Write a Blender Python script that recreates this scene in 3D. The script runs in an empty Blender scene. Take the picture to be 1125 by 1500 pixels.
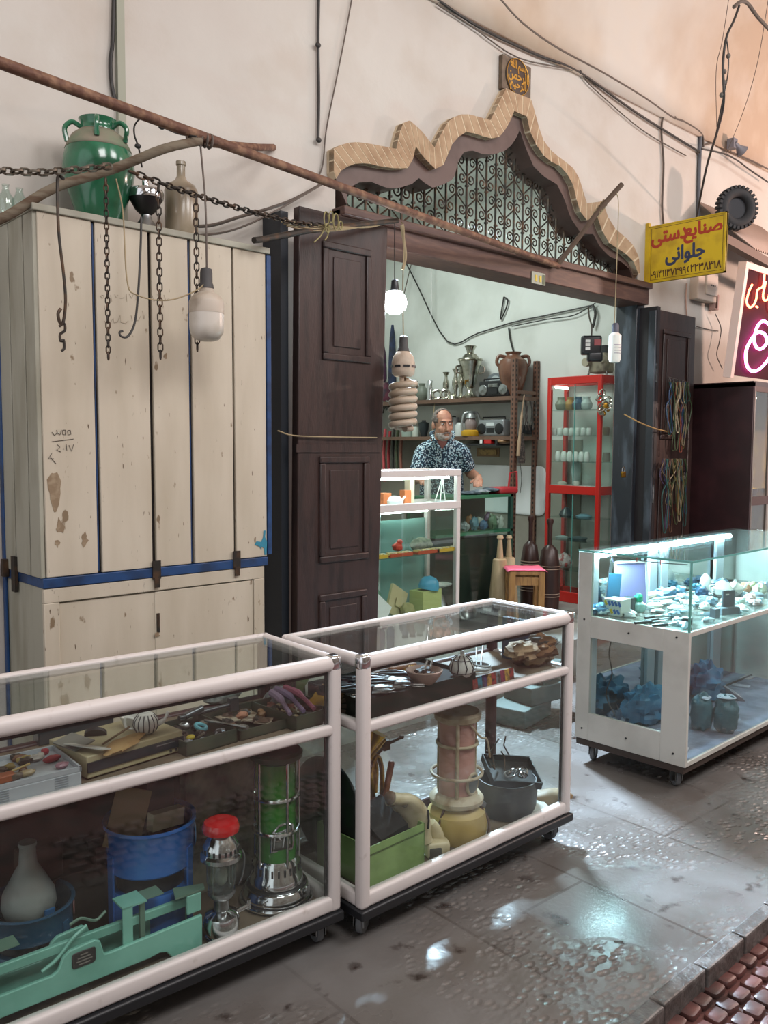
import bpy, bmesh, math, random
from mathutils import Vector, Matrix, Euler, noise
from math import sin, cos, pi, radians, sqrt, atan2
random.seed(7)
SC = bpy.context.scene
COL = SC.collection

# ------------------------------------------------------------------ camera of the survey
CAM_H, FPX = 1.55, 1259.66
YAW, PITCH, ROLL = radians(42.749), radians(4.345), radians(0.345)
_f = Vector((sin(YAW), cos(YAW), 0)); _r = Vector((cos(YAW), -sin(YAW), 0)); _u = Vector((0, 0, 1))
FW = _f*cos(PITCH) - _u*sin(PITCH); _u2 = _u*cos(PITCH) + _f*sin(PITCH)
RT = _r*cos(ROLL) + _u2*sin(ROLL); UP = _u2*cos(ROLL) - _r*sin(ROLL)
EYE = Vector((0, 0, CAM_H))
def ray(px, py): return FW + RT*((px-562.5)/FPX) - UP*((py-750)/FPX)
def at_y(px, py, y):
    d = ray(px, py); return EYE + d*(y/d.y)
def at_x(px, py, x):
    d = ray(px, py); return EYE + d*(x/d.x)
def at_z(px, py, z):
    d = ray(px, py); return EYE + d*((z-CAM_H)/d.z)

# ------------------------------------------------------------------ materials
def lin(c):
    if isinstance(c, str):
        c = [int(c[i:i+2], 16)/255 for i in (0, 2, 4)]
    return tuple(x/12.92 if x <= .04045 else ((x+.055)/1.055)**2.4 for x in c) + (1.0,)
MATS = {}
def _new(name):
    m = bpy.data.materials.new(name); m.use_nodes = True
    nt = m.node_tree; b = nt.nodes['Principled BSDF']
    return m, nt, b
def N(nt, t, **kw):
    n = nt.nodes.new(t)
    for k, v in kw.items():
        if hasattr(n, k): setattr(n, k, v)
    return n
def L(nt, a, b): nt.links.new(a, b)
def mixc(nt, fac, a, b):
    n = nt.nodes.new('ShaderNodeMix'); n.data_type = 'RGBA'
    for sock, v in ((n.inputs[0], fac), (n.inputs[6], a), (n.inputs[7], b)):
        if hasattr(v, 'is_linked'): nt.links.new(v, sock)
        else: sock.default_value = v
    return n.outputs[2]
def noisef(nt, scale, detail=4, lo=.4, hi=.6, coord='Object', stretch=None, rough=.5):
    tc = N(nt, 'ShaderNodeTexCoord'); nz = N(nt, 'ShaderNodeTexNoise')
    nz.inputs['Scale'].default_value = scale; nz.inputs['Detail'].default_value = detail
    nz.inputs['Roughness'].default_value = rough
    src = tc.outputs[coord]
    if stretch:
        mp = N(nt, 'ShaderNodeMapping'); mp.inputs['Scale'].default_value = stretch
        L(nt, src, mp.inputs[0]); src = mp.outputs[0]
    L(nt, src, nz.inputs['Vector'])
    r = N(nt, 'ShaderNodeMapRange'); r.inputs[1].default_value = lo; r.inputs[2].default_value = hi
    L(nt, nz.outputs[0], r.inputs[0])
    return r.outputs[0], nz.outputs[0]
def mat(name, col, rough=.5, metal=0., col2=None, scale=8, lo=.45, hi=.65, amt=1., bump=0., bscale=None, stretch=None, spec=.5, emit=None, estr=0, coat=0, sss=0):
    if name in MATS: return MATS[name]
    m, nt, b = _new(name)
    b.inputs['Base Color'].default_value = lin(col)
    b.inputs['Roughness'].default_value = rough; b.inputs['Metallic'].default_value = metal
    b.inputs['Specular IOR Level'].default_value = spec
    if coat: b.inputs['Coat Weight'].default_value = coat; b.inputs['Coat Roughness'].default_value = .1
    if col2:
        f, raw = noisef(nt, scale, 5, lo, hi, stretch=stretch)
        if amt < 1:
            mm = N(nt, 'ShaderNodeMath', operation='MULTIPLY'); mm.inputs[1].default_value = amt
            L(nt, f, mm.inputs[0]); f = mm.outputs[0]
        L(nt, mixc(nt, f, lin(col), lin(col2)), b.inputs['Base Color'])
    if bump:
        _, raw = noisef(nt, bscale or scale*3, 6, stretch=stretch)
        bp = N(nt, 'ShaderNodeBump'); bp.inputs['Strength'].default_value = bump; bp.inputs['Distance'].default_value = .01
        L(nt, raw, bp.inputs['Height']); L(nt, bp.outputs[0], b.inputs['Normal'])
    if emit:
        b.inputs['Emission Color'].default_value = lin(emit); b.inputs['Emission Strength'].default_value = estr
    MATS[name] = m
    return m
def glass(name, tint='f2f8f6', dust=.03, f0=.045, rough=.015):
    if name in MATS: return MATS[name]
    m, nt, b = _new(name); nt.nodes.remove(b); out = nt.nodes['Material Output']
    tr = N(nt, 'ShaderNodeBsdfTransparent'); tr.inputs[0].default_value = lin(tint)
    gl = N(nt, 'ShaderNodeBsdfGlossy'); gl.inputs['Roughness'].default_value = rough
    df = N(nt, 'ShaderNodeBsdfDiffuse'); df.inputs[0].default_value = lin('c8c4bc')
    g = N(nt, 'ShaderNodeNewGeometry'); d = N(nt, 'ShaderNodeVectorMath', operation='DOT_PRODUCT')
    L(nt, g.outputs['Normal'], d.inputs[0]); L(nt, g.outputs['Incoming'], d.inputs[1])
    a = N(nt, 'ShaderNodeMath', operation='ABSOLUTE'); L(nt, d.outputs['Value'], a.inputs[0])
    s = N(nt, 'ShaderNodeMath', operation='SUBTRACT'); s.inputs[0].default_value = 1; L(nt, a.outputs[0], s.inputs[1])
    p = N(nt, 'ShaderNodeMath', operation='POWER'); L(nt, s.outputs[0], p.inputs[0]); p.inputs[1].default_value = 5
    q = N(nt, 'ShaderNodeMath', operation='MULTIPLY_ADD'); L(nt, p.outputs[0], q.inputs[0]); q.inputs[1].default_value = 1-f0; q.inputs[2].default_value = f0
    m1 = N(nt, 'ShaderNodeMixShader'); L(nt, q.outputs[0], m1.inputs[0]); L(nt, tr.outputs[0], m1.inputs[1]); L(nt, gl.outputs[0], m1.inputs[2])
    m2 = N(nt, 'ShaderNodeMixShader')
    f, _ = noisef(nt, 6, 5, .3, .8)
    mm = N(nt, 'ShaderNodeMath', operation='MULTIPLY'); L(nt, f, mm.inputs[0]); mm.inputs[1].default_value = dust*2
    L(nt, mm.outputs[0], m2.inputs[0]); L(nt, m1.outputs[0], m2.inputs[1]); L(nt, df.outputs[0], m2.inputs[2])
    L(nt, m2.outputs[0], out.inputs[0])
    MATS[name] = m
    return m
def emis(name, col, strength):
    if name in MATS: return MATS[name]
    m, nt, b = _new(name); nt.nodes.remove(b)
    e = N(nt, 'ShaderNodeEmission'); e.inputs[0].default_value = lin(col); e.inputs[1].default_value = strength
    L(nt, e.outputs[0], nt.nodes['Material Output'].inputs[0]); MATS[name] = m
    return m

# ------------------------------------------------------------------ mesh builder
def rotm(rot):
    return Euler(rot).to_matrix() if rot is not None else Matrix.Identity(3)
def frame_to(d):
    d = Vector(d).normalized()
    return Vector((0, 0, 1)).rotation_difference(d).to_matrix()
class MB:
    def __init__(s): s.v = []; s.f = []
    def add(s, vs, fs):
        o = len(s.v); s.v += [tuple(x) for x in vs]; s.f += [tuple(i+o for i in f) for f in fs]; return s
    def box(s, c, d, rot=None, taper=1.):
        R = rotm(rot); c = Vector(c); vs = []
        for z in (-.5, .5):
            k = taper if z > 0 else 1
            for x, y in ((-.5, -.5), (.5, -.5), (.5, .5), (-.5, .5)):
                vs.append(c + R @ Vector((x*d[0]*k, y*d[1]*k, z*d[2])))
        return s.add(vs, [(3, 2, 1, 0), (4, 5, 6, 7), (0, 1, 5, 4), (1, 2, 6, 5), (2, 3, 7, 6), (3, 0, 4, 7)])
    def bx(s, x0, x1, y0, y1, z0, z1): return s.box(((x0+x1)/2, (y0+y1)/2, (z0+z1)/2), (x1-x0, y1-y0, z1-z0))
    def rbox(s, c, d, r, rot=None, seg=3):
        """box rounded about its local z axis with softened top and bottom edges"""
        R = rotm(rot); c = Vector(c); r = min(r, d[0]*.49, d[1]*.49); rz = min(r, d[2]*.45); rings = []
        for k in range(2*seg+2):
            if k <= seg: t = (k/seg)*pi/2; off = r*(1-sin(t)); z = -d[2]/2 + rz*(1-cos(t))
            else: t = ((k-seg-1)/seg)*pi/2; off = r*(1-cos(t)); z = d[2]/2 - rz*(1-sin(t))
            ring = []; off *= .6
            for qx, qy, a0 in ((1, 1, 0), (-1, 1, pi/2), (-1, -1, pi), (1, -1, 3*pi/2)):
                for i in range(seg+1):
                    a = a0 + i/seg*pi/2
                    ring.append(c + R @ Vector((qx*(d[0]/2-r) + (r-off)*cos(a), qy*(d[1]/2-r) + (r-off)*sin(a), z)))
            rings.append(ring)
        return s.rings(rings)
    def rings(s, rings, cap=True, closed=False):
        n = len(rings[0]); vs = [p for r in rings for p in r]; fs = []
        m = len(rings)
        for k in range(m if closed else m-1):
            a = k*n; b = ((k+1) % m)*n
            for i in range(n):
                j = (i+1) % n; fs.append((a+i, a+j, b+j, b+i))
        if cap and not closed:
            fs.append(tuple(reversed(range(n)))); fs.append(tuple(range((m-1)*n, m*n)))
        return s.add(vs, fs)
    def lathe(s, prof, n=24, c=(0, 0, 0), rot=None, cap=True, sq=1.):
        R = rotm(rot) if not isinstance(rot, Matrix) else rot; c = Vector(c)
        rs = [[c + R @ Vector((r*cos(2*pi*i/n), r*sq*sin(2*pi*i/n), z)) for i in range(n)] for r, z in prof]
        return s.rings(rs, cap)
    def cyl(s, p0, p1, r0, r1=None, n=12, cap=True):
        p0 = Vector(p0); p1 = Vector(p1); r1 = r0 if r1 is None else r1
        R = frame_to(p1-p0)
        return s.rings([[p + R @ Vector((r*cos(2*pi*i/n), r*sin(2*pi*i/n), 0)) for i in range(n)] for p, r in ((p0, r0), (p1, r1))], cap)
    def tube(s, pts, r, n=6, closed=False, flat=None):
        pts = [Vector(p) for p in pts]; m = len(pts); rs = []
        rr = r if hasattr(r, '__len__') else [r]*m
        nrm = None
        for k in range(m):
            a = pts[k-1] if (k or closed) else pts[k]; b = pts[(k+1) % m] if (k < m-1 or closed) else pts[k]
            t = (b-a)
            if t.length < 1e-9: t = Vector((0, 0, 1))
            t.normalize()
            if nrm is None:
                nrm = t.orthogonal().normalized() if flat is None else (Vector(flat) - t*Vector(flat).dot(t)).normalized()
            else:
                nrm = nrm - t*nrm.dot(t)
                if nrm.length < 1e-6: nrm = t.orthogonal()
                nrm.normalize()
            bn = t.cross(nrm)
            rs.append([pts[k] + nrm*(rr[k]*cos(2*pi*i/n)) + bn*(rr[k]*sin(2*pi*i/n)) for i in range(n)])
        return s.rings(rs, True, closed)
    def ell(s, c, r, n=16, m=10, rot=None):
        R = rotm(rot); c = Vector(c); rs = []
        for k in range(m+1):
            t = -pi/2 + pi*k/m; cr = max(cos(t), 1e-3)
            rs.append([c + R @ Vector((r[0]*cr*cos(2*pi*i/n), r[1]*cr*sin(2*pi*i/n), r[2]*sin(t))) for i in range(n)])
        return s.rings(rs)
    def torus(s, c, R_, r, rot=None, n=24, m=8, sx=1., sy=1., arc=1.):
        R = rotm(rot) if not isinstance(rot, Matrix) else rot; c = Vector(c); k = n if arc >= 1 else n+1
        pts = [c + R @ Vector((R_*sx*cos(2*pi*arc*i/n), R_*sy*sin(2*pi*arc*i/n), 0)) for i in range(k)]
        return s.tube(pts, r, m, closed=arc >= 1)
    def prism(s, poly, a, b, axis='y'):
        """extrude a 2D outline; axis y: outline is (x,z); z: (x,y); x: (y,z)"""
        def P(u, v, w): return {'y': (u, w, v), 'z': (u, v, w), 'x': (w, u, v)}[axis]
        n = len(poly); vs = [P(u, v, a) for u, v in poly] + [P(u, v, b) for u, v in poly]
        fs = [tuple(range(n)), tuple(reversed(range(n, 2*n)))] + [(i, i+n, (i+1) % n+n, (i+1) % n) for i in range(n)]
        return s.add(vs, fs)
    def strip(s, out, inn, a, b):
        """band between two matching (x,z) curves, extruded from y=a to y=b"""
        n = len(out); vs = [(x, a, z) for x, z in out] + [(x, a, z) for x, z in inn] + [(x, b, z) for x, z in out] + [(x, b, z) for x, z in inn]
        fs = []
        for i in range(n-1):
            j = i+1
            fs += [(i, j, n+j, n+i), (2*n+i, 3*n+i, 3*n+j, 2*n+j), (i, 2*n+i, 2*n+j, j), (n+i, n+j, 3*n+j, 3*n+i)]
        fs += [(0, n, 3*n, 2*n), (n-1, 3*n-1, 4*n-1, 2*n-1)]
        return s.add(vs, fs)
    def grid(s, fn, nu, nv):
        vs = [fn(i/nu, j/nv) for j in range(nv+1) for i in range(nu+1)]
        fs = [(j*(nu+1)+i, j*(nu+1)+i+1, (j+1)*(nu+1)+i+1, (j+1)*(nu+1)+i) for j in range(nv) for i in range(nu)]
        return s.add(vs, fs)
    def blob(s, c, r, seed=0, amp=.25, fr=2., n=20, m=12, rot=None, flatbot=None):
        R = rotm(rot); c = Vector(c); rs = []
        for k in range(m+1):
            t = -pi/2 + pi*k/m; ring = []
            for i in range(n):
                d = Vector((max(cos(t), 1e-3)*cos(2*pi*i/n), max(cos(t), 1e-3)*sin(2*pi*i/n), sin(t)))
                q = 1 + amp*noise.noise(d*fr + Vector((seed*7.3, seed*3.1, seed)))
                v = Vector((d.x*r[0]*q, d.y*r[1]*q, d.z*r[2]*q))
                if flatbot is not None and v.z < -flatbot: v.z = -flatbot
                ring.append(c + R @ v)
            rs.append(ring)
        return s.rings(rs)
    def build(s, name, m, parent=None, loc=None, rot=None, smooth=40, sub=0, bev=0, solid=0):
        me = bpy.data.meshes.new(name); me.from_pydata(s.v, [], s.f)
        bm = bmesh.new(); bm.from_mesh(me); bmesh.ops.recalc_face_normals(bm, faces=bm.faces); bm.to_mesh(me); bm.free()
        me.materials.append(m)
        if smooth:
            me.polygons.foreach_set('use_smooth', [True]*len(me.polygons)); me.set_sharp_from_angle(angle=radians(smooth))
        o = bpy.data.objects.new(name, me); COL.objects.link(o)
        if solid:
            md = o.modifiers.new('s', 'SOLIDIFY'); md.thickness = solid; md.offset = 0
        if bev:
            md = o.modifiers.new('b', 'BEVEL'); md.width = bev; md.segments = 2; md.limit_method = 'ANGLE'; md.angle_limit = radians(40)
        if sub:
            md = o.modifiers.new('u', 'SUBSURF'); md.levels = sub; md.render_levels = sub
        if loc is not None: o.location = loc
        if rot is not None: o.rotation_euler = rot
        if parent is not None: o.parent = parent
        return o
def tag(o, label, cat, group=None, kind=None):
    o['label'] = label; o['category'] = cat
    if group: o['group'] = group
    if kind: o['kind'] = kind
    return o
def thing(name, label, cat, loc=(0, 0, 0), rotz=0., group=None, rot=None):
    o = bpy.data.objects.new(name, None); COL.objects.link(o); o.empty_display_size = .05
    o.location = loc; o.rotation_euler = rot if rot is not None else (0, 0, rotz)
    return tag(o, label, cat, group)
def struct(o): o['kind'] = 'structure'; return o
def dup(root, loc=None, rot=None, label=None, parent=None, scale=None):
    r = root.copy(); COL.objects.link(r)
    if loc is not None: r.location = loc
    if rot is not None: r.rotation_euler = rot
    if scale is not None: r.scale = scale
    if label: r['label'] = label
    if parent is not None: r.parent = parent
    for ch in list(root.children): dup(ch, parent=r)
    return r
def smooth_pts(pts, k=4, closed=False):
    P = [Vector(p) for p in pts]; n = len(P); out = []
    rng = range(n if closed else n-1)
    for i in rng:
        p1, p2 = P[i], P[(i+1) % n]
        p0 = P[i-1] if (i or closed) else p1*2-p2
        p3 = P[(i+2) % n] if (i+2 < n or closed) else p2*2-p1
        for j in range(k):
            t = j/k
            out.append(.5*((2*p1) + (p2-p0)*t + (2*p0-5*p1+4*p2-p3)*t*t + (3*p1-p0-3*p2+p3)*t**3))
    if not closed: out.append(P[-1])
    return out
def sag(a, b, d, n=10):
    a = Vector(a); b = Vector(b)
    return [a.lerp(b, i/n) - Vector((0, 0, d*4*(i/n)*(1-i/n))) for i in range(n+1)]

# ------------------------------------------------------------------ shared materials
M = {}
M['white_frame'] = mat('white painted aluminium', 'cfc8c5', .45, col2='a39890', scale=30, lo=.62, hi=.8, amt=.6)
M['black'] = mat('black paint', '1c1d20', .45)
M['black_plastic'] = mat('black plastic', '17181b', .35)
M['rubber'] = mat('grey rubber', '6a6d70', .6)
M['dkrubber'] = mat('dark rubber', '2a2b2d', .7)
M['chrome'] = mat('chrome', 'd8dadc', .12, 1.)
M['steel'] = mat('steel', 'a9acae', .3, 1., col2='6d6c68', scale=20)
M['iron'] = mat('dark iron', '3a3632', .55, .7, col2='5b4636', scale=20)
M['rust'] = mat('rusty painted steel', '603f31', .65, .2, col2='87664f', scale=22, bump=.3)
M['brass'] = mat('brass', 'b38a3a', .3, 1., col2='7d5d25', scale=18)
M['glass'] = glass('case glass', 'fafdfc', .012, .05)
M['glass_clear'] = glass('clear glass', 'f4faf8', .008, .05)
M['glass_green'] = glass('green edge glass', 'f0fbf8', .008, .05)
M['glass_edge'] = mat('green glass edge', '5fa39b', .15, spec=.8)
M['brown_wood'] = mat('dark brown painted wood', '352421', .42, col2='261a18', scale=5, stretch=(6, 6, 1), bump=.12, bscale=30)
M['brown_frame'] = mat('brown frame paint', '5a4640', .5, col2='4c3832', scale=6)
M['wood'] = mat('plain wood', '9a713f', .55, col2='7a5530', scale=6, stretch=(8, 8, 1), bump=.1)
M['paper'] = mat('white paper', 'dcdcd8', .8)
M['card'] = mat('cardboard', 'b6955f', .8, col2='a07f4c', scale=8)
M['cord'] = mat('black cable', '2b2826', .55)
M['twine'] = mat('twine', '9a8a6c', .85)
M['greywire'] = mat('old grey cable', '5b5048', .65)
M['red_plastic'] = mat('red plastic', 'b1201f', .3)
M['ceramic'] = mat('white ceramic', 'e2e2dd', .2, coat=.3)
M['cream'] = mat('cream plastic', 'd0c4a2', .4, col2='ac9c76', scale=10)
M['blue_paint'] = mat('blue paint', '1b4070', .5, col2='142d50', scale=12)
# ------------------------------------------------------------------ setting
WY = 3.60                                       # face of the bazaar wall
ZS = .25                                        # level of the shop's raised floor
def wall_mat():
    m, nt, b = _new('aged plaster'); b.inputs['Roughness'].default_value = .85
    f1, _ = noisef(nt, .9, 6, .38, .66); f2, _ = noisef(nt, 3.2, 6, .5, .75); f3, r3 = noisef(nt, 30, 5, .3, .8)
    c = mixc(nt, f1, lin('c3beb7'), lin('b7b0a9'))
    mm = N(nt, 'ShaderNodeMath', operation='MULTIPLY'); L(nt, f2, mm.inputs[0]); mm.inputs[1].default_value = .45
    c = mixc(nt, mm.outputs[0], c, lin('b0a497'))
    L(nt, c, b.inputs['Base Color'])
    bp = N(nt, 'ShaderNodeBump'); bp.inputs['Strength'].default_value = .12; bp.inputs['Distance'].default_value = .01
    L(nt, r3, bp.inputs['Height']); L(nt, bp.outputs[0], b.inputs['Normal'])
    return m
PL = wall_mat()
def vault_mat():
    m, nt, b = _new('smoke stained vault plaster'); b.inputs['Roughness'].default_value = .9
    f1, _ = noisef(nt, .75, 5, .40, .62); f2, _ = noisef(nt, 4, 5, .45, .75)
    c = mixc(nt, f1, lin('cac2b9'), lin('b6a18d'))
    mm = N(nt, 'ShaderNodeMath', operation='MULTIPLY'); L(nt, f2, mm.inputs[0]); mm.inputs[1].default_value = .4
    c = mixc(nt, mm.outputs[0], c, lin('d0c2b2')); L(nt, c, b.inputs['Base Color'])
    return m
PV = vault_mat()
SHOPW = mat('shop wall paint', 'd6d9d3', .8, col2='c6c9c2', scale=2)

def px_curve(pts, y): return [(p.x, p.z) for p in (at_y(a, b, y) for a, b in pts)]
OUT = [[(487.4, 252), (487.4, 216.5), (500, 212), (515, 208), (536.5, 210.4), (560.7, 215), (578.8, 218.8)],
       [(578.8, 218.8), (583, 198), (588, 181), (598.4, 177)],
       [(598.4, 177), (615, 191), (625, 204), (634.7, 216.5)],
       [(634.7, 216.5), (640, 205), (654, 179.6), (665, 171), (678.4, 166.8), (697, 171), (716.8, 176.7)],
       [(716.8, 176.7), (724, 162), (731, 147), (740, 130)],
       [(740, 130), (751, 136), (776, 145.4)],
       [(776, 145.4), (782, 165), (790.8, 199.5), (800, 216), (820, 233), (836, 244), (845.6, 257.6), (850, 272), (858, 298)],
       [(858, 298), (868, 297), (881, 295)],
       [(881, 295), (885.6, 312), (898, 334.4), (917.6, 350), (933.6, 368), (936, 402)]]
INN = [[(491, 262), (496, 252), (503, 246.7), (515, 240.7), (535, 239), (553, 243.7), (578.8, 247.5), (595.4, 246.7)],
       [(595.4, 246.7), (603, 234.6), (607.5, 215)],
       [(607.5, 215), (613, 223), (619.6, 232), (636, 248)],
       [(636, 248), (650.7, 240.7), (655.6, 222), (664, 205), (681, 193.8), (697, 196.6), (715, 203.8), (729.6, 201)],
       [(729.6, 201), (739.6, 189.5), (748, 172.5), (751.7, 163)],
       [(751.7, 163), (760, 167), (770, 171)],
       [(770, 171), (775, 193.8), (786.5, 218), (800, 235), (818, 243), (829.6, 256), (839, 273.6), (845.6, 307), (858, 323)],
       [(858, 323), (866, 320), (873, 317)],
       [(873, 317), (882.4, 344), (892, 358.4), (912.8, 369.6), (927, 384), (933.6, 402)]]
FRI = [[(507, 300), (507.8, 280), (515, 273), (526, 267), (542.5, 266.3), (565, 275.4), (584.8, 275.4), (603, 269.4)],
       [(603, 269.4), (608, 265), (612.8, 261)],
       [(612.8, 261), (621, 267.9), (632.8, 275.4)],
       [(632.8, 275.4), (647, 271), (664, 262.6), (669.8, 238.4), (677, 224), (689.7, 220), (705, 225.6), (722.4, 226.4), (738, 221.4)],
       [(738, 221.4), (748, 213), (755, 203), (760, 191.7)],
       [(760, 191.7), (761, 193), (762, 195)],
       [(762, 195), (768, 213.7), (780.8, 244), (796, 259), (815, 270), (826.4, 292.8), (834.4, 318.4), (850.4, 342.4)],
       [(850.4, 342.4), (860, 343), (868, 343)],
       [(868, 343), (877.6, 361.6), (892, 376), (908, 382.4), (920.8, 393.6), (927, 412)]]
def resample(poly, n):
    d = [0]
    for a, b in zip(poly, poly[1:]): d.append(d[-1] + math.hypot(b[0]-a[0], b[1]-a[1]))
    out = []
    for i in range(n+1):
        t = d[-1]*i/n; k = max(j for j in range(len(d)) if d[j] <= t+1e-9); k = min(k, len(poly)-2)
        u = (t-d[k])/max(d[k+1]-d[k], 1e-9); out.append((poly[k][0]+(poly[k+1][0]-poly[k][0])*u, poly[k][1]+(poly[k+1][1]-poly[k][1])*u))
    return out
CNT = [10, 4, 4, 9, 4, 3, 10, 3, 6]
def full(segs, y, mult=1):
    out = []
    for s, n in zip(segs, CNT):
        r = resample(px_curve(s, y), n*mult); out += r if not out else r[1:]
    return out
inn_wall = full(INN, WY, 2)
XL, XR = inn_wall[0][0], inn_wall[-1][0]
ZTOP = 4.12
# bazaar wall, one outline with the doorway and its arched head cut out
poly = [(-3, 0), (XL, 0)] + inn_wall + [(XR, 0), (14, 0), (14, ZTOP), (-3, ZTOP)]
struct(MB().prism(poly, WY, WY+.17).build('wall_front', PL, smooth=0))
pr = [(WY, 4.10), (WY-.02, 4.3), (WY-.10, 4.7), (WY-.28, 5.1), (WY-.65, 5.5), (WY-1.3, 5.85), (WY-2.1, 6.0), (.3, 5.95), (-.6, 5.6), (-1.3, 5.0), (-1.7, 4.3)]
v = MB().grid(lambda a, b: (-3+17*a, *pr[round(b*10)]), 30, 10); struct(v.build('ceiling', PV, smooth=60, solid=.05))

OPP = mat('opposite shop fronts', 'a29a93', .8, col2='857a70', scale=1.2, lo=.45, hi=.55)
struct(MB().bx(-3, 14, -2.0, -1.9, 0, 4.3).build('wall_opposite', OPP, smooth=0))
def floor_mat():
    m, nt, b = _new('worn stone paving'); 
    tc = N(nt, 'ShaderNodeTexCoord')
    mp = N(nt, 'ShaderNodeMapping'); mp.inputs['Rotation'].default_value = (0, 0, pi/2+.03); mp.inputs['Location'].default_value = (.2, .25, 0)
    L(nt, tc.outputs['Object'], mp.inputs[0])
    bk = N(nt, 'ShaderNodeTexBrick'); bk.inputs['Scale'].default_value = 1.; bk.inputs['Mortar Size'].default_value = .006
    bk.inputs['Brick Width'].default_value = 1.05; bk.inputs['Row Height'].default_value = .55; bk.inputs['Bias'].default_value = 0
    bk.inputs['Color1'].default_value = lin('5f5a56'); bk.inputs['Color2'].default_value = lin('524d49'); bk.inputs['Mortar'].default_value = lin('443d38')
    L(nt, mp.outputs[0], bk.inputs['Vector'])
    f1, _ = noisef(nt, 2.2, 6, .4, .7); f2, _ = noisef(nt, 9, 6, .62, .72); f3, r3 = noisef(nt, 55, 4, .3, .8)
    c = mixc(nt, f1, bk.outputs['Color'], lin('6c6a68'))
    c = mixc(nt, f2, c, lin('2c211d'))
    L(nt, c, b.inputs['Base Color'])
    # bush-hammered dimples in patches
    vm = N(nt, 'ShaderNodeMapping'); vm.inputs['Scale'].default_value = (26, 44, 1); vm.inputs['Rotation'].default_value = (0, 0, .3); L(nt, tc.outputs['Object'], vm.inputs[0])
    vo = N(nt, 'ShaderNodeTexVoronoi'); vo.inputs['Scale'].default_value = 1.; L(nt, vm.outputs[0], vo.inputs['Vector'])
    fp, _ = noisef(nt, 1.6, 3, .46, .6)
    mr = N(nt, 'ShaderNodeMapRange'); mr.inputs[1].default_value = .1; mr.inputs[2].default_value = .55; L(nt, vo.outputs['Distance'], mr.inputs[0])
    mu = N(nt, 'ShaderNodeMath', operation='MULTIPLY'); L(nt, mr.outputs[0], mu.inputs[0]); L(nt, fp, mu.inputs[1])
    m3 = N(nt, 'ShaderNodeMapRange'); m3.inputs[1].default_value = .32; m3.inputs[2].default_value = .18; L(nt, vo.outputs['Distance'], m3.inputs[0])
    m4 = N(nt, 'ShaderNodeMath', operation='MULTIPLY'); L(nt, m3.outputs[0], m4.inputs[0]); L(nt, fp, m4.inputs[1])
    m5 = N(nt, 'ShaderNodeMath', operation='MULTIPLY'); L(nt, m4.outputs[0], m5.inputs[0]); m5.inputs[1].default_value = .45
    L(nt, mixc(nt, m5.outputs[0], c, lin('97908a')), b.inputs['Base Color'])
    ad = N(nt, 'ShaderNodeMath', operation='MULTIPLY_ADD'); L(nt, r3, ad.inputs[0]); ad.inputs[1].default_value = .12; L(nt, mu.outputs[0], ad.inputs[2])
    bp = N(nt, 'ShaderNodeBump'); bp.inputs['Strength'].default_value = .45; bp.inputs['Distance'].default_value = .012
    L(nt, ad.outputs[0], bp.inputs['Height']); L(nt, bp.outputs[0], b.inputs['Normal'])
    rr = N(nt, 'ShaderNodeMapRange'); rr.inputs[3].default_value = .2; rr.inputs[4].default_value = .42; L(nt, f1, rr.inputs[0]); L(nt, rr.outputs[0], b.inputs['Roughness'])
    return m
FL = floor_mat()
struct(MB().bx(-3, 14, 1.16, WY+.3, -.1, 0).build('floor', FL, smooth=0))
COB = mat('cobbles with painted red glow', '633f3b', .4, col2='42302d', scale=9)  # red glow from the sign is painted into the cobble colour
cb_ = MB().bx(-3, 14, -2, 1.16, -.12, -.075); random.seed(12)
for i in range(46):
    for j in range(9):
        cb_.rbox((1.2+i*.075+random.uniform(-.006, .006)+(j % 2)*.035, 1.13-j*.062, -.066), (.066, .052, .024), .014, (random.uniform(-.06, .06), random.uniform(-.06, .06), random.uniform(-.1, .1)), 2)
struct(cb_.build('floor_alley', COB, smooth=40))
kb = MB()
for i in range(60): kb.box((-1+i*.25, 1.165+random.uniform(-.006, .006), -.03), (.243, .05, .068+random.uniform(0, .006)), (0, 0, random.uniform(-.01, .01)))
struct(kb.build('trim_7', mat('dark kerb stone', '4b4744', .35, col2='6a6663', scale=20, bump=.4), smooth=0, bev=.006))
STONE = mat('grey step stone', '8b8f8a', .5, col2='6d706b', scale=6, bump=.2)
struct(MB().bx(2.2, 6.7, 3.35, WY+.26, 0, ZS).bx(2.2, 6.7, WY+.26, 7.2, -.02, ZS).build('floor_shop', STONE, smooth=0))
# shop interior shell
struct(MB().bx(6.30, 6.38, WY+.26, 7.0, ZS, 3.95).build('wall_right', SHOPW, smooth=0))
struct(MB().bx(2.1, 6.38, 7.0, 7.08, ZS, 3.95).build('wall_back', SHOPW, smooth=0))
struct(MB().bx(2.1, 2.18, WY+.26, 7.0, ZS, 3.95).build('wall_left', SHOPW, smooth=0))
struct(MB().bx(2.1, 6.38, WY+.26, 7.08, 3.95, 4.03).build('ceiling_shop', SHOPW, smooth=0))

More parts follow.
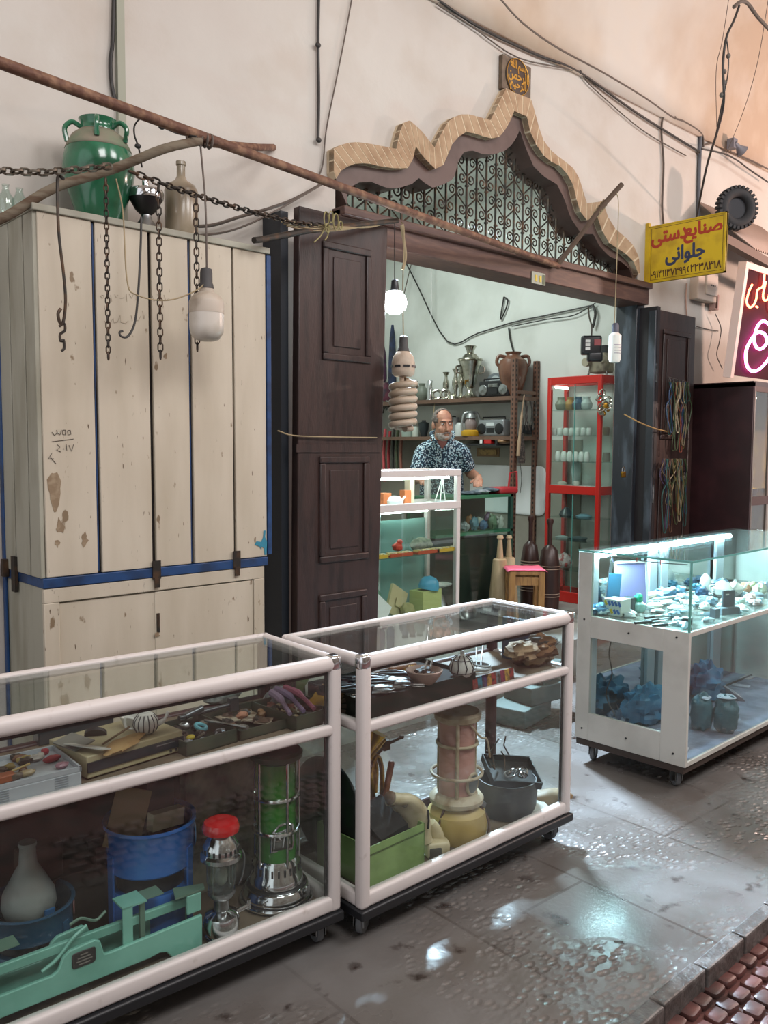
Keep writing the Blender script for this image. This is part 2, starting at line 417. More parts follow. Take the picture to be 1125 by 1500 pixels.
# brick arch: mortar bed with each brick standing proud of it
bo, bi = full(OUT, WY-.05), full(INN, WY-.05)
MORT = mat('mortar', 'c9b79c', .9)
BRK = mat('buff brick', 'a98f73', .85, col2='967a5f', scale=14, bump=.2)
t1 = struct(MB().strip(bo, bi, WY-.0585, WY+.02).build('trim_1', MORT, smooth=0))
mb = MB()
def lerp2(a, b, t): return (a[0]+(b[0]-a[0])*t, a[1]+(b[1]-a[1])*t)
for i in range(len(bo)-1):
    a0, a1, b0, b1 = bo[i], bo[i+1], bi[i], bi[i+1]
    o = [lerp2(a0, a1, .07), lerp2(a0, a1, .93)]; n_ = [lerp2(b0, b1, .07), lerp2(b0, b1, .93)]
    mb.strip(o, n_, WY-.06, WY-.02)
mb.build('brick_course', BRK, t1, smooth=0)
# painted frame of the arched head with its reveal
fo, fi = full(INN, WY-.01, 2), full(FRI, WY-.01, 2)
w1 = struct(MB().strip(fo, fi, WY-.015, WY+.16).build('window_1', M['brown_frame'], smooth=25))
# iron scroll grille
gb = MB(); GY = WY+.10
polyin = [(x, z) for x, z in full(INN, WY, 2)]
def inside(x, z, pad=0.):
    if z < 2.72: return False
    c = False; P = polyin + [(XR, 2.6), (XL, 2.6)]
    for i in range(len(P)):
        (x1, z1), (x2, z2) = P[i-1], P[i]
        if (z1 > z) != (z2 > z) and x < (x2-x1)*(z-z1)/(z2-z1)+x1: c = not c
    return c
CW, RH = .0935, .192
def spiral(cx, cz, r, a0, turns, sgn):
    return [Vector((cx + r*(1-.72*k/14)*cos(a0+sgn*turns*2*pi*k/14), GY, cz + r*(1-.72*k/14)*sin(a0+sgn*turns*2*pi*k/14))) for k in range(15)]
ncol = int((XR-XL)/CW)+1
for c in range(ncol+1):
    x = XL + .02 + c*CW; zt = 2.78
    while inside(x, zt+.02): zt += .02
    if zt > 2.8: gb.box((x, GY, (2.74+zt)/2), (.008, .012, zt-2.74+.02))
    cx = x+CW/2
    for rI in range(7):
        zb = 2.79 + rI*RH
        up = (c % 2 == 0)
        lo = (cx + (-.008 if up else .008), zb+.045); hi = (cx + (.008 if up else -.008), zb+RH-.045)
        if inside(*lo) or inside(lo[0], lo[1]-.03):
            s = 1 if up else -1
            p = list(reversed(spiral(lo[0], lo[1], .036, pi/2 + s*.9, 1.35, s)))
            if inside(*hi):
                p += [Vector((lo[0]+s*.02, GY, lo[1]+.05))] if False else []
                q = spiral(hi[0], hi[1], .036, -pi/2 + s*.9, 1.35, s)
                gb.tube(p+q, .0055, 4)
            else: gb.tube(p, .0055, 4)
for z in [2.79+k*RH for k in range(6)]:
    for c in range(ncol):
        x = XL + .02 + c*CW
        if inside(x, z): gb.box((x, GY-.002, z), (.020, .018, .012))
gb.build('grille', M['iron'], w1, smooth=50)
# lintel beam under the grille
lt = MB().bx(XL-.02, XR+.06, WY-.07, WY+.16, 2.64, 2.79).bx(XL-.02, XR+.06, WY-.10, WY+.16, 2.755, 2.80)
lt = struct(lt.build('trim_2', mat('lintel paint', '4a3029', .5, col2='5c4034', scale=7, stretch=(1, 6, 6)), bev=.006))
p0 = at_y(788, 408, WY-.07)
MB().box((p0.x, WY-.074, p0.z), (.14, .006, .075)).build('number_plate', mat('plate enamel', '93988a', .4), lt)
for k, cc in ((-.03, 'c2a93e'), (.015, 'c2a93e'), (.05, '4c5a3e')):
    MB().box((p0.x+k, WY-.079, p0.z-.003), (.02, .004, .04 if k < .04 else .06)).build('plate_mark', mat('plate paint '+cc, cc, .5), lt)
# side jambs
WBL = mat('worn blue grey paint', '2a2e34', .4, col2='4c555f', scale=9, stretch=(1, 1, .3), lo=.52, hi=.66)
struct(MB().bx(XR-.01, XR+.10, WY-.012, WY+.17, ZS, 2.66).build('trim_3', WBL, bev=.006))
struct(MB().bx(XL-.04, XL+.03, WY-.03, WY+.30, ZS, 2.66).build('trim_4', M['brown_wood'], bev=.006))
struct(MB().bx(XR+.04, 6.3, WY+.17, WY+.20, ZS, 3.0).build('wall_inner', SHOPW))

# folding doors
def leaf(name, c4, y, th, panels):
    d = MB().prism(c4, y, y+th); o = struct(d.build(name, M['brown_wood'], bev=.006))
    for (x0, x1, z0, z1) in panels:
        f = MB(); w = .035
        f.bx(x0, x1, y-.012, y, z0, z0+w).bx(x0, x1, y-.012, y, z1-w, z1).bx(x0, x0+w, y-.012, y, z0+w, z1-w).bx(x1-w, x1, y-.012, y, z0+w, z1-w)
        f.build('panel_moulding', M['brown_wood'], o, bev=.008)
        MB().bx(x0+.07, x1-.07, y-.006, y, z0+.07, z1-.07).build('panel', M['brown_wood'], o, bev=.005)
    return o
dl = leaf('door_1', [(2.535, ZS+.01), (3.075, ZS+.01), (3.14, 2.70), (2.56, 2.70)], 3.38, .05, [(2.70, 3.02, 1.98, 2.56), (2.68, 3.01, .96, 1.50), (2.68, 3.0, .32, .80)])
MB().bx(2.535, 3.10, 3.372, 3.38, 1.52, 1.56).build('rail', M['brown_wood'], dl)
struct(MB().prism([(3.45, ZS+.01), (3.60, ZS+.01), (3.60, 2.68), (3.45, 2.68)], 2.50, 2.545, 'x').build('door_2', mat('blue black paint', '23282f', .45)))
dr = leaf('door_3', [(6.0, ZS+.01), (6.60, ZS+.01), (6.585, 2.60), (5.985, 2.60)], 3.45, .045, [(6.08, 6.50, 1.62, 2.46), (6.08, 6.5, .5, 1.4)])
for zz in (2.12, 1.2): MB().box((5.985, 3.44, zz), (.02, .012, .14)).build('hinge', M['steel'], dr)
struct(MB().prism([(3.44, ZS+.01), (3.60, ZS+.01), (3.60, 2.62), (3.44, 2.62)], 5.975, 6.02, 'x').build('door_4', mat('near black door', '1f1b1e', .5)))
MB().bx(5.955, 5.985, 3.44, 3.50, ZS+.01, 2.59).build('edge', WBL, dr, bev=.004)
# ------------------------------------------------------------------ the three wheeled display cases in the alley
WF = M['white_frame']; MAR = mat('dark maroon paint', '3a1719', .4)
BOARD = mat('dusty brown board', '6f6150', .7, col2='57493b', scale=7, bump=.1)
def caster(parent, x, y, mat_w, r=.040, turn=.5):
    k = MB().box((x, y, .079), (.05, .05, .008)).box((x-.016*cos(turn+pi/2), y-.016*sin(turn+pi/2), .058), (.05, .003, .05), (0, 0, turn)).box((x+.016*cos(turn+pi/2), y+.016*sin(turn+pi/2), .058), (.05, .003, .05), (0, 0, turn)).build('caster', M['steel'], parent)
    a = Vector((cos(turn+pi/2), sin(turn+pi/2), 0)); c = Vector((x+.012*cos(turn), y+.012*sin(turn), r))
    MB().cyl(c-a*.011, c+a*.011, r, n=24).build('wheel', mat_w, k, bev=.004)
    MB().cyl(c-a*.014, c+a*.014, r*.5, n=16).build('hub', M['steel'], k)
    return k
def case_frame(t, W, D, H, zm, p=.040, rear=MAR, back_glass=True):
    zb = .115; top = H
    for x0, y0, m in ((0, 0, WF), (W-p, 0, WF), (0, D-p, rear), (W-p, D-p, rear)):
        MB().rbox((x0+p/2, y0+p/2, (zb+top-.02)/2), (p, p, top-.02-zb), .012).build('post', m, t)
    def rail(x0, x1, y0, y1, z0, z1, m=WF, r=.010, nm='rail'):
        lx, ly = x1-x0, y1-y0; c = ((x0+x1)/2, (y0+y1)/2, (z0+z1)/2)
        if lx > ly: MB().rbox(c, (z1-z0, ly, lx), r, (0, pi/2, 0)).build(nm, m, t)
        else: MB().rbox(c, (lx, z1-z0, ly), r, (pi/2, 0, 0)).build(nm, m, t)
    q = .046
    rail(.0, W, 0, q, top-q, top, r=.018); rail(.0, W, D-.03, D, top-.03, top, r=.010)
    rail(0, .034, .02, D, top-.04, top, r=.014); rail(W-.034, W, .02, D, top-.04, top, r=.014)
    rail(p*.6, W-p*.6, .002, p-.004, zm, zm+.034); rail(.002, p-.004, p*.6, D-p*.6, zm, zm+.034); rail(W-p+.004, W-.002, p*.6, D-p*.6, zm, zm+.034)
    rail(p*.6, W-p*.6, D-.03, D, zm, zm+.034, m=rear)
    rail(p*.6, W-p*.6, .002, p-.004, zb, zb+.048); rail(.002, p-.004, p*.6, D-p*.6, zb, zb+.048); rail(W-p+.004, W-.002, p*.6, D-p*.6, zb, zb+.048)
    rail(p*.6, W-p*.6, D-.03, D, zb, zb+.048, m=rear)
    for x in (p/2, W-p/2): MB().rbox((x, p/2+.002, top-.022), (p+.005, p+.007, .050), .016).build('corner_cap', M['chrome'], t)
    MB().bx(-.004, W+.004, -.010, D+.004, .083, zb).build('base_board', M['black'], t, bev=.006)
    MB().bx(p*.4, W-p*.4, p*.4, D-p*.4, zb, zb+.012).build('floor_board', BOARD, t)
    MB().bx(p*.5, W-p*.5, p*.5, D-p*.5, zm+.017, zm+.025).build('shelf_board', BOARD, t)
    g = M['glass']
    MB().bx(.03, W-.03, .04, D-.025, top-.012, top-.006).build('top_glass', glass('polished top glass', 'fafdfc', .012, .13), t, smooth=0)
    for n_, a in (('front_glass', (p, W-p, .016, .020)), ('rear_glass', (p, W-p, D-.018, D-.014))):
        if n_ == 'rear_glass' and not back_glass: continue
        MB().bx(*a, zb+.048, zm).build(n_, g, t, smooth=0)
        MB().bx(*a, zm+.034, top-.04).build(n_, g, t, smooth=0)
    for x in (.016, W-.020):
        MB().bx(x, x+.004, p, D-p, zb+.048, zm).build('side_glass', g, t, smooth=0)
        MB().bx(x, x+.004, p, D-p, zm+.034, top-.04).build('side_glass', g, t, smooth=0)
    MB().bx(p, W-p, .021, .026, top-.056, top-.046).bx(W-p-.010, W-p, .021, .026, zb+.05, top-.05).build('rubber_seal', M['black'], t)
    for x, y, tn in ((.05, .06, .5), (W-.05, .06, 1.4), (.05, D-.06, 2.2), (W-.05, D-.06, .2)): caster(t, x, y, M['rubber'], turn=tn)
YA = radians(-3.0); WA = 1.42
oA = Vector((.488-(WA-1.169)*cos(YA), 2.034-(WA-1.169)*sin(YA), 0))
cA = thing('display_case', 'long white framed glass display case at lower left holding lanterns and a mint green scale', 'display case', oA, YA)
case_frame(cA, WA, .436, .915, .672)
cB = thing('display_case', 'white framed glass display case in the middle holding a pink heater and green box', 'display case', (1.691, 1.92, 0), -.006)
case_frame(cB, 1.093, .422, .915, .672)
ZSH = .672+.025; ZFL = .127
# --- right hand case with white panels and a lit glass top
cC = thing('display_case', 'lit glass topped white panelled display case at right with blue bags below', 'display case', (3.552, 1.841, 0), .0165)
PANEL = mat('off white laminate', 'c3c2bb', .45, col2='aeada6', scale=6, amt=.6)
W, D = 1.75, .583; zc, zt = .734, 1.055; t = cC
def pn(x0, x1, y0, y1, z0, z1, nm='panel', m=PANEL): return MB().bx(x0, x1, y0, y1, z0, z1).build(nm, m, t, bev=.002)
s = .02
pn(0, s, 0, .125, .118, zc); pn(0, s, D-.075, D, .118, zt-.01)                # left side stiles, rear one full height
pn(0, s, .125, D-.075, zc-.105, zc); pn(0, s, .125, D-.075, .118, .118+.135)
pn(s, W, 0, .014, .118, .140, 'rail'); pn(s, W, 0, .014, zc-.022, zc, 'rail')
pn(s, W-s, .014, D-s, .118, .136, 'floor_panel', mat('blue grey paper lined floor', '7f8698', .7, col2='5f6578', scale=7))
pn(s, W-s, .014, D-s, zc-.022, zc-.004, 'shelf_glass', glass('dusty shelf glass', 'e8f6f6', .3, .05))
for x0, x1 in ((s, .12), (.62, .70), (.74, .82), (1.4, 1.5)): pn(x0, x1, D-s-.02, D-s, .136, zt-.015, 'post', mat('pale grey post', 'b9c0c6', .5))
pn(s, W, D-s, D, .118, zc-.022, 'back_mirror', mat('mirror', 'c9cbc9', .03, 1.))
pn(s, W, D-.012, D-.006, zc, zt-.01, 'back_mirror', mat('mirror', 'c9cbc9', .03, 1.))
pn(W-s, W, 0, D, .118, zt-.01)
pn(.001, s-.012, .125, D-.075, .253, zc-.105, 'side_glass', M['glass'])
pn(s, W-s, .004, .009, .14, zc-.022, 'front_glass', M['glass'])
pn(0, .006, .006, D-.075, zc, zt-.009, 'side_glass', M['glass_green']); pn(.006, W-s, 0, .006, zc, zt-.009, 'front_glass', M['glass_green'])
pn(-.004, W, -.004, D+.002, zt-.009, zt, 'top_glass', M['glass_green'])
ge = MB().bx(-.0052, W, -.0055, -.0041, zt-.009, zt).bx(-.0055, -.0041, -.0041, D, zt-.009, zt).bx(-.001, .007, -.0015, -.0002, zc, zt-.009).bx(-.0015, -.0002, -.0002, .007, zc, zt-.009)
ge.build('glass_edge', M['glass_edge'], t)
LED = emis('cold led tube', 'c8f0ff', 260)
tb = MB().cyl((.10, D-.05, zt-.035), (.80, D-.05, zt-.035), .011).cyl((.85, D-.05, zt-.035), (1.55, D-.05, zt-.035), .011).build('led_tube', LED, t)
MB().bx(.08, 1.6, D-.036, D-.024, zt-.05, zt-.018).build('tube_holder', M['ceramic'], t)
MB().tube(sag((.02, .03, zt-.02), (.02, D-.1, zt-.016), .008), .0025, 5).build('wire', M['cord'], t)
for y in (.16, .28, .42): MB().box((.02, y, zt-.024), (.004, .004, .022)).build('clip', M['red_plastic'], t)
MB().bx(.006, W-.006, .01, D-.006, .085, .118).build('base_board', mat('rusty angle iron', '3a2d26', .6), t)
for x, y, tn in ((.06, .07, .9), (.06, D-.07, .3), (W-.06, .07, .2), (W-.06, D-.07, 1.)): caster(t, x, y, M['rubber'], r=.042, turn=tn)
for y, z in ((.06, zc-.03), (.3, zc-.05), (D-.04, zc-.02), (.06, .17), (.3, .18), (D-.04, .17)): MB().cyl((-.003, y, z), (.002, y, z), .005, n=8).build('screw', M['black'], t)
MB().tube(smooth_pts([(.012, .40, zc-.106), (.013, .41, .56), (.012, .39, .47), (.013, .42, .36), (.013, .36, .26)]), .003, 5).build('cable', M['cord'], t)
# ------------------------------------------------------------------ cream cabinet against the wall
def cab_mat():
    m, nt, b = _new('chipped cream paint'); b.inputs['Roughness'].default_value = .55
    f1, _ = noisef(nt, 2.2, 6, .35, .7, stretch=(3, 3, .6)); f2, _ = noisef(nt, 11, 7, .66, .70, stretch=(1.6, 1.6, .9)); f3, r3 = noisef(nt, 40, 4, .70, .74, stretch=(3, 3, .5))
    c = mixc(nt, f1, lin('c4baa9'), lin('b2a794')); c = mixc(nt, f2, c, lin('7d6a53')); c = mixc(nt, f3, c, lin('5d4a38'))
    L(nt, c, b.inputs['Base Color'])
    bp = N(nt, 'ShaderNodeBump'); bp.inputs['Strength'].default_value = .15; L(nt, r3, bp.inputs['Height']); L(nt, bp.outputs[0], b.inputs['Normal'])
    return m
CABM = cab_mat(); CABS = mat('grey green side paint', 'a3a193', .6, col2='8e8b7b', scale=4, stretch=(2, 2, .5))
DARKGAP = mat('dark gap', '201a17', .9)
cab = thing('cabinet', 'tall cream painted plank cabinet with blue edges against the bazaar wall', 'cabinet', (1.23, 3.2, 0))
CW_, CD = 1.02, .385
t = cab
def cp(nm, m, x0, x1, y0, y1, z0, z1, bev=.003): return MB().bx(x0, x1, y0, y1, z0, z1).build(nm, m, t, bev=bev)
cp('carcass', DARKGAP, .008, CW_-.006, .014, CD, 1.05, 2.40)
for a, b, k in ((.004, .212, 0), (.222, .444, 1), (.454, .622, 2), (.632, .834, 3), (.839, CW_-.012, 4)):
    MB().prism([(a+.006, 1.052), (b-.001, 1.052), (b-.004, 2.395), (a, 2.395)], -.002, .014).build('plank', CABM, t, bev=.003)
for a, b in ((.0, .10), (.106, .25), (.256, CD)): MB().bx(-.010, .008, a+.004, b, 1.05, 2.395).build('side_plank', CABS, t, bev=.003)
cp('top_board', CABS, -.015, CW_+.004, -.012, CD, 2.395, 2.42)
cp('edge_strip', M['blue_paint'], CW_-.011, CW_+.012, -.006, .03, 1.06, 2.39)
cp('edge_strip', M['blue_paint'], -.016, -.006, CD-.02, CD+.008, .30, 2.38)
for a in (.217, .627): cp('gap_paint', M['blue_paint'], a-.003, a+.002, .006, .016, 1.06, 2.39, 0)
cp('ledge', M['blue_paint'], -.006, CW_-.012, -.008, CD, 1.012, 1.05)
cp('base', CABS, -.004, CW_-.03, .012, CD, .0, 1.012)
for x0, x1, z0, z1 in ((-.004, CW_-.03, .955, 1.01), (-.004, .055, .0, .955), (CW_-.085, CW_-.03, 0, .955)): cp('frame', CABM, x0, x1, -.004, .014, z0, z1)
for x0, x1, y in ((.057, .462, .006), (.452, CW_-.087, .002)):
    d = cp('door', CABM, x0, x1, y, y+.012, .03, .950)
    if x0 > .4: MB().bx(.458, .470, -.003, .003, .78, .86).build('latch', M['iron'], d)
for x, y, z in ((.455, -.012, 1.04), (.84, -.012, 1.05)):
    MB().bx(x-.018, x+.018, y-.002, y+.004, z-.035, z+.04).bx(x-.012, x+.012, y-.005, y-.001, z-.07, z-.03).build('hasp', M['iron'], t)
MB().bx(-.022, -.010, .24, .28, .97, 1.11).build('hasp', M['iron'], t)
MB().bx(-.030, -.008, .34, .37, 1.02, 1.09).build('hasp', M['iron'], t)
INK = mat('marker ink', '2c2622', .8)
def scrawl(strokes, y, r, parent=None, name='handwriting', m=INK, org=(0, 0, 0)):
    mb = MB()
    for s in strokes:
        mb.tube([at_y(a, b, y)-Vector(org) for a, b in s], r, 4)
    return mb.build(name, m, parent, smooth=0)
scrawl([[(76, 633), (80, 638), (84, 634), (83, 630)], [(84, 634), (88, 637), (90, 630)], [(92, 630), (92, 636), (96, 637), (96, 630), (92, 630)], [(99, 631), (100, 637), (104, 636), (103, 630), (99, 631)],
        [(76, 647), (92, 645), (108, 643)], [(84, 651), (88, 655), (83, 659), (89, 662)], [(93, 657), (94, 658)], [(97, 651), (98, 660)], [(101, 652), (105, 661), (108, 651)], [(76, 664), (71, 672), (79, 672)], [(74, 670), (82, 679)]],
       3.196, .0011, cab, org=(1.23, 3.2, 0))
PEN = mat('pencil', '8b7d6b', .8)
scrawl([[(147, 433), (150, 437), (153, 433), (149, 432)], [(162, 432), (164, 442)], [(168, 431), (170, 436), (173, 432)], [(176, 437), (182, 436)], [(185, 430), (186, 442)], [(189, 430), (193, 437), (196, 430)], [(200, 430), (199, 440)], [(222, 430), (226, 442)], [(230, 431), (234, 437), (236, 431)], [(240, 432), (243, 440), (248, 437)],
        [(153, 470), (156, 474), (162, 472), (166, 466), (167, 473), (172, 472), (176, 462), (177, 472), (184, 474), (188, 470)], [(192, 462), (194, 470)], [(198, 468), (203, 470), (206, 463)], [(209, 455), (211, 468), (213, 460)]], 3.196, .0007, cab, 'pencil_note', PEN, (1.23, 3.2, 0))
TEAL = mat('flaked teal paint', '2e7f98', .6)
MB().prism([(2.225, 1.14), (2.235, 1.12), (2.232, 1.06), (2.222, 1.06), (2.22, 1.09), (2.205, 1.10), (2.205, 1.085), (2.195, 1.10), (2.17, 1.11), (2.18, 1.125), (2.205, 1.12), (2.215, 1.14), (2.218, 1.17), (2.228, 1.17)], 3.195, 3.199).build('paint_patch', TEAL, cab, loc=(-1.23, -3.2, 0), smooth=0)

# --- on top of the cabinet
ZT = 2.42
def spot(px, py, y, z=None):
    p = at_y(px, py, y); return Vector((p.x, p.y, p.z if z is None else z))
def pscale(p): return FPX/((Vector(p)-EYE).dot(FW))          # pixels per metre at p
GJ = mat('green glaze', '2a6b4d', .18, col2='1d5238', scale=9, coat=.4, bump=.08); 
pj = spot(146, 302, 3.42, ZT)
jar = thing('storage_jar', 'big green glazed storage jar with small loop handles on top of the cream cabinet', 'jar', pj)
s = 1/pscale(pj)
prof = [(.001, 0), (27*s, 0), (29*s, 4*s), (36*s, 30*s), (47*s, 62*s), (51*s, 85*s), (49*s, 103*s)]
MB().lathe(prof+[(46*s, 114*s)], 36).build('body', GJ, jar)
MB().lathe([(46.5*s, 112*s), (44*s, 118*s), (37*s, 131*s), (27*s, 139*s)], 36, cap=False).build('shoulder', mat('bare clay shoulder', '877c6c', .75, col2='6f7a63', scale=10), jar, solid=.004)
MB().lathe([(27.5*s, 138*s), (24*s, 143*s), (24*s, 150*s), (27*s, 156*s), (25*s, 157*s), (22*s, 152*s), (21*s, 140*s)], 36, cap=False).build('neck', GJ, jar, solid=.002)
for a in (pi*1.12, -.25, -1.3):
    d = Vector((cos(a-.75), sin(a-.75), 0))
    MB().tube(smooth_pts([d*24*s+Vector((0, 0, 145*s)), d*36*s+Vector((0, 0, 150*s)), d*46*s+Vector((0, 0, 140*s)), d*43*s+Vector((0, 0, 122*s))]), 3.6*s, 8).build('handle', GJ, jar)
pb = spot(266, 333, 3.40, ZT); s = 1/pscale(pb)
bt = thing('bottle', 'large dusty clear glass bottle standing on the cream cabinet beside the green jar', 'bottle', pb)
MB().lathe([(.001, 0), (23*s, 0), (24*s, 3*s), (24*s, 76*s), (20*s, 84*s), (9*s, 91*s), (6.2*s, 97*s), (6*s, 112*s), (7.2*s, 113*s), (7*s, 118*s), (5*s, 118*s)], 28, cap=False).build('body', mat('dusty bottle glass', '978a76', .25, col2='7d735f', scale=6, spec=.6), bt)
pl_ = spot(214, 322, 3.34, ZT); s = 1/pscale(pl_)
lp = thing('oil_lamp', 'black and silver oil lamp with a funnel base on the cabinet between jar and bottle', 'lamp', pl_)
MB().lathe([(24*s, 0), (22*s, 3*s), (8*s, 22*s), (7*s, 28*s)], 24).build('base', M['steel'], lp)
MB().lathe([(7*s, 27*s), (15*s, 34*s), (23*s, 48*s), (25*s, 58*s), (24*s, 60*s)], 28).build('bowl', M['black_plastic'], lp)
MB().lathe([(25.2*s, 50*s), (25.8*s, 59*s), (24*s, 63*s), (13*s, 66*s), (5*s, 68*s), (5*s, 76*s), (3.5*s, 80*s)], 28).build('collar', M['chrome'], lp)
for i, (px, py, h) in enumerate(((9, 312, 42), (29, 305, 40))):
    p = spot(px, py, 3.42, ZT); s = 1/pscale(p)
    o = MB().lathe([(.001, 0), (10*s, 0), (11*s, 2*s), (11*s, 22*s), (6*s, 30*s), (4*s, 36*s), (5*s, h*s)], 18, cap=False).build('glass_flask', M['glass_clear'], loc=p, solid=.003)
    tag(o, ['small clear glass flask at the far left edge of the cabinet top', 'clear glass flask on the cabinet top nearest the green jar'][i], 'flask')

# ------------------------------------------------------------------ poles, chains and hooks
def rod(name, pts, r, m, label, cat='pole', n=10): return tag(MB().tube(pts, r, n).build(name, m), label, cat)
pr_ = at_y(818, 390, 3.5); pl0 = at_z(0, 92, pr_.z+.02)
d_ = (pr_-pl0)
rod('awning_pole', [pl0-d_*.12, pl0+d_*.5, pr_], [.020, .020, .020], M['rust'], 'long rusty pole slanting from upper left down to the arch grille')
def on_pole(px):
    best = min((abs((((pl0+d_*k)-EYE).dot(RT)/((pl0+d_*k)-EYE).dot(FW))*FPX+562.5-px), k) for k in [i/400 for i in range(-60, 401)]); return pl0+d_*best[1]
J = on_pole(292)
a_ = at_y(18, 312, 3.22)
rod('prop_pole', smooth_pts([at_y(-20, 330, 3.25), a_, at_y(80, 275, 3.2), at_y(165, 248, 3.14), at_y(240, 218, 3.05), J-Vector((0, 0, .02))]), [.018]*21, mat('weathered grey wood', '6f6454', .8, col2='54402f', scale=12, stretch=(1, 1, 5)), 'crooked weathered pole rising from the cabinet corner to the rusty pole')
rod('strut_pole', [J+Vector((-.02, .02, -.02)), at_y(330, 212, 3.28), at_y(378, 216, 3.42), at_y(400, 216, 3.59)], .017, M['rust'], 'short rusty strut from the pole joint back to the wall')
rod('cross_bar', [at_y(372, 352, 3.12), at_y(388, 350, 3.14), at_y(450, 338, 3.2), at_y(582, 323, 3.33)], .014, M['iron'], 'dark iron bar tied across the top of the left door leaf')
rod('bracket_pole', smooth_pts([at_y(815, 390, 3.5), at_y(850, 345, 3.42), at_y(880, 305, 3.35), at_y(911, 270, 3.28)]), .017, mat('knotted dark wood', '4f3e31', .8, bump=.4, bscale=30), 'short dark pole jutting up in front of the right side of the arch')
MB2 = MB()
for k in range(5):
    c = at_y(886-3*k, 297+4*k, 3.36); MB2.torus(c, .022, .004, (.6, .9+.2*k, .3*k), 14, 5)
tag(MB2.build('twine_lashing', M['twine']), 'pale twine lashing knotted around the bracket pole', 'twine')
MB2 = MB()
for k in range(6):
    MB2.torus(J+Vector((-.05+.02*k, .01, -.008)), .026, .005, (pi/2, 0, .9+.12*k), 14, 5)
tag(MB2.build('wire_lashing', M['greywire']), 'grey wire lashing around the joint of the rusty pole', 'wire')
def chain(name, pts, pitch, r, label, m=M['iron'], group=None):
    P = [Vector(p) for p in pts]; d = [0]
    for a, b in zip(P, P[1:]): d.append(d[-1]+(b-a).length)
    n = int(d[-1]/pitch); mb = MB()
    for i in range(n):
        q = []
        for tt in (i*pitch, (i+1)*pitch):
            k = max(j for j in range(len(d)) if d[j] <= tt+1e-9); k = min(k, len(P)-2); q.append(P[k].lerp(P[k+1], (tt-d[k])/(d[k+1]-d[k])))
        dr_ = (q[1]-q[0]).normalized(); c = (q[0]+q[1])/2
        side = dr_.cross(Vector((.66, .75, 0))); side = (side if side.length > .1 else Vector((1, 0, 0))).normalized(); oth = dr_.cross(side)
        w = side if i % 2 else oth
        hl, hw = pitch*.66, pitch*.30; ring = []
        for j in range(12):
            a = 2*pi*j/12; ring.append(c + dr_*(hl*cos(a)) + w*(hw*sin(a)*1.25 if abs(sin(a)) < .8 else hw*1.1*(1 if sin(a) > 0 else -1)))
        mb.tube(ring, r, 5, closed=True)
    return tag(mb.build(name, m, smooth=60), label, 'chain', group)
cm = mat('dull chain steel', '6d675d', .45, .8, col2='4d4238', scale=20)
chain('chain', [at_y(-8, 250, 2.95), at_y(60, 253, 3.0), at_y(120, 248, 3.03), at_y(165, 243, 3.05)], .034, .0045, 'heavy steel chain stretched level in front of the green jar', cm)
chain('chain', [at_y(190, 251, 3.0), at_y(240, 270, 3.0), at_y(300, 290, 3.05), at_y(360, 308, 3.1), at_y(430, 326, 3.16), at_y(480, 331, 3.22)], .030, .004, 'long dark chain sagging past the bottle towards the door leaf', M['iron'])
for x0, y0, x1, y1, lab in ((155, 262, 158, 531, 'hanging chain leftmost of the three in front of the cream cabinet'), (232, 270, 235, 528, 'hanging chain in the middle of the three in front of the cream cabinet'), (287, 288, 289, 520, 'hanging chain behind the big dusty lamp bulb')):
    y = 3.0; a = at_y(x0, y0, y); b = at_y(x1, y1, y); b.x = a.x+(b.x-a.x)*.5
    chain('chain', [a, b], .022 if x0 < 200 else .028, .0028, lab, M['iron'])
def hookpts(c, r, up): return [c+Vector((r*.7*cos(a), -r*.7*cos(a)*.5, r*sin(a))) for a in [pi*1.0+pi*1.35*k/10 for k in range(11)]]
mb = MB().tube(smooth_pts([at_y(93, 262, 3.0), at_y(86, 258, 3.02), at_y(84, 272, 2.99), at_y(86, 340, 2.98), at_y(93, 400, 2.98), at_y(96, 440, 2.98), at_y(93, 470, 2.98), at_y(88, 473, 2.98), at_y(85, 460, 2.98), at_y(89, 452, 2.98)]), .0055, 6)
tag(mb.build('hook', M['iron']), 'long iron rod hook hanging at the left of the cabinet front', 'hook')
mb = MB().tube(smooth_pts([at_y(87, 478, 2.98), at_y(94, 474, 2.98), at_y(95, 484, 2.98), at_y(88, 490, 2.98), at_y(89, 500, 2.98), at_y(93, 498, 2.98), at_y(94, 510, 2.98), at_y(90, 514, 2.98)]), .005, 6)
tag(mb.build('hook', M['iron']), 'small twisted hook linked under the long iron rod hook', 'hook')
mb = MB().tube(smooth_pts([at_y(207, 318, 3.0), at_y(206, 360, 2.99), at_y(203, 420, 2.98), at_y(198, 470, 2.98), at_y(188, 492, 2.98), at_y(178, 493, 2.98), at_y(175, 487, 2.98), at_y(180, 485, 2.98)]), .0042, 6)
tag(mb.build('hook', M['cord']), 'thin dark wire bent into a hook below the oil lamp', 'hook')

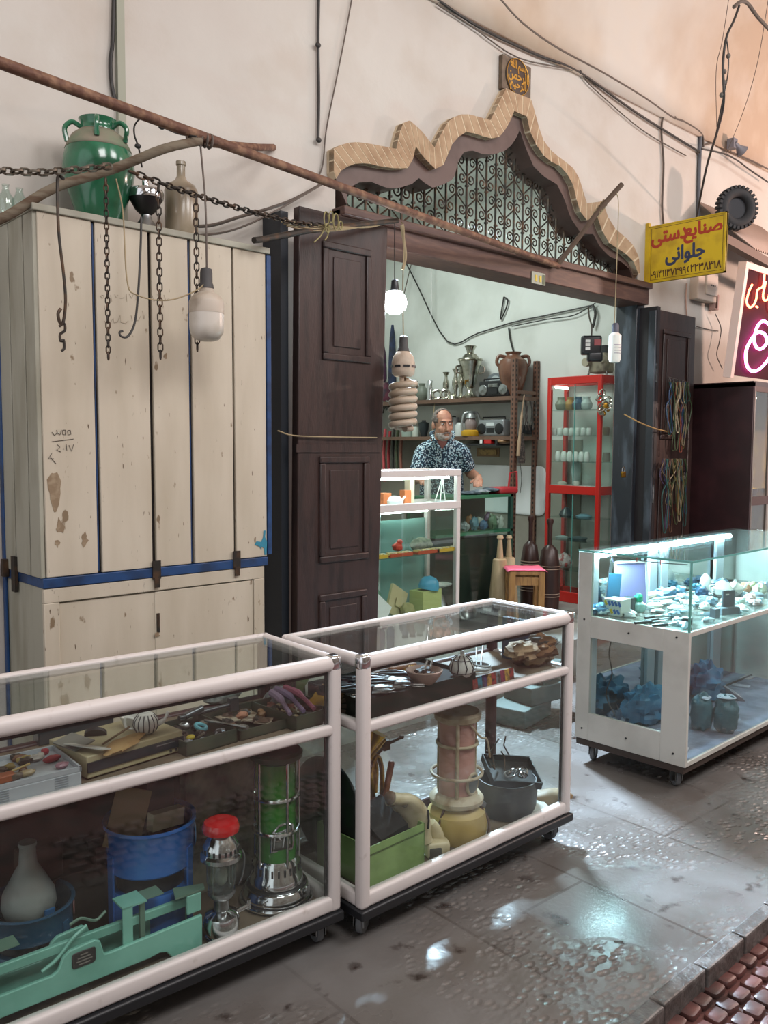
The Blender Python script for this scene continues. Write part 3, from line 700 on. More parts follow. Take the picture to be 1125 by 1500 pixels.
# ------------------------------------------------------------------ hanging bulbs
def cordline(name, pts, r, m, label, cat='cable'): return tag(MB().tube(smooth_pts(pts, 5), r, 6).build(name, m, smooth=60), label, cat)
yb = 2.98
cordline('lamp_cord', [J-Vector((0, 0, .02)), at_y(301, 300, yb), at_y(303, 398, yb)], .004, M['greywire'], 'grey lamp cord dropping from the pole joint to the dusty bulb')
pB = at_y(303, 500, yb); s = 1/pscale(pB)
bl = thing('light_bulb', 'large unlit dusty white lamp bulb hanging in front of the cream cabinet', 'light bulb', pB)
MB().lathe([(.001, 0), (10*s, .5*s), (18*s, 3*s), (24*s, 12*s), (25*s, 22*s), (25*s, 40*s)], 32).build('diffuser', mat('opal plastic', 'c9c2b8', .3, col2='b5ada0', scale=8), bl)
MB().lathe([(25.3*s, 40*s), (25.3*s, 56*s), (24*s, 60*s), (19*s, 66*s), (11*s, 71*s), (10*s, 78*s)], 32).build('housing', mat('dusty white housing', 'b5a99b', .5, col2='8f8171', scale=10), bl)
MB().lathe([(11*s, 76*s), (10*s, 82*s), (9*s, 84*s), (9*s, 98*s), (8*s, 104*s), (3*s, 106*s)], 20).build('socket', mat('dark lamp socket', '3c3a3a', .6), bl)
cordline('cable', [at_y(170, 262, 3.0), at_y(180, 310, 2.99), at_y(186, 410, 2.97), at_y(200, 432, 2.96), at_y(245, 440, 2.95), at_y(290, 424, 2.96), at_y(308, 402, 2.98)], .0026, M['twine'], 'pale thin wire looping across the cabinet to the dusty bulb')
yb = 3.46
cordline('lamp_cord', [at_y(578, 322, yb), at_y(578, 412, yb)], .003, M['cord'], 'black cord above the bright glowing bulb')
pB = at_y(578, 460, yb); s = 1/pscale(pB)
bl = thing('light_bulb', 'bright glowing white bulb hanging in the shop doorway', 'light bulb', pB)
MB().lathe([(.001, 0), (9*s, 1*s), (16*s, 7*s), (18*s, 16*s), (16*s, 25*s), (11*s, 32*s)], 24).build('glowing_glass', emis('bulb glow', 'f0faff', 70), bl)
MB().lathe([(10*s, 31*s), (6*s, 36*s), (5*s, 48*s), (2*s, 50*s)], 16).build('socket', M['black_plastic'], bl)
yb = 3.30
cordline('lamp_cord', [at_y(588, 325, 3.34), at_y(592, 340, yb), at_y(590, 420, yb), at_y(591, 500, yb)], .0035, M['twine'], 'twisted pale cord holding the spiral lamp')
pB = at_y(590, 634, yb); s = 1/pscale(pB)
bl = thing('spiral_lamp', 'giant unlit beige spiral lamp tube hanging in the doorway', 'light bulb', pB)
CF = mat('yellowed lamp tube', 'b09f8c', .4, col2='9b8974', scale=8)
hx = []
for k in range(0, 6*24+1):
    a = 2*pi*k/24; q = k/(6*24); hx.append(Vector((16.5*s*cos(a), 16.5*s*sin(a), (7+66*q)*s)))
MB().tube([Vector((2*s, 0, 76*s)), Vector((10*s, 0, 75*s))]+list(reversed(hx))+[Vector((2*s, -2*s, 6*s))], 5.0*s, 10).build('spiral_tube', CF, bl)
MB().cyl((4*s, 2*s, 70*s), (4*s, 2*s, 86*s), 3.5*s).cyl((-5*s, -2*s, 70*s), (-5*s, -2*s, 86*s), 3.5*s).build('tube_leg', CF, bl)
MB().lathe([(13*s, 82*s), (16.5*s, 86*s), (17*s, 90*s), (17*s, 102*s), (15*s, 110*s), (10*s, 117*s), (6*s, 119*s)], 28).build('ballast', mat('dusty beige housing', 'bcab99', .5, col2='a08e7b', scale=10), bl)
for k in range(8): MB().box((17*s*cos(k*pi/4+.3), 17*s*sin(k*pi/4+.3), 96*s), (1.6*s, 9*s, 3*s), (0, 0, k*pi/4+.3)).build('vent', M['black'], bl)
MB().lathe([(9*s, 118*s), (8*s, 122*s), (6.5*s, 124*s), (6*s, 139*s), (2*s, 141*s)], 16).build('socket', mat('dark lamp socket', '3c3a3a', .6), bl)
yb = 3.29
cordline('lamp_cord', [at_y(903, 282, yb), at_y(906, 300, yb), at_y(904, 370, yb), at_y(900, 476, yb)], .003, M['twine'], 'pale cord dropping from the bracket pole at the right of the arch')
pB = at_y(900, 532, yb); s = 1/pscale(pB)
bl = thing('light_bulb', 'unlit white bulb with printed lines hanging by the right door jamb', 'light bulb', pB)
MB().lathe([(.001, 0), (7*s, 1*s), (9*s, 6*s), (9*s, 40*s), (5*s, 44*s)], 20).build('diffuser', mat('white bulb', 'e0dcd4', .3), bl)
for k in range(4): MB().torus((0, 0, (14+4*k)*s), 9.05*s, .5*s, None, 20, 4, arc=.5).build('print_line', mat('mauve print', '8f7f8c', .6), bl, rot=(0, 0, 3.6))
MB().lathe([(5*s, 43*s), (5*s, 55*s), (3*s, 58*s)], 12).build('socket', mat('grey socket', '4a4a58', .5), bl)

# worn patches on the cabinet's first plank
random.seed(61)
WORN = mat('bare worn wood', '85715a', .8, col2='9c8a72', scale=30)
for (px, py, w, h) in ((80, 715, .030, .085), (88, 772, .022, .035), (124, 792, .016, .035), (84, 795, .012, .02), (243, 522, .010, .014), (230, 930, .02, .012)):
    c = at_y(px, py, 3.1965)-Vector((1.23, 3.2, 0)); n_ = 14
    MB().prism([(c.x+w*cos(2*pi*j/n_)*random.uniform(.35, 1.1), c.z+h*sin(2*pi*j/n_)*random.uniform(.45, 1.1)) for j in range(n_)], -.0032, -.0022).build('worn_patch', WORN, cab, smooth=0)
_k = cordline('cable', [at_y(288, 200, 3.02), at_y(262, 196, 3.1), at_y(238, 186, 3.15), at_y(212, 172, 3.2), at_y(198, 182, 3.25), at_y(197, 198, 3.28), at_y(203, 216, 3.3), at_y(208, 245, 3.33)], .0035, M['cord'], 'thin black lead with ceramic knobs looping from the pole to the oil lamp')
for a, b, y in ((237, 186, 3.15), (202, 214, 3.3)): MB().ell(at_y(a, b, y), (.014, .012, .010), 10, 6).build('knob', M['cord'], _k)
# ------------------------------------------------------------------ cables along the wall
def at_vault(px, py, off=.02):
    d = ray(px, py)
    for i in range(4000):
        y = WY-.001-i*.0006; q = EYE+d*(y/d.y)
        for (ya, za), (yb_, zb) in zip(pr, pr[1:]):
            if yb_ <= y <= ya:
                if q.z <= za+(zb-za)*(ya-y)/(ya-yb_): return q-Vector((0, off, off*.5))
                break
    return at_y(px, py, WY-.02)
def wcable(pts, r, label, m=M['cord'], y=3.585, name='cable', knots=()):
    o = cordline(name, [(at_vault(p[0], p[1]) if y is None else at_y(p[0], p[1], p[2] if len(p) > 2 else y)) for p in pts], r, m, label)
    for k in knots:
        MB().ell((at_vault(k[0], k[1]) if y is None else at_y(k[0], k[1], y-.01)), (.016, .012, .014), 10, 6).build('clip', m, o)
    return o
wcable([(167, -5), (165, 60), (162, 90), (164, 125), (170, 152)], .008, 'thick dark cable down the wall above the green jar')
struct(MB().bx(*(lambda a, b: (a.x, b.x, 3.575, 3.6, 2.42, 4.10))(at_y(168, 60, 3.6), at_y(179, 60, 3.6))).build('trim_5', mat('grey green conduit', '98998a', .7)))
wcable([(467, -5), (466, 60), (467, 140), (466, 205)], .008, 'black cable with round clips down the wall left of the arch', knots=((466, 66), (467, 205)))
wcable([(516, -5), (505, 55), (492, 120), (478, 190), (473, 240), (465, 262)], .004, 'thin wire straggling down the wall beside the arch', M['greywire'])
wcable([(270, 332), (310, 330), (350, 318), (395, 305), (430, 292), (470, 270), (478, 262)], .008, 'grey cable sweeping along the wall from cabinet top to the arch', M['greywire'], 3.55)
wcable([(290, 345), (330, 340), (370, 326), (420, 300), (475, 268)], .005, 'thinner grey cable below the sweeping wall cable', M['greywire'], 3.53)
wcable([(630, -6), (700, 40), (780, 78), (845, 105), (930, 165), (1022, 222)], .009, 'dark cable running down along the foot of the vault', knots=((846, 105),), y=None)
wcable([(726, -5), (760, 32), (810, 68), (880, 106), (940, 142), (980, 170), (1000, 178), (1024, 195), (1027, 215)], .009, 'upper dark cable curving along the vault to the yellow sign', M['greywire'], knots=((985, 172),), y=None)
wcable([(640, 6), (690, 38), (760, 85), (842, 104), (870, 130), (940, 190), (1005, 228)], .0045, 'thin grey wire sagging beneath the vault cable', M['greywire'], 3.58)
wcable([(986, 172), (972, 172), (969, 195), (972, 240), (970, 300), (972, 330)], .008, 'grey cable looping down to the yellow sign bracket', M['greywire'])
wcable([(1026, 200), (1024, 250), (1023, 300), (1021, 345)], .016, 'thick cable bundle down the wall behind the yellow sign', mat('blue grey cable', '55585f', .6))
wcable([(1022, 225), (1032, 212), (1060, 208), (1072, 214)], .008, 'short cable arch beside the horn on the wall', M['greywire'])
wcable([(1028, 218), (1060, 225), (1080, 235), (1100, 250), (1130, 270)], .007, 'dark cable running right from the horn', M['cord'], 3.5)
wcable([(1070, 222), (1100, 235), (1130, 250)], .007, 'upper dark cable running right from the horn', M['greywire'], 3.5)
yh = 2.6
cordline('cable', [at_y(1083, 8, yh), at_y(1075, 30, yh), at_y(1064, 55, yh), at_y(1059, 95, yh), at_y(1060, 150, yh), at_y(1050, 195, 2.8), at_y(1035, 245, 3.1), at_y(1018, 330, 3.5)], .008, M['cord'], 'knotted black cable hanging from the vault to the sign')
k_ = cordline('cable', [at_y(1064, 55, yh), at_y(1067, 80, yh), at_y(1066, 110, yh), at_y(1058, 150, yh), at_y(1048, 200, 2.8)], .004, M['cord'], 'second strand with ceramic knots beside the black hanging cable')
for a, b in ((1067, 82), (1061, 105), (1061, 121), (1057, 139)): MB().ell(at_y(a, b, yh), (.014, .014, .016), 10, 6).build('knot', mat('grey ceramic knot', '5e5750', .6), k_)
cordline('cable', [at_y(1075, 10, yh), at_y(1086, 2, yh), at_y(1096, 6, yh), at_y(1110, 25, yh), at_y(1135, 52, yh)], .012, M['greywire'], 'bent iron hook bar at the top right under the vault')
cordline('wire', [at_y(1068, -5, 2.7), at_y(1058, 60, 2.7), at_y(1049, 105, 2.8), at_y(1050, 190, 3.1)], .0022, M['greywire'], 'very thin wire left of the hanging black cable')
cordline('wire', [at_y(1126, -4, 2.6), at_y(1110, 90, 2.7), at_y(1090, 160, 3.0), at_y(1064, 225, 3.4)], .0022, M['greywire'], 'very thin slanting wire at the upper right')
hp = thing('horn_speaker', 'small grey horn shaped speaker fixed on the wall at upper right', 'speaker', at_y(1076, 210, 3.5))
MB().lathe([(.02, 0), (.024, .05), (.05, .10), (.054, .105)], 16, rot=(.3, pi/2+.6, 0)).build('horn', mat('grey horn', '74747c', .5), hp)
MB().box((0, .02, 0), (.07, .06, .08)).build('driver', mat('grey horn', '74747c', .5), hp)
# ropes tied on the cross bar
mb = MB()
for k in range(4): mb.tube(smooth_pts([at_y(408+4*k, 322+3*k, 3.18), at_y(450, 328+3*k, 3.19), at_y(492, 332+2*k, 3.22), at_y(540, 333-k, 3.28), at_y(566, 326-k, 3.31)]), .0035, 5)
tag(mb.build('twine', M['twine']), 'strands of twine stretched along the iron bar over the door leaf', 'twine')
mb = MB()
for k, (a, b, r) in enumerate(((478, 322, .028), (492, 325, .030), (485, 318, .022), (499, 330, .018), (480, 334, .02))): mb.torus(at_y(a, b, 3.19), r, .0032, (pi/2, .3*k, .5), 18, 5, 1, 1.3)
mb.tube(smooth_pts([at_y(478, 330, 3.19), at_y(470, 345, 3.19), at_y(460, 355, 3.18)]), .0032, 5).tube(smooth_pts([at_y(482, 330, 3.19), at_y(480, 345, 3.19), at_y(476, 352, 3.18)]), .0032, 5)
tag(mb.build('twine_bow', mat('olive twine', '8d845a', .9)), 'looped bow of olive twine tied over the left door leaf', 'twine')
mb = MB().tube(smooth_pts([at_y(407, 631, 3.3), at_y(430, 638, 3.36), at_y(480, 640, 3.36), at_y(552, 641, 3.36)]), .0035, 5)
tag(mb.build('cord', M['twine']), 'pale cord stretched across the middle of the brown door leaf', 'cord')
mb = MB().tube(smooth_pts([at_y(914, 607, 3.5), at_y(935, 618, 3.42), at_y(960, 628, 3.40), at_y(985, 634, 3.44)]), .005, 5)
tag(mb.build('cord', mat('tan rope', 'a08050', .9)), 'tan rope tied between the jamb and the right door leaf', 'cord')
mb = MB().tube(smooth_pts([at_y(588, 330, 3.42), at_y(594, 372, 3.42), at_y(590, 395, 3.42)]), .009, 6)
tag(mb.build('frayed_rope', M['twine']), 'frayed rope hank hanging from the lintel by the glowing bulb', 'rope')
# ------------------------------------------------------------------ signs
def glyphs(body, name, m, mtx, w=None, h=None, parent=None, bold=0., ext=.0012, center=True):
    c = bpy.data.curves.new('glyphs', 'FONT'); c.body = body; c.size = 1; c.extrude = 0
    o = bpy.data.objects.new('glyphs', c); COL.objects.link(o)
    dg = bpy.context.evaluated_depsgraph_get(); tc = o.to_curve(dg)
    cs = [[(Vector(q.handle_left), Vector(q.co), Vector(q.handle_right)) for q in sp.bezier_points] for sp in tc.splines if len(sp.bezier_points) > 2]
    o.to_curve_clear()
    def outline(ct): return [((1-t)**3*q[1]+3*t*(1-t)**2*q[2]+3*t*t*(1-t)*w_[0]+t**3*w_[1]) for q, w_ in zip(ct, ct[1:]+ct[:1]) for t in (0, .25, .5, .75)]
    PO = [outline(ct) for ct in cs]
    AR = [sum(u.x*w_.y-w_.x*u.y for u, w_ in zip(P, P[1:]+P[:1]))/2 for P in PO]
    sg0 = max(AR, key=abs) > 0
    def inpoly(p, P):
        r_ = False
        for u, w_ in zip(P, P[1:]+P[:1]):
            if (u.y > p.y) != (w_.y > p.y) and p.x < (w_.x-u.x)*(p.y-u.y)/(w_.y-u.y)+u.x: r_ = not r_
        return r_
    outers = [i for i in range(len(PO)) if (AR[i] > 0) == sg0]; holes = {i: [] for i in outers}
    for i in range(len(PO)):
        if i in holes: continue
        cand = [j for j in outers if inpoly(PO[i][0], PO[j])]
        if cand: holes[min(cand, key=lambda j: abs(AR[j]))].append(i)
    V = []; F = []
    for i in outers:                                   # each stroke of the letters is filled on its own
        c2 = bpy.data.curves.new('stroke', 'CURVE'); c2.dimensions = '2D'; c2.fill_mode = 'BOTH'
        for j in [i]+holes[i]:
            sp = c2.splines.new('POLY'); sp.points.add(len(PO[j])-1); sp.use_cyclic_u = True
            for q, u in zip(sp.points, PO[j]): q.co = (u.x, u.y, 0, 1)
        o2 = bpy.data.objects.new('stroke', c2); COL.objects.link(o2); dg = bpy.context.evaluated_depsgraph_get()
        m2 = bpy.data.meshes.new_from_object(o2.evaluated_get(dg)); b0 = len(V)
        zz = .00003*len(V)/max(1, len(m2.vertices)); V += [(v.co.x, v.co.y, zz) for v in m2.vertices]; F += [tuple(k+b0 for k in f.vertices) for f in m2.polygons]
        bpy.data.objects.remove(o2); bpy.data.curves.remove(c2); bpy.data.meshes.remove(m2)
    me = bpy.data.meshes.new(name); me.from_pydata(V, [], F)
    bpy.data.objects.remove(o); bpy.data.curves.remove(c)
    xs = [v.co.x for v in me.vertices]; ys = [v.co.y for v in me.vertices]
    sx = w/(max(xs)-min(xs)) if w else None; sy = h/(max(ys)-min(ys)) if h else sx
    sx = sx or sy
    cx, cy = (max(xs)+min(xs))/2, (max(ys)+min(ys))/2
    for v in me.vertices: v.co = Vector(((v.co.x-cx)*sx, (v.co.y-cy)*sy, v.co.z))
    if bold:
        vs = [v.co.copy() for v in me.vertices]; fs = [tuple(q.vertices) for q in me.polygons]; bw = bold*sx*1.6; V = []; F = []
        for k in range(9):
            d = Vector((bw*cos(k*pi/4), bw*sin(k*pi/4), -.00012*k)) if k < 8 else Vector((0, 0, -.001))
            F += [tuple(i+len(V) for i in f) for f in fs]; V += [v+d for v in vs]
        me = bpy.data.meshes.new(name); me.from_pydata(V, [], F)
    me.materials.clear(); me.materials.append(m)
    o = bpy.data.objects.new(name, me); COL.objects.link(o)
    o.matrix_world = mtx
    if parent: o.parent = parent; o.matrix_parent_inverse = Matrix.Translation(parent.location).inverted()
    return o
def basis(x, y, z, org):
    m = Matrix((x, y, z)).transposed().to_4x4(); m.translation = org; return m
SX = 6.05
tl, tr, br_, bl_ = [at_x(a, b, SX) for a, b in ((952, 331), (1066, 311), (1062, 394), (948, 420))]
y0, y1 = (tr.y+br_.y)/2, (tl.y+bl_.y)/2; z1, z0 = (tl.z+tr.z)/2, (bl_.z+br_.z)/2
YEL = mat('yellow enamel', 'c9a61c', .45, col2='b08f1a', scale=7)
sg = thing('shop_sign', 'yellow projecting shop sign with red and blue Persian lettering', 'sign', (SX, (y0+y1)/2, (z0+z1)/2))
hy, hz = (y1-y0)/2, (z1-z0)/2
MB().bx(-.004, .012, -hy, hy, -hz, hz).build('panel', YEL, sg)
for a in ((-hy, -hy+.012, -hz, hz), (hy-.012, hy, -hz, hz), (-hy, hy, hz-.008, hz), (-hy, hy, -hz, -hz+.008)): MB().bx(-.009, .016, *a).build('rim', YEL, sg)
for a in ((-hy+.022, -hy+.025, -hz+.02, hz-.02), (hy-.025, hy-.022, -hz+.02, hz-.02), (-hy+.022, hy-.022, hz-.023, hz-.020), (-hy+.022, hy-.022, -hz+.02, -hz+.023)):
    MB().bx(-.0052, -.0038, *a).build('border_line', mat('brown line', '4e3a14', .6), sg)
MB().bx(-.008, .022, hy, hy+.035, -hz-.05, hz+.03).build('mounting_strip', YEL, sg)
MB().tube([(0, hy+.03, -hz-.02), (0, hy+.12, -hz-.03), (0, 3.6-(y0+y1)/2, -hz-.03)], .008, 6).build('bracket', M['iron'], sg)
RED = mat('red lettering', 'a3321c', .5); BLU = mat('navy lettering', '2b3350', .5); DKB = mat('dark lettering', '4a2a16', .5)
def on_sign(y, z): return basis((0, -1, 0), (0, 0, 1), (-1, 0, 0), Vector((SX-.0052, (y0+y1)/2+y, (z0+z1)/2+z)))
R_ = lambda s: s[::-1]
W2 = 2*hy
glyphs(R_('\uFEBB\uFEE8\uFE8E\uFBFE\uFECA'), 'lettering', RED, on_sign(-hy*.42, hz*.52), w=W2*.47, h=hz*.66, parent=sg, bold=.026)
glyphs(R_('\uFEA9\uFEB3\uFE98\uFBFD'), 'lettering', RED, on_sign(hy*.45, hz*.48), w=W2*.46, h=hz*.52, parent=sg, bold=.028)
glyphs(R_('\uFE9F\uFEE0\uFEEE\uFE8D\uFEE7\uFBFD'), 'lettering', BLU, on_sign(hy*.02, -hz*.16), w=W2*.50, h=hz*.62, parent=sg, bold=.026)
glyphs('\u06F0\u06F9\u06F1\u06F3\u06F1\u06F1\u06F3\u06F7\u06F3\u06F9\u06F9', 'phone_number', DKB, on_sign(hy*.44, -hz*.72), w=W2*.46, h=hz*.24, parent=sg, bold=.02)
glyphs('\u06F2\u06F2\u06F3\u06F8\u06F3\u06F1\u06F8', 'phone_number', DKB, on_sign(-hy*.52, -hz*.70), w=W2*.38, h=hz*.25, parent=sg, bold=.02)
glyphs('(', 'phone_mark', DKB, on_sign(-hy*.08, -hz*.71), w=W2*.025, h=hz*.22, parent=sg, bold=.02)

q = [at_y(a, b, WY-.02) for a, b in ((734, 81), (776, 98), (775, 148), (734, 130))]
c0 = sum(q, Vector())/4
pq = thing('wall_plaque', 'small dark bronze plaque with round gold calligraphy above the arch peak', 'plaque', c0)
hw, hh = (q[1].x-q[0].x)/2, (q[0].z-q[3].z+q[1].z-q[2].z)/4
MB().bx(-hw, hw, -.012, .02, -hh, hh).build('plate', mat('bronze plate', '5d4f42', .5, .3, col2='72614f', scale=20), pq, bev=.004)
MB().lathe([(.80*hw, 0), (.80*hw, .006), (.72*hw, .010), (.001, .010)], 36, rot=(pi/2, 0, 0)).build('medallion', mat('dark medallion', '3c2a1e', .5), pq, loc=(0, -.010, 0))
GOLD = mat('gold script', 'b98b3c', .35, .7)
random.seed(3)
ROWS = ['\uFEE2\uFEF4\uFEA3\uFEAE\uFEDF\uFE8D', '\uFEE6\uFEE4\uFEA3\uFEAE\uFEDF\uFE8D', '\uFEEA\uFEE0\uFEDF\uFE8D \uFEE2\uFEB4\uFE91']
for i, rw in enumerate(ROWS):
    glyphs(rw, 'gold_script', GOLD, basis((1, 0, 0), (0, 0, 1), (0, -1, 0), c0+Vector((0, -.022, hw*(-.40+.40*i)))), w=hw*(1.1, 1.35, 1.05)[i], h=hw*.52, parent=pq, bold=.02, ext=.004)
MB().torus((0, -.021, 0), .76*hw, .0025, (pi/2, 0, 0), 40, 6).build('medallion_ring', GOLD, pq)

# electric box and switch under the sign
jb = thing('meter_box', 'pale electric meter box on the wall under the yellow sign', 'electric box', at_y(1030, 415, 3.57))
MB().rbox((0, 0, 0), (.33, .09, .30), .012).build('body', mat('pale meter box', 'cbb9ab', .5), jb)
MB().rbox((.05, -.05, .01), (.20, .02, .22), .01).build('cover', mat('pale meter cover', 'd5c5b8', .45), jb)
for k in range(3): MB().box((.03+.03*k, -.061, -.02), (.016, .004, .012)).build('marking', M['black'], jb)
sw = thing('wall_switch', 'small brown and white switch box with loose wires under the meter box', 'switch', at_y(1046, 443, 3.56))
MB().rbox((0, 0, 0), (.07, .06, .13), .008).build('body', mat('pinkish switch', 'b08a80', .5), sw)
MB().box((-.02, -.032, 0), (.018, .02, .11)).build('lever', mat('switch brown', '5b3a30', .5), sw)
wcable([(1048, 460), (1056, 480), (1054, 500), (1050, 520), (1058, 540)], .004, 'loose wire curling below the switch box', y=3.54)
wcable([(1020, 478), (1035, 482), (1052, 485)], .004, 'short thin wire between door leaf and switch', M['greywire'])
wcable([(1006, 415), (1005, 440), (1006, 463)], .006, 'short conduit below the meter box', mat('pink pipe', 'c0a093', .6))

# ------------------------------------------------------------------ neighbouring shop at the right edge
nb = thing('shop_cabinet', 'tall dark maroon shop cabinet with a lit glass front at the right edge', 'cabinet', (6.72, 3.02, 0))
MARP = mat('dark maroon panel', '2c181b', .4, col2='3a2023', scale=4)
MB().bx(0, .03, 0, .57, 0, 2.07).build('side_panel', MARP, nb)
MB().bx(0, 1.6, .54, .57, 0, 2.07).build('back_panel', mat('warm brown cloth', '7c5a3c', .8, col2='99793f', scale=5), nb)
MB().bx(0, 1.6, 0, .57, 2.04, 2.08).build('top_panel', MARP, nb)
for z0, z1 in ((0, .45), (1.10, 1.17), (2.0, 2.04)): MB().bx(.03, 1.6, -.005, .03, z0, z1).build('rail', mat('walnut rail', '4a2c22', .4), nb)
MB().bx(.03, 1.6, 0, .5, 1.12, 1.14).build('shelf', M['wood'], nb)
MB().bx(.03, 1.6, .004, .010, .45, 2.02).build('front_glass', M['glass_clear'], nb, smooth=0)
for x in (.02, .30): MB().bx(x, x+.02, -.004, .012, .45, 2.04).build('door_frame', mat('dull aluminium', '8a8078', .4, .6), nb)
MB().cyl((.08, .25, 1.98), (.6, .25, 1.98), .010).build('lamp_tube', emis('warm tube', 'ffe9c8', 14), nb)
tag(MB().prism([(0, 0), (.36, 0), (.34, .62), (.26, .66)], 0, .03, 'y').build('tapestry', mat('mustard patterned cloth', '8a7434', .85, col2='5c5a34', scale=25), loc=(6.80, 3.36, 1.14)), 'mustard patterned cloth hung in the neighbouring glass cabinet', 'cloth')
random.seed(5)
for i, lab in enumerate(('green patterned bowl on the shelf of the maroon cabinet', 'dark red bowl on the shelf of the maroon cabinet', 'brass coloured bowl on the shelf of the maroon cabinet')):
    o = MB().lathe([(.02, 0), (.05, .03), (.07, .08), (.066, .08), (.03, .02)], 20).build('bowl', (mat('green bowl', '4b6b4a', .4), mat('dark red bowl', '6b2a22', .4), M['brass'])[i], loc=(6.84+.18*i, 3.16, 1.14)); tag(o, lab, 'bowl')
# tilted neon sign
n0 = Vector((6.75, 3.00, 2.10)); nx = Vector((1, 0, 0)); nup = Vector((0, -.06, .56)).normalized(); nn = nx.cross(nup)
def on_neon(px, py, off=0.):
    d = ray(px, py); t = (n0-EYE).dot(nn)/d.dot(nn); return EYE + d*t + nn*off
def nloc(px, py): p = on_neon(px, py)-n0; return p.dot(nx), p.dot(nup)
u0, v0 = nloc(1072, 543); u1, v1 = nloc(1089, 382)
ns = thing('neon_sign', 'tilted maroon neon sign with glowing red script and a pink ring', 'sign', n0)
ns.matrix_world = basis(nx, nup, nn, n0)
ua = (u0+u1)/2
MB().bx(ua+.04, ua+1.2, 0, v1-.04, -.03, .0).build('board', mat('maroon sign board', '3d0f1a', .85, spec=.2), ns)
for a in ((ua, ua+.045, -.02, v1-.046), (ua, ua+1.2, v1-.045, v1)): MB().bx(*a, -.05, .012).build('frame', mat('pinkish white frame', 'd8b9ae', .5), ns)
def neon(strokes, m, r, nm):
    for s in strokes:
        pts = smooth_pts([Vector((*nloc(a, b), .025)) for a, b in s], 5); MB().tube(pts, r, 8).build(nm, m, ns)
NR = emis('red neon', 'ff6a48', 14); NP = emis('pink neon', 'ff7fe0', 13)
neon([[(1097, 417), (1092, 428), (1089, 442), (1093, 450), (1099, 447), (1103, 438), (1105, 425), (1113, 419), (1115, 402)], [(1117, 412), (1113, 432), (1115, 440), (1121, 436), (1124, 414)], [(1124, 440), (1126, 455), (1133, 458)], [(1103, 449), (1105, 450)]], NR, .0075, 'red_tube')
neon([[(1124, 478), (1118, 472), (1111, 471), (1104, 480), (1100, 497), (1103, 508), (1110, 511), (1118, 503), (1117, 492), (1111, 487), (1103, 488), (1094, 500), (1088, 515), (1089, 534), (1096, 543), (1107, 541), (1118, 530), (1128, 515)]], NP, .011, 'pink_tube')
# awning with corrugated sheet, beam and an old tyre
aw = thing('awning', 'corrugated metal awning on a brown beam over the neon sign', 'awning', (7.0, 3.2, 2.9))
def aw_at(px, py, y): return at_y(px, py, y)-Vector((7.0, 3.2, 2.9))
c1, c2 = aw_at(1068, 355, 3.1), aw_at(1140, 395, 3.1)
MB().tube([c1-(c2-c1)*.1, c2+(c2-c1)*1.2], [.045, .045], 4).build('beam', mat('brown beam', '6d5448', .6), aw)
b1 = aw_at(1068, 318, 3.58); b1.x = c1.x
def corr(u, v):
    p = Vector((c1.x+.42+u*1.2, c1.y+(b1.y-c1.y)*v, c1.z+.02+(b1.z-c1.z)*v)); p.z += .010*sin(u*1.5/.05*2*pi); return p
MB().grid(corr, 180, 2).build('sheet', mat('pinkish corrugated sheet', 'b79f93', .5, .3), aw, solid=.004)
ty = at_y(1079, 305, 3.25); s = 1/pscale(ty)
tyre = thing('tyre', 'old black ribbed tyre hung beside the yellow sign', 'tyre', ty, rot=(pi/2, 0, -.55))
s *= 1.12
MB().torus((0, 0, 0), 20*s, 7*s, None, 36, 12).build('casing', mat('tyre rubber', '24272b', .75, bump=.2), tyre)
lug = MB()
for k in range(28):
    a = 2*pi*k/28; lug.box((26*s*cos(a), 26*s*sin(a), 0), (4*s, 3.4*s, 12*s), (0, 0, a))
lug.build('tread', mat('tyre rubber', '24272b', .75), tyre)
MB().lathe([(.001, -3*s), (15*s, -3*s), (15*s, 0), (.001, 0)], 24).build('inner_disc', mat('dark disc', '2a2d33', .7), tyre)
# bead strings on the right leaf
BC = ['5f5428', '35482a', '7d3a26', '23504c', '857658', '4d4265', '5a3822', '9a8f78', '2a4565', '3d452a', '6d6048', '26382c']
bk = thing('bead_rack', 'wire rack of loops nailed on the right door leaf', 'rack', at_y(990, 556, 3.42))
rk = MB(); o0 = at_y(990, 556, 3.42)
rk.tube([at_y(978, 552, 3.42)-o0, at_y(1010, 560, 3.42)-o0, at_y(1007, 690, 3.42)-o0, at_y(1000, 700, 3.42)-o0], .003, 5)
for k in range(7): rk.torus(at_y(981+4.5*k, 557+k, 3.42)-o0, .014, .002, (pi/2, 0, 0), 10, 4)
rk.build('wire', M['steel'], bk)
random.seed(11)
def strands(px0, px1, ytop, ybot, n, lab0):
    for i in range(n):
        a = px0+(px1-px0)*i/(n-1); b = a+random.uniform(-5, 3); L_ = ybot-random.uniform(0, 45)
        col = BC[(i*5+n) % 12]; yy = 3.405-.012*(i % 3); w = [random.uniform(-6, 6) for _ in range(4)]; m_ = (ytop+L_)/2
        mb = MB().tube(smooth_pts([at_y(a-1, ytop, yy), at_y(a-2+w[0], (ytop+m_)/2, yy), at_y((a+b)/2-2+w[1], m_, yy), at_y(b-1, L_-6, yy), at_y(b+1, L_, yy), at_y(b+3, L_-6, yy-.006), at_y((a+b)/2+2+w[2], m_, yy-.006), at_y(a+2+w[3], (ytop+m_)/2, yy-.006), at_y(a+1, ytop, yy-.006)]), random.uniform(.0025, .005), 5)
        tag(mb.build('bead_string', mat('beads '+col, col, .5)), lab0, 'bead string', 'bead strings on the right leaf, '+('upper' if ytop < 600 else 'lower')+' bunch')
strands(981, 1007, 560, 662, 15, 'bead strings bunched on the upper half of the wire rack')
strands(973, 1003, 672, 782, 17, 'bead strings bunched on the lower half of the wire rack')
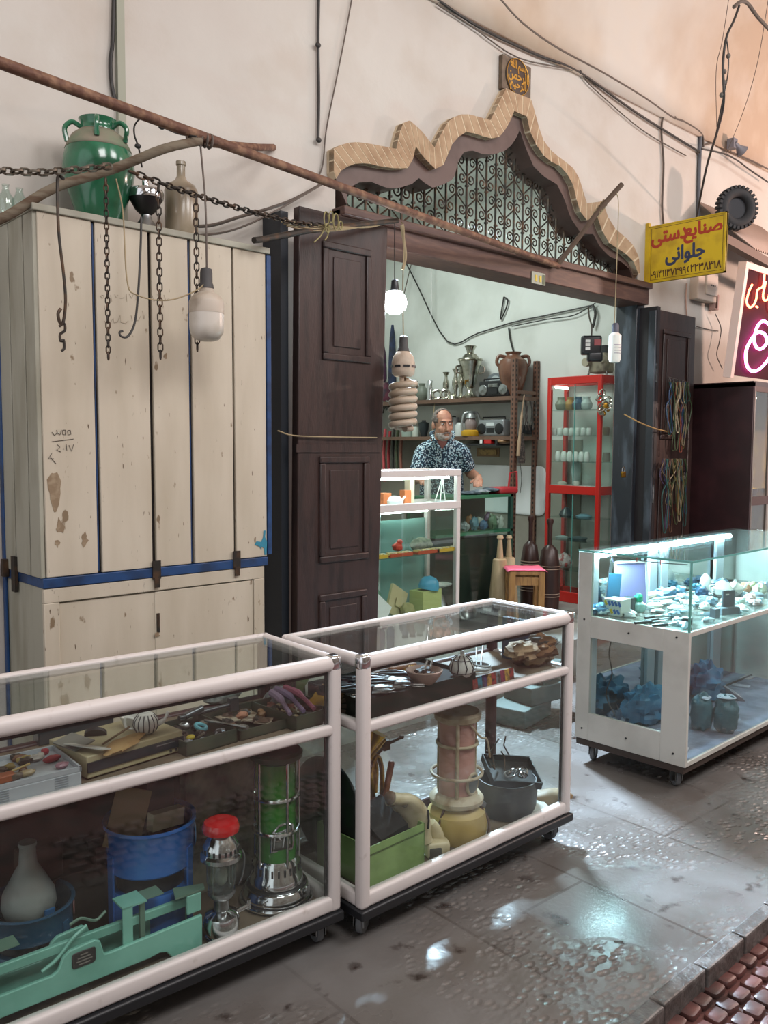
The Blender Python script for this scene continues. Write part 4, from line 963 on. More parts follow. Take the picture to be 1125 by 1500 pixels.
# ------------------------------------------------------------------ inside the shop
GF = mat('green counter frame', '2c6a4c', .4)
def at_s(px, py, x): return at_x(px, py, x)
# --- white lit showcase facing the doorway
ex0, ex1, ey0, ey1 = 3.30, 4.365, 3.95, 4.27
ec = thing('showcase', 'tall white framed lit showcase just inside the doorway in front of the man', 'display case', (ex0, ey0, ZS))
EW, ED = ex1-ex0, ey1-ey0; eh = 1.40-ZS
for x, y in ((0, 0), (EW-.035, 0), (0, ED-.035), (EW-.035, ED-.035)): MB().bx(x, x+.035, y, y+.035, 0, eh-.01).build('post', WF, ec, bev=.004)
for z0, z1 in ((eh-.045, eh), (1.135-ZS, 1.185-ZS), (0, .16)):
    MB().bx(0, EW, -.004, .03, z0, z1).build('rail', WF, ec, bev=.004); MB().bx(0, EW, ED-.03, ED, z0, z1).build('rail', WF, ec, bev=.004)
    MB().bx(EW-.03, EW+.002, .03, ED-.03, z0, z1).build('rail', WF, ec, bev=.004)
MB().bx(.01, EW-.01, .01, ED-.01, eh-.012, eh-.006).build('top_glass', M['glass_clear'], ec, smooth=0)
MB().bx(.03, EW-.03, .008, .013, .16, eh-.045).build('front_glass', M['glass_clear'], ec, smooth=0)
MB().bx(EW-.02, EW-.015, .03, ED-.03, .16, eh-.045).build('side_glass', M['glass_clear'], ec, smooth=0)
MB().bx(.03, EW-.03, .03, ED-.03, 1.15-ZS, 1.158-ZS).build('shelf', mat('white shelf', 'd5d8d6', .5), ec)
MB().bx(.03, EW-.03, .03, ED-.03, .835-ZS, .842-ZS).build('glass_shelf', M['glass_green'], ec, smooth=0)
MB().bx(.03, EW-.03, .03, ED-.03, .15, .165).build('floor_panel', mat('pale blue board', 'a9bfbe', .6), ec)
MB().bx(.03, EW-.03, ED-.012, ED-.006, .16, .80).build('back_panel', mat('sea green back', '6f9a94', .6), ec)
MB().bx(.53, .57, ED-.05, ED-.014, .16, 1.12-ZS).build('upright', mat('pale upright', 'b9cdca', .5), ec)
MB().cyl((.28, .06, eh-.055), (EW-.06, .06, eh-.055), .008).build('led_tube', emis('showcase led', 'f2fff8', 30), ec)
MB().cyl((.28, ED-.06, .835-ZS+.27), (EW-.06, ED-.06, .835-ZS+.27), .006).build('led_tube', emis('showcase led', 'f2fff8', 30), ec)
def ep(px, py, dy): return at_y(px, py, ey0+dy)
def on(px, dy, z):
    """point of height z seen at column px, dy behind the showcase front"""
    p = at_y(px, 700, ey0+dy); return Vector((min(p.x, ex1-.075), p.y, z))
WHT = M['ceramic']; ORG = mat('orange box', 'c46a3a', .5); 
z1s = 1.159
def small(name, mb, m, label, cat, loc, rot=None, group=None, **k): return tag(mb.build(name, m, loc=loc, rot=rot, **k), label, cat, group)
small('teapot', MB().lathe([(.03, 0), (.055, .015), (.06, .04), (.04, .065), (.01, .072)], 20).tube([(.05, 0, .03), (.08, 0, .05), (.095, 0, .065)], .007, 6), WHT, 'white round pot in the top of the lit showcase', 'pot', on(578, .12, z1s))
small('box', MB().box((0, 0, .045), (.07, .06, .09)), ORG, 'orange box at the left of the lit showcase top shelf', 'box', on(563, .16, z1s))
small('box', MB().box((0, 0, .05), (.06, .05, .10)), ORG, 'orange box right of the white pot in the lit showcase', 'box', on(594, .2, z1s))
small('box', MB().box((0, 0, .09), (.045, .05, .17)), mat('cream box', 'ddd0b8', .6), 'tall cream box standing behind the white pot in the showcase', 'box', on(600, .24, z1s))
fr = MB()
for a, b in (((-.03, 0, 0), (0, 0, .17)), ((.03, 0, 0), (0, 0, .17)), ((-.018, 0, .08), (.018, 0, .08)), ((-.03, .05, 0), (0, .01, .17)), ((.03, .05, 0), (0, .01, .17))): fr.cyl(a, b, .004, n=6)
small('stand', fr, WHT, 'little white A frame stand at the right of the lit showcase', 'stand', on(660, .10, z1s))
for k in range(4): small('tray', MB().box((0, 0, .006), (.10, .06, .012)).box((0, 0, .015), (.06, .03, .012)), (WHT, mat('cream tray', 'e0d6c0', .6), WHT, mat('grey tray', 'aab0ae', .5))[k], ('flat white tray beside the white pot', 'flat cream tray with a bar in the middle of the showcase', 'flat white tray nearest the A frame stand', 'grey flat tray at the right end of the showcase top shelf')[k], 'tray', on((612, 628, 645, 668)[k], .06+.05*(k % 2), z1s))
z2s = .843
OT = mat('orange red tray', 'b5451f', .45); YT = mat('yellow tray', 'cfa52a', .5)
for k, (px, m, lab) in enumerate(((548, YT, 'yellow tray of trinkets at the left of the middle showcase shelf'), (585, OT, 'orange red tray in the middle of the showcase shelf'), (625, OT, 'orange red tray left of the yellow one on the showcase shelf'), (652, YT, 'yellow tray at the right end of the showcase shelf'))):
    p = on(px, .05, z2s); tr_ = thing('trinket_tray', lab, 'tray', p)
    MB().bx(-.10, .10, -.03, .05, 0, .012).bx(-.10, .10, -.03, -.024, .012, .022).build('tray', m, tr_)
    random.seed(k)
    for j in range(6): MB().box((-.085+.034*j, 0, .02), (.02, .045, .014), (0, 0, random.uniform(-.5, .5))).build('trinket', (mat('pale gold trinket', 'd8c37c', .4, .3), mat('pale trinket', 'd9d2b4', .5))[j % 2], tr_)
small('cloth_bag', MB().blob((0, 0, .045), (.10, .05, .045), 4, .2, 2), mat('grey green bag', '7f8c78', .8, col2='5f6e60', scale=30), 'lumpy grey green bag on the middle showcase shelf', 'bag', on(618, .16, z2s))
small('toy', MB().blob((0, 0, .03), (.035, .03, .03), 2, .3).ell((.02, 0, .062), (.02, .02, .018)), mat('red toy', 'c2402e', .4), 'small red and white toy on the middle showcase shelf', 'toy', on(583, .12, z2s+.02))
for k in range(4): small('bottle', MB().lathe([(.014, 0), (.015, .05), (.006, .065), (.006, .085)], 12), M['glass_clear'], 'small clear bottle at the back of the middle showcase shelf', 'bottle', Vector((4.10+.055*k, ey0+.25, z2s)), None, 'clear bottles in the showcase')
zf = ZS+.166
small('helmet', MB().lathe([(.075, 0), (.08, .02), (.07, .06), (.045, .085), (.001, .095)], 20, sq=.8), mat('sky blue plastic', '3f9cc0', .4), 'rounded sky blue plastic cap on the yellow green box', 'cap', on(629, .08, zf+.17), (0, .2, 0))
small('box', MB().box((0, 0, .085), (.20, .12, .17)), mat('yellow green box', 'b5bd78', .6), 'yellow green cardboard box at the bottom of the showcase', 'box', on(625, .1, zf), (0, 0, .1))
small('cardboard', MB().box((0, 0, .10), (.16, .02, .20), (-.25, .55, 0)).box((0, -.02, .10), (.05, .004, .06), (-.25, .55, 0)), mat('kraft card', 'b9ad84', .7), 'tilted kraft cardboard piece at the bottom of the showcase', 'cardboard', on(582, .12, zf+.01))
small('foam_sheet', MB().box((0, 0, .07), (.20, .02, .20), (-.2, .7, 0)), mat('white foam', 'e3e6e4', .7), 'white foam sheet leaning at the lower left of the showcase', 'foam', on(553, .07, zf+.01))
small('jar', MB().lathe([(.03, 0), (.045, .02), (.05, .07), (.03, .10), (.034, .13)], 20), mat('green glass jar', '5c8a72', .2), 'green glass jar behind the foam sheet in the showcase', 'jar', on(548, .2, zf+.10))
sc = thing('kitchen_scale', 'small grey kitchen scale with flat white pan at the bottom of the showcase', 'scale', on(662, .12, zf))
MB().lathe([(.07, 0), (.06, .05), (.02, .12), (.02, .16)], 20).build('body', M['steel'], sc)
MB().lathe([(.02, .16), (.085, .185), (.088, .19), (.02, .172)], 24).build('pan', WHT, sc)
small('bag', MB().blob((0, 0, .03), (.05, .04, .05), 8, .3), mat('khaki bag', '9a9560', .7), 'khaki crumpled bag between cardboard and green box', 'bag', on(598, .06, zf+.03))

# --- green glass counter right of the white showcase
gx0, gx1, gy0, gy1 = 4.40, 5.27, 4.22, 4.52
gt = at_y(700, 726, gy0).z
gc = thing('counter', 'green edged glass counter beside the man holding colourful bric a brac', 'counter', (gx0, gy0, ZS)); GW, GD, gh = gx1-gx0, gy1-gy0, gt-ZS
gm = at_y(700, 779, gy0).z-ZS
MB().bx(0, GW, 0, GD, gh-.02, gh).build('top_panel', GF, gc); MB().bx(0, GW, 0, GD, gm-.02, gm).build('shelf', GF, gc)
MB().bx(0, GW, .05, GD, .0, gm-.05).build('body', mat('blackish green cabinet', '1c2824', .3), gc)
MB().bx(0, GW, -.004, .003, .02, gh-.02).build('front_glass', M['glass_green'], gc, smooth=0)
MB().bx(0, .02, GD-.02, GD, gm, gh).build('post', GF, gc); MB().bx(GW-.03, GW, 0, .03, 0, gh).build('post', mat('dark green post', '244a40', .4), gc)
MB().bx(0, GW, GD-.012, GD, gm, gh-.02).build('back_panel', mat('grey green back', '5e6d66', .6), gc)
random.seed(21)
GCOL = ['8c8f92', '8a5a34', '5d7f8e', 'b9b3a8', '4a6a8c', '7d5f7a', '6f8268', 'a58f5f', 'c4c0b8', '9b4a3a']
for k in range(10):
    px = 682+6.6*k; p = at_y(px, 740, gy0+.08+.08*(k % 2)); h = random.uniform(.03, .07)
    small('ornament', MB().blob((0, 0, h*.9), (.035, .03, h), k, .45, 2.5, flatbot=h*.9), mat('ornament '+GCOL[k], GCOL[k], .4), 'ornament %s in the green counter, %s' % (('grey', 'brown', 'teal', 'cream', 'blue', 'mauve', 'sage green', 'tan', 'off white', 'brick red')[k], 'front row' if k % 2 == 0 else 'back row'), 'ornament', (min(p.x, gx1-.07), p.y, ZS+gm))
cl = [('334049', 690, 0), ('8f989c', 705, .02), ('41505a', 718, .035)]
for k, (c, px, dz) in enumerate(cl):
    p = at_y(px, 720, gy0+.12)
    small('folded_cloth', MB().blob((0, 0, .014), (.11, .07, .016), k+3, .25, 2, flatbot=.012), mat('cloth '+c, c, .8, col2='5f6f78', scale=30), ('dark folded cloth under the man\'s hand on the counter', 'pale grey folded cloth on the green counter', 'slate blue folded cloth next to the red bag')[k], 'cloth', (p.x, p.y, gt+dz*.5), (0, 0, .3*k))
p = at_y(737, 722, gy0+.1)
rb = thing('red_bag', 'flat red case with a raised wire handle on the green counter', 'bag', (p.x, p.y, gt))
MB().rbox((0, 0, .025), (.22, .14, .05), .02).build('body', mat('dull red case', 'a0282e', .5), rb)
MB().tube([(.0, -.05, .04), (.02, -.05, .16), (.10, -.05, .17), (.11, -.05, .04)], .008, 6).build('handle', mat('dull red case', 'a0282e', .5), rb)

# --- perforated angle iron shelving on the right wall
def perf_mat():
    m, nt, b = _new('perforated angle iron'); b.inputs['Roughness'].default_value = .5
    tc = N(nt, 'ShaderNodeTexCoord'); sp = N(nt, 'ShaderNodeSeparateXYZ'); L(nt, tc.outputs['Object'], sp.inputs[0])
    a = N(nt, 'ShaderNodeMath', operation='MULTIPLY'); L(nt, sp.outputs['Z'], a.inputs[0]); a.inputs[1].default_value = 24
    f = N(nt, 'ShaderNodeMath', operation='FRACT'); L(nt, a.outputs[0], f.inputs[0])
    g = N(nt, 'ShaderNodeMath', operation='LESS_THAN'); L(nt, f.outputs[0], g.inputs[0]); g.inputs[1].default_value = .5
    x = N(nt, 'ShaderNodeMath', operation='ABSOLUTE'); L(nt, sp.outputs['X'], x.inputs[0])
    y = N(nt, 'ShaderNodeMath', operation='ABSOLUTE'); L(nt, sp.outputs['Y'], y.inputs[0])
    mn = N(nt, 'ShaderNodeMath', operation='MINIMUM'); L(nt, x.outputs[0], mn.inputs[0]); L(nt, y.outputs[0], mn.inputs[1])
    l = N(nt, 'ShaderNodeMath', operation='LESS_THAN'); L(nt, mn.outputs[0], l.inputs[0]); l.inputs[1].default_value = .008
    u = N(nt, 'ShaderNodeMath', operation='MULTIPLY'); L(nt, g.outputs[0], u.inputs[0]); L(nt, l.outputs[0], u.inputs[1])
    L(nt, mixc(nt, u.outputs[0], lin('6b4c3e'), lin('1d1512')), b.inputs['Base Color'])
    return m
PERF = perf_mat()
su = thing('shelving_unit', 'brown perforated angle iron shelving along the right wall behind the man', 'shelves', (5.95, 4.79, ZS))
hp_ = 2.32-ZS
for x, y in ((0.02, 0), (.33, 0), (0.02, 2.1), (.33, 2.1)):
    MB().bx(-.022, .022, -.022, -.017, 0, hp_).bx(-.022, -.017, -.017, .022, 0, hp_).build('post', PERF, su, loc=(x, y, 0))
SHB = mat('brown steel shelf', '6d5344', .5, col2='5b4437', scale=6)
for z in (2.0, 1.65):
    MB().bx(0, .345, -.02, 2.14, z-ZS-.035, z-ZS).build('shelf', SHB, su)
MB().bx(.0, .345, -.015, -.005, 2.02-ZS, 2.05-ZS).build('brace', SHB, su)
ZA, ZB = 2.0012, 1.6512
def sh(px, x, z):
    p = at_x(px, 600, x); return Vector((x, p.y, z))
def sc_at(p): return 1/pscale(p)
SIL = mat('tarnished silver', 'c6c4b8', .22, 1., col2='8f8a78', scale=14)
# samovar
p = sh(688, 6.10, ZA); s = sc_at(p)
sv = thing('samovar', 'tall silver samovar with flared crown on the top shelf', 'samovar', p, -.75)
MB().lathe([(12*s, 0), (13*s, 3*s), (8*s, 5*s), (5*s, 10*s), (4*s, 15*s), (7*s, 18*s)], 28).build('foot', SIL, sv)
MB().lathe([(7*s, 17*s), (9*s, 22*s), (10*s, 30*s), (14*s, 45*s), (17*s, 54*s), (16*s, 55*s)], 28).build('body', SIL, sv)
MB().lathe([(16*s, 54*s), (19*s, 56*s), (18*s, 58*s), (13*s, 59*s), (10*s, 63*s), (8*s, 65*s)], 28).build('lid', SIL, sv)
MB().lathe([(8*s, 64*s), (5*s, 66*s), (6*s, 71*s), (9*s, 76*s), (8*s, 77*s), (4*s, 70*s)], 24).build('crown', SIL, sv)
for a in (-1, 1): MB().tube(smooth_pts([Vector((a*14*s, 0, 48*s)), Vector((a*20*s, 0, 47*s)), Vector((a*20*s, 0, 39*s)), Vector((a*12*s, 0, 37*s))]), 1.4*s, 6).build('handle', SIL, sv)
MB().cyl((-4*s, -8*s, 26*s), (-8*s, -15*s, 25*s), 1.6*s).cyl((-8*s, -15*s, 25*s), (-8*s, -15*s, 20*s), 1.2*s).build('spout', M['brass'], sv)
# boombox
def radio(px, x, z, wpx, hpx, m, label, name='radio', face=None):
    p = sh(px, x, z); s = sc_at(p); r = thing(name, label, 'radio', p, rotz=-pi/2)
    w, h = wpx*s*1.25, hpx*s
    MB().rbox((0, 0, h/2), (w, .10, h), .02).build('body', m, r)
    for q in (-1, 1): MB().lathe([(h*.33, 0), (h*.33, .006), (h*.28, .010), (.001, .006)], 20, rot=(pi/2, 0, 0)).build('speaker', M['black_plastic'] if face else M['steel'], r, loc=(q*w*.33, -.05, h*.45))
    MB().box((0, -.051, h*.72), (w*.3, .008, h*.2)).build('dial', face or M['steel'], r)
    MB().box((0, -.051, h*.35), (w*.28, .008, h*.3)).build('cassette_door', M['black_plastic'], r)
    MB().tube([(-w*.42, 0, h*.9), (-w*.42, 0, h*1.15), (w*.42, 0, h*1.15), (w*.42, 0, h*.9)], .006, 6).build('handle', M['black_plastic'], r)
    return r
radio(727, 6.08, ZA, 46, 24, M['black_plastic'], 'black portable radio cassette player on the top shelf')
radio(724, 6.08, ZB, 40, 24, mat('silver radio', '8f9496', .35, .4), 'silver grey portable radio on the middle shelf', face=mat('radio dial', 'c9d2d2', .4))
p = sh(727, 6.22, ZA); s = sc_at(p)
ck = thing('mantel_clock', 'arched grey mantel clock behind the black radio', 'clock', p)
MB().prism([(-20*s, 0), (20*s, 0), (20*s, 20*s)]+[(20*s*cos(a), 20*s+17*s*sin(a)) for a in [pi*k/12 for k in range(1, 12)]]+[(-20*s, 20*s)], -.02, .02, 'x').build('case', mat('slate clock', '6f767a', .5), ck)
MB().lathe([(11*s, 0), (11*s, .006), (9*s, .008), (.001, .006)], 24, rot=(0, -pi/2, 0)).build('dial', mat('clock dial', 'a9b0b0', .4), ck, loc=(-.021, 0, 22*s))
VP = [(5, 0), (6, 2), (2, 5), (2, 12), (4.5, 18), (4.5, 24), (2.2, 30), (2, 34), (5, 39), (4.5, 39)]
for k, (px, sc2, lab) in enumerate(((653, 1.05, 'slender silver vase left of the samovar'), (667, 1.15, 'taller silver vase just left of the samovar'), (675, 1.25, 'tallest silver vase touching the samovar'))):
    p = sh(px, 6.14-.02*k, ZA); s = sc_at(p)*sc2; tag(MB().lathe([(r*s, z*s) for r, z in VP], 16).build('vase', SIL, loc=p), lab, 'vase')
for k, (px, lab) in enumerate(((640, 'left silver ring shaped cup standing on the top shelf'), (652, 'right silver ring shaped cup standing on the top shelf'))):
    p = sh(px, 6.03, ZA); s = sc_at(p); tag(MB().torus((0, 0, 8*s), 6*s, 2*s, (pi/2, 0, -.8), 20, 8).box((0, 0, 1*s), (8*s, 8*s, 2*s)).build('ring_cup', SIL, loc=p), lab, 'cup')
p = sh(663, 6.02, ZA); s = sc_at(p); tag(MB().lathe([(7*s, 0), (6*s, 4*s), (3*s, 7*s), (1*s, 9*s)], 16).build('bell', SIL, loc=p), 'small silver bell in front of the vases', 'bell')
p = sh(630, 6.02, ZA-.02); s = sc_at(p); tag(MB().lathe([(4.5*s, 0), (4.5*s, 27*s), (3*s, 29*s)], 16).build('flask', M['chrome'], loc=p+Vector((0, 0, .02))), 'tall chrome flask at the left of the top shelf', 'flask')
for k, (px, c, h, lab) in enumerate(((607, '5a4d40', 30, 'brown lumpy pot at the far left of the top shelf'), (618, '6d7468', 26, 'grey pot beside the brown one on the top shelf'), (596, '3d3f44', 34, 'dark pot deepest on the top shelf'))):
    p = sh(px, 6.12, ZA); s = sc_at(p); tag(MB().lathe([(5*s, 0), (9*s, h*.3*s), (9*s, h*.6*s), (4*s, h*.85*s), (5*s, h*s)], 16).build('pot', mat('pot '+c, c, .5), loc=p), lab, 'pot')
# amphora
p = at_y(772, 582, 4.93); p = Vector((6.12, 4.93, ZA)); s = sc_at(p)
am = thing('amphora', 'big brown glazed jug at the near end of the top shelf', 'jug', p)
AMB = mat('brown glaze', '6f4a38', .35, col2='59382a', scale=8, coat=.2)
MB().lathe([(10*s, 0), (12*s, 3*s), (19*s, 26*s), (22*s, 42*s), (19*s, 53*s), (11*s, 58*s), (10*s, 61*s), (12*s, 65*s), (9*s, 64*s)], 28).build('body', AMB, am)
for a in (0, pi): MB().tube(smooth_pts([Vector((11*s*cos(a), 11*s*sin(a), 58*s)), Vector((21*s*cos(a), 21*s*sin(a), 59*s)), Vector((24*s*cos(a), 24*s*sin(a), 50*s)), Vector((20*s*cos(a), 20*s*sin(a), 44*s))]), 2.5*s, 8).build('handle', AMB, am, rot=(0, 0, -.75))
# hurricane lantern
p = sh(690, 6.02, ZB); s = sc_at(p)
hl = thing('hurricane_lantern', 'grey hurricane lantern with yellow tank on the middle shelf', 'lantern', p)
MB().lathe([(13*s, 0), (14*s, 2*s), (14*s, 7*s), (10*s, 9*s)], 20).build('tank', mat('yellow tank', 'c79a25', .4), hl)
MB().lathe([(7*s, 9*s), (9*s, 15*s), (9*s, 20*s), (6*s, 26*s)], 18, cap=False).build('chimney_glass', mat('smoky lantern glass', '8d7f7c', .2), hl)
MB().lathe([(8*s, 26*s), (7*s, 30*s), (5*s, 33*s), (6*s, 36*s), (2*s, 37*s)], 18).build('cap', mat('galvanised', 'a3a8a6', .4, .6), hl)
for q in (-1, 1): MB().tube(smooth_pts([Vector((0, q*12*s, 5*s)), Vector((0, q*13*s, 18*s)), Vector((0, q*10*s, 32*s)), Vector((0, q*4*s, 35*s))]), 1.8*s, 8).build('side_tube', mat('galvanised', 'a3a8a6', .4, .6), hl, rot=(0, 0, .75))
for k, (px, x, prof, c, lab, cat) in enumerate((
    (675, 6.05, [(8, 0), (8, 16), (5, 20)], 'c3c8c5', 'white cylindrical jar left of the lantern', 'jar'),
    (668, 6.15, [(7, 0), (8, 14), (4, 24), (5, 28)], '9a9ea0', 'grey metal jug behind the man on the middle shelf', 'jug'),
    (621, 6.1, [(4, 0), (7, 10), (8, 20), (3, 22), (3, 24)], '2b3335', 'black funnel shaped bottle left of the man', 'bottle'),
    (609, 6.1, [(5, 0), (5, 12), (3, 15)], 'b5bdb2', 'pale small jar left of the black bottle', 'jar'),
    (597, 6.1, [(9, 0), (10, 8), (8, 11)], '9fb0a6', 'pale green bowl at the far left of the middle shelf', 'bowl'),
    (660, 6.18, [(9, 0), (10, 22), (8, 30)], '33403a', 'dark green canister behind the man\'s head', 'canister'),
    (648, 6.12, [(3, 0), (4, 10), (2, 16), (2, 22)], '3a7a70', 'teal glass bottle above the man\'s head', 'bottle'))):
    p = sh(px, x, ZB); s = sc_at(p); tag(MB().lathe([(r*s, z*s) for r, z in prof], 18).build(cat, mat('shelf ware '+c, c, .35), loc=p), lab, cat)
tag(MB().tube([(6.0, at_x(637, 600, 6.0).y, 2.0), (5.93, at_x(634, 640, 5.93).y, 1.8), (5.93, at_x(631, 680, 5.93).y, 1.5)], .004, 5).build('cord', M['twine']), 'pale cord hanging down beside the man\'s ear', 'cord')
# small things under the middle shelf
br2 = MB().bx(5.93, 6.28, 4.95, 5.6, 1.565, 1.58).bx(5.94, 5.96, 4.95, 4.97, 1.58, 1.614).bx(5.94, 5.96, 5.58, 5.6, 1.58, 1.614); tag(br2.build('hanging_tray', M['black']), 'black hanging tray under the middle shelf', 'tray')
p = sh(716, 5.97, 1.581); tag(MB().box((0, 0, .02), (.05, .10, .035)).build('packet', M['red_plastic'], loc=p), 'red packet on the hanging tray', 'packet')
p = sh(709, 5.97, 1.581); tag(MB().box((0, 0, .02), (.05, .05, .035)).build('packet', M['paper'], loc=p), 'white packet beside the red one on the hanging tray', 'packet')
p = sh(738, 6.0, 1.581); tag(MB().blob((0, 0, .025), (.06, .07, .026), 3, .1).build('gourd', mat('brown gourd', '8a6a48', .5), loc=p), 'round brown gourd on the hanging tray', 'gourd')
tag(MB().tube(smooth_pts([at_y(688, 655, 5.2)+Vector((0, 0, .0)), at_y(686, 668, 5.2), at_y(688, 672, 5.2)]), .012, 6).build('handle_grip', M['black']), 'dark curved grip hanging below the black tray', 'grip')
a = at_x(700, 656, 6.29); b = at_x(732, 669, 6.29)
wp = thing('wall_picture', 'small tan framed plate on the right wall under the shelves', 'picture', (6.285, (a.y+b.y)/2, (a.z+b.z)/2))
MB().box((0, 0, 0), (.014, abs(a.y-b.y), abs(a.z-b.z))).build('frame', mat('tan frame', '7a5a36', .5), wp); MB().box((-.008, 0, 0), (.008, abs(a.y-b.y)*.8, abs(a.z-b.z)*.6)).build('plate', mat('gold brown plate', '9a7a45', .4, .3, col2='6f5530', scale=40), wp)
a = at_x(690, 685, 6.29); b = at_x(800, 745, 6.29)
tag(MB().rbox((6.276, (a.y+b.y)/2, 1.16), (abs(a.z-b.z)+.1, abs(a.y-b.y), .014), .06, (0, pi/2, 0)).build('white_board', mat('white board', 'eaf0f0', .4)), 'white rounded board low on the right wall behind the counter', 'board')
struct(MB().bx(6.285, 6.30, 4.3, 7.0, ZS, 1.62).build('trim_6', mat('greyish dado paint', '9a978b', .7, col2='8b887c', scale=3)))
# things hanging at the near end of the shelving
yH = 4.74
tag(MB().tube(smooth_pts([at_y(768, 578, yH), at_y(765, 600, yH), at_y(761, 640, yH), at_y(759, 668, yH)]), [.006]*5+[.012]*4+[.016]*4, 8).build('wooden_club', mat('pale bone wood', 'a08a70', .6)), 'pale wooden club hanging on the near shelf post', 'club')
pouch = thing('woven_pouch', 'dark woven pouch hanging from the near shelf post', 'pouch', at_y(764, 645, yH))
MB().lathe([(.045, -.20), (.05, -.17), (.042, -.06), (.028, .0), (.022, .04), (.03, .06)], 18, sq=.45).build('bag', mat('dark weave', '3c3836', .9, col2='6a625a', scale=60), pouch)
MB().tube(smooth_pts([Vector((0, 0, .05)), Vector((.02, 0, .15)), Vector((0, 0, .24))]), .004, 5).build('strap', M['cord'], pouch)
st = MB()
random.seed(9)
for k in range(7): st.tube(smooth_pts([at_y(770+2.2*k, 583, yH+.04), at_y(770+2.4*k+random.uniform(-3, 3), 605, yH+.03), at_y(771+2.2*k+random.uniform(-3, 3), 630, yH+.05)]), .007, 5)
tag(st.build('straps', mat('grey leather straps', '45423f', .6, col2='8b8780', scale=18)), 'tangle of grey leather straps on the near shelf end', 'straps')
a = Vector((6.12, 4.76, 1.64)); bx_ = thing('tool_box', 'small box with white marks on the near end of the middle shelf', 'box', at_y(778, 636, 4.86))
MB().box((0, 0, .04), (.13, .10, .08)).build('body', mat('dark box', '353a3e', .5), bx_); MB().box((0, -.052, .045), (.10, .006, .05)).build('white_mark', WHT, bx_)

# --- red vitrine
vx0, vx1, vy0, vy1 = 6.0, 6.27, 3.93, 4.46; vh = 2.14-ZS
VR = mat('red enamelled frame', 'b5231b', .35)
vt = thing('vitrine', 'tall red framed glass vitrine against the right wall', 'display case', (vx0, vy0, ZS)); VW, VD = vx1-vx0, vy1-vy0
for x, y in ((0, 0), (VW-.035, 0), (0, VD-.035), (VW-.035, VD-.035)): MB().bx(x, x+.035, y, y+.035, 0, vh).build('post', VR, vt, bev=.005)
zmid = at_x(840, 718, 6.0).z-ZS
for z0, z1 in ((vh-.065, vh), (zmid-.035, zmid+.035), (.0, .09)):
    MB().bx(.003, .03, .03, VD-.03, z0, z1).build('rail', VR, vt, bev=.004); MB().bx(VW-.03, VW-.003, .03, VD-.03, z0, z1).build('rail', VR, vt, bev=.004)
    MB().bx(.03, VW-.03, .003, .03, z0, z1).build('rail', VR, vt, bev=.004); MB().bx(.03, VW-.03, VD-.03, VD-.003, z0, z1).build('rail', VR, vt, bev=.004)
MB().bx(.012, .016, .035, VD-.035, .09, vh-.065).build('front_glass', M['glass_clear'], vt, smooth=0)
MB().bx(.035, VW-.035, .012, .016, .09, vh-.065).build('side_glass', M['glass_clear'], vt, smooth=0)
MB().bx(.010, .018, VD*.485, VD*.492, .09, vh-.065).build('sliding_edge', M['glass_edge'], vt)
SZ = []
for py in (601, 638, 676, 757, 790, 833):
    z = at_x(832, py, 6.1).z; SZ.append(z); MB().bx(.02, VW-.02, .02, VD-.02, z-ZS-.006, z-ZS).build('glass_shelf', M['glass_green'], vt, smooth=0)
MB().bx(.02, VW-.02, .02, VD-.02, zmid-.02, zmid+.036).build('middle_board', WHT, vt)
MB().cyl((.05, VD-.05, vh-.08), (VW-.05, VD-.05, vh-.08), .01).build('lamp_tube', emis('vitrine tube', 'eafcf8', 12), vt)
def vs_(px, x, i): 
    z = SZ[i] if i < 10 else zmid+ZS+.037; p = at_x(px, 640, x); return Vector((x, p.y, z))
CUP = MB().lathe([(7, 0), (8.5, 2), (9, 12), (8, 12), (7.5, 3)], 16)
def ware(px, x, i, prof, m, lab, cat, group=None, k=1., sq=1.):
    p = vs_(px, x, i); s = sc_at(p)*k; return tag(MB().lathe([(r*s, z*s) for r, z in prof], 18, sq=sq).build(cat, m, loc=p), lab, cat, group)
for px, x, c, lab in ((821, 6.08, '8c8f7e', 'squat grey green pot on the top glass shelf of the vitrine'), (834, 6.12, 'b98a4a', 'tan and brown pot on the top glass shelf of the vitrine'), (846, 6.08, '3f5b73', 'dark blue round pot on the top glass shelf of the vitrine'), (858, 6.1, 'c3cfcb', 'pale glass jar on the top glass shelf of the vitrine')):
    ware(px, x, 0, [(5, 0), (8, 3), (9, 9), (5, 15), (5.5, 19)], mat('pot '+c, c, .3), lab, 'pot')
for i, n in ((1, 7), (2, 6)):
    for k in range(n):
        ware(812+8.5*k+(6 if i == 2 else 0), 6.07, i, [(3, 0), (4, 2), (4.2, 9), (3.2, 11), (3, 11)] if i == 1 else [(3.4, 0), (4.6, 3), (4.4, 9), (3.2, 14), (2, 15)], mat('white cup', 'dfe2dc', .3), 'white cup in the row on the second glass shelf of the vitrine' if i == 1 else 'white rounded jar in the row on the third glass shelf of the vitrine', 'cup' if i == 1 else 'jar', 'cups on the second vitrine shelf' if i == 1 else 'jars on the third vitrine shelf')
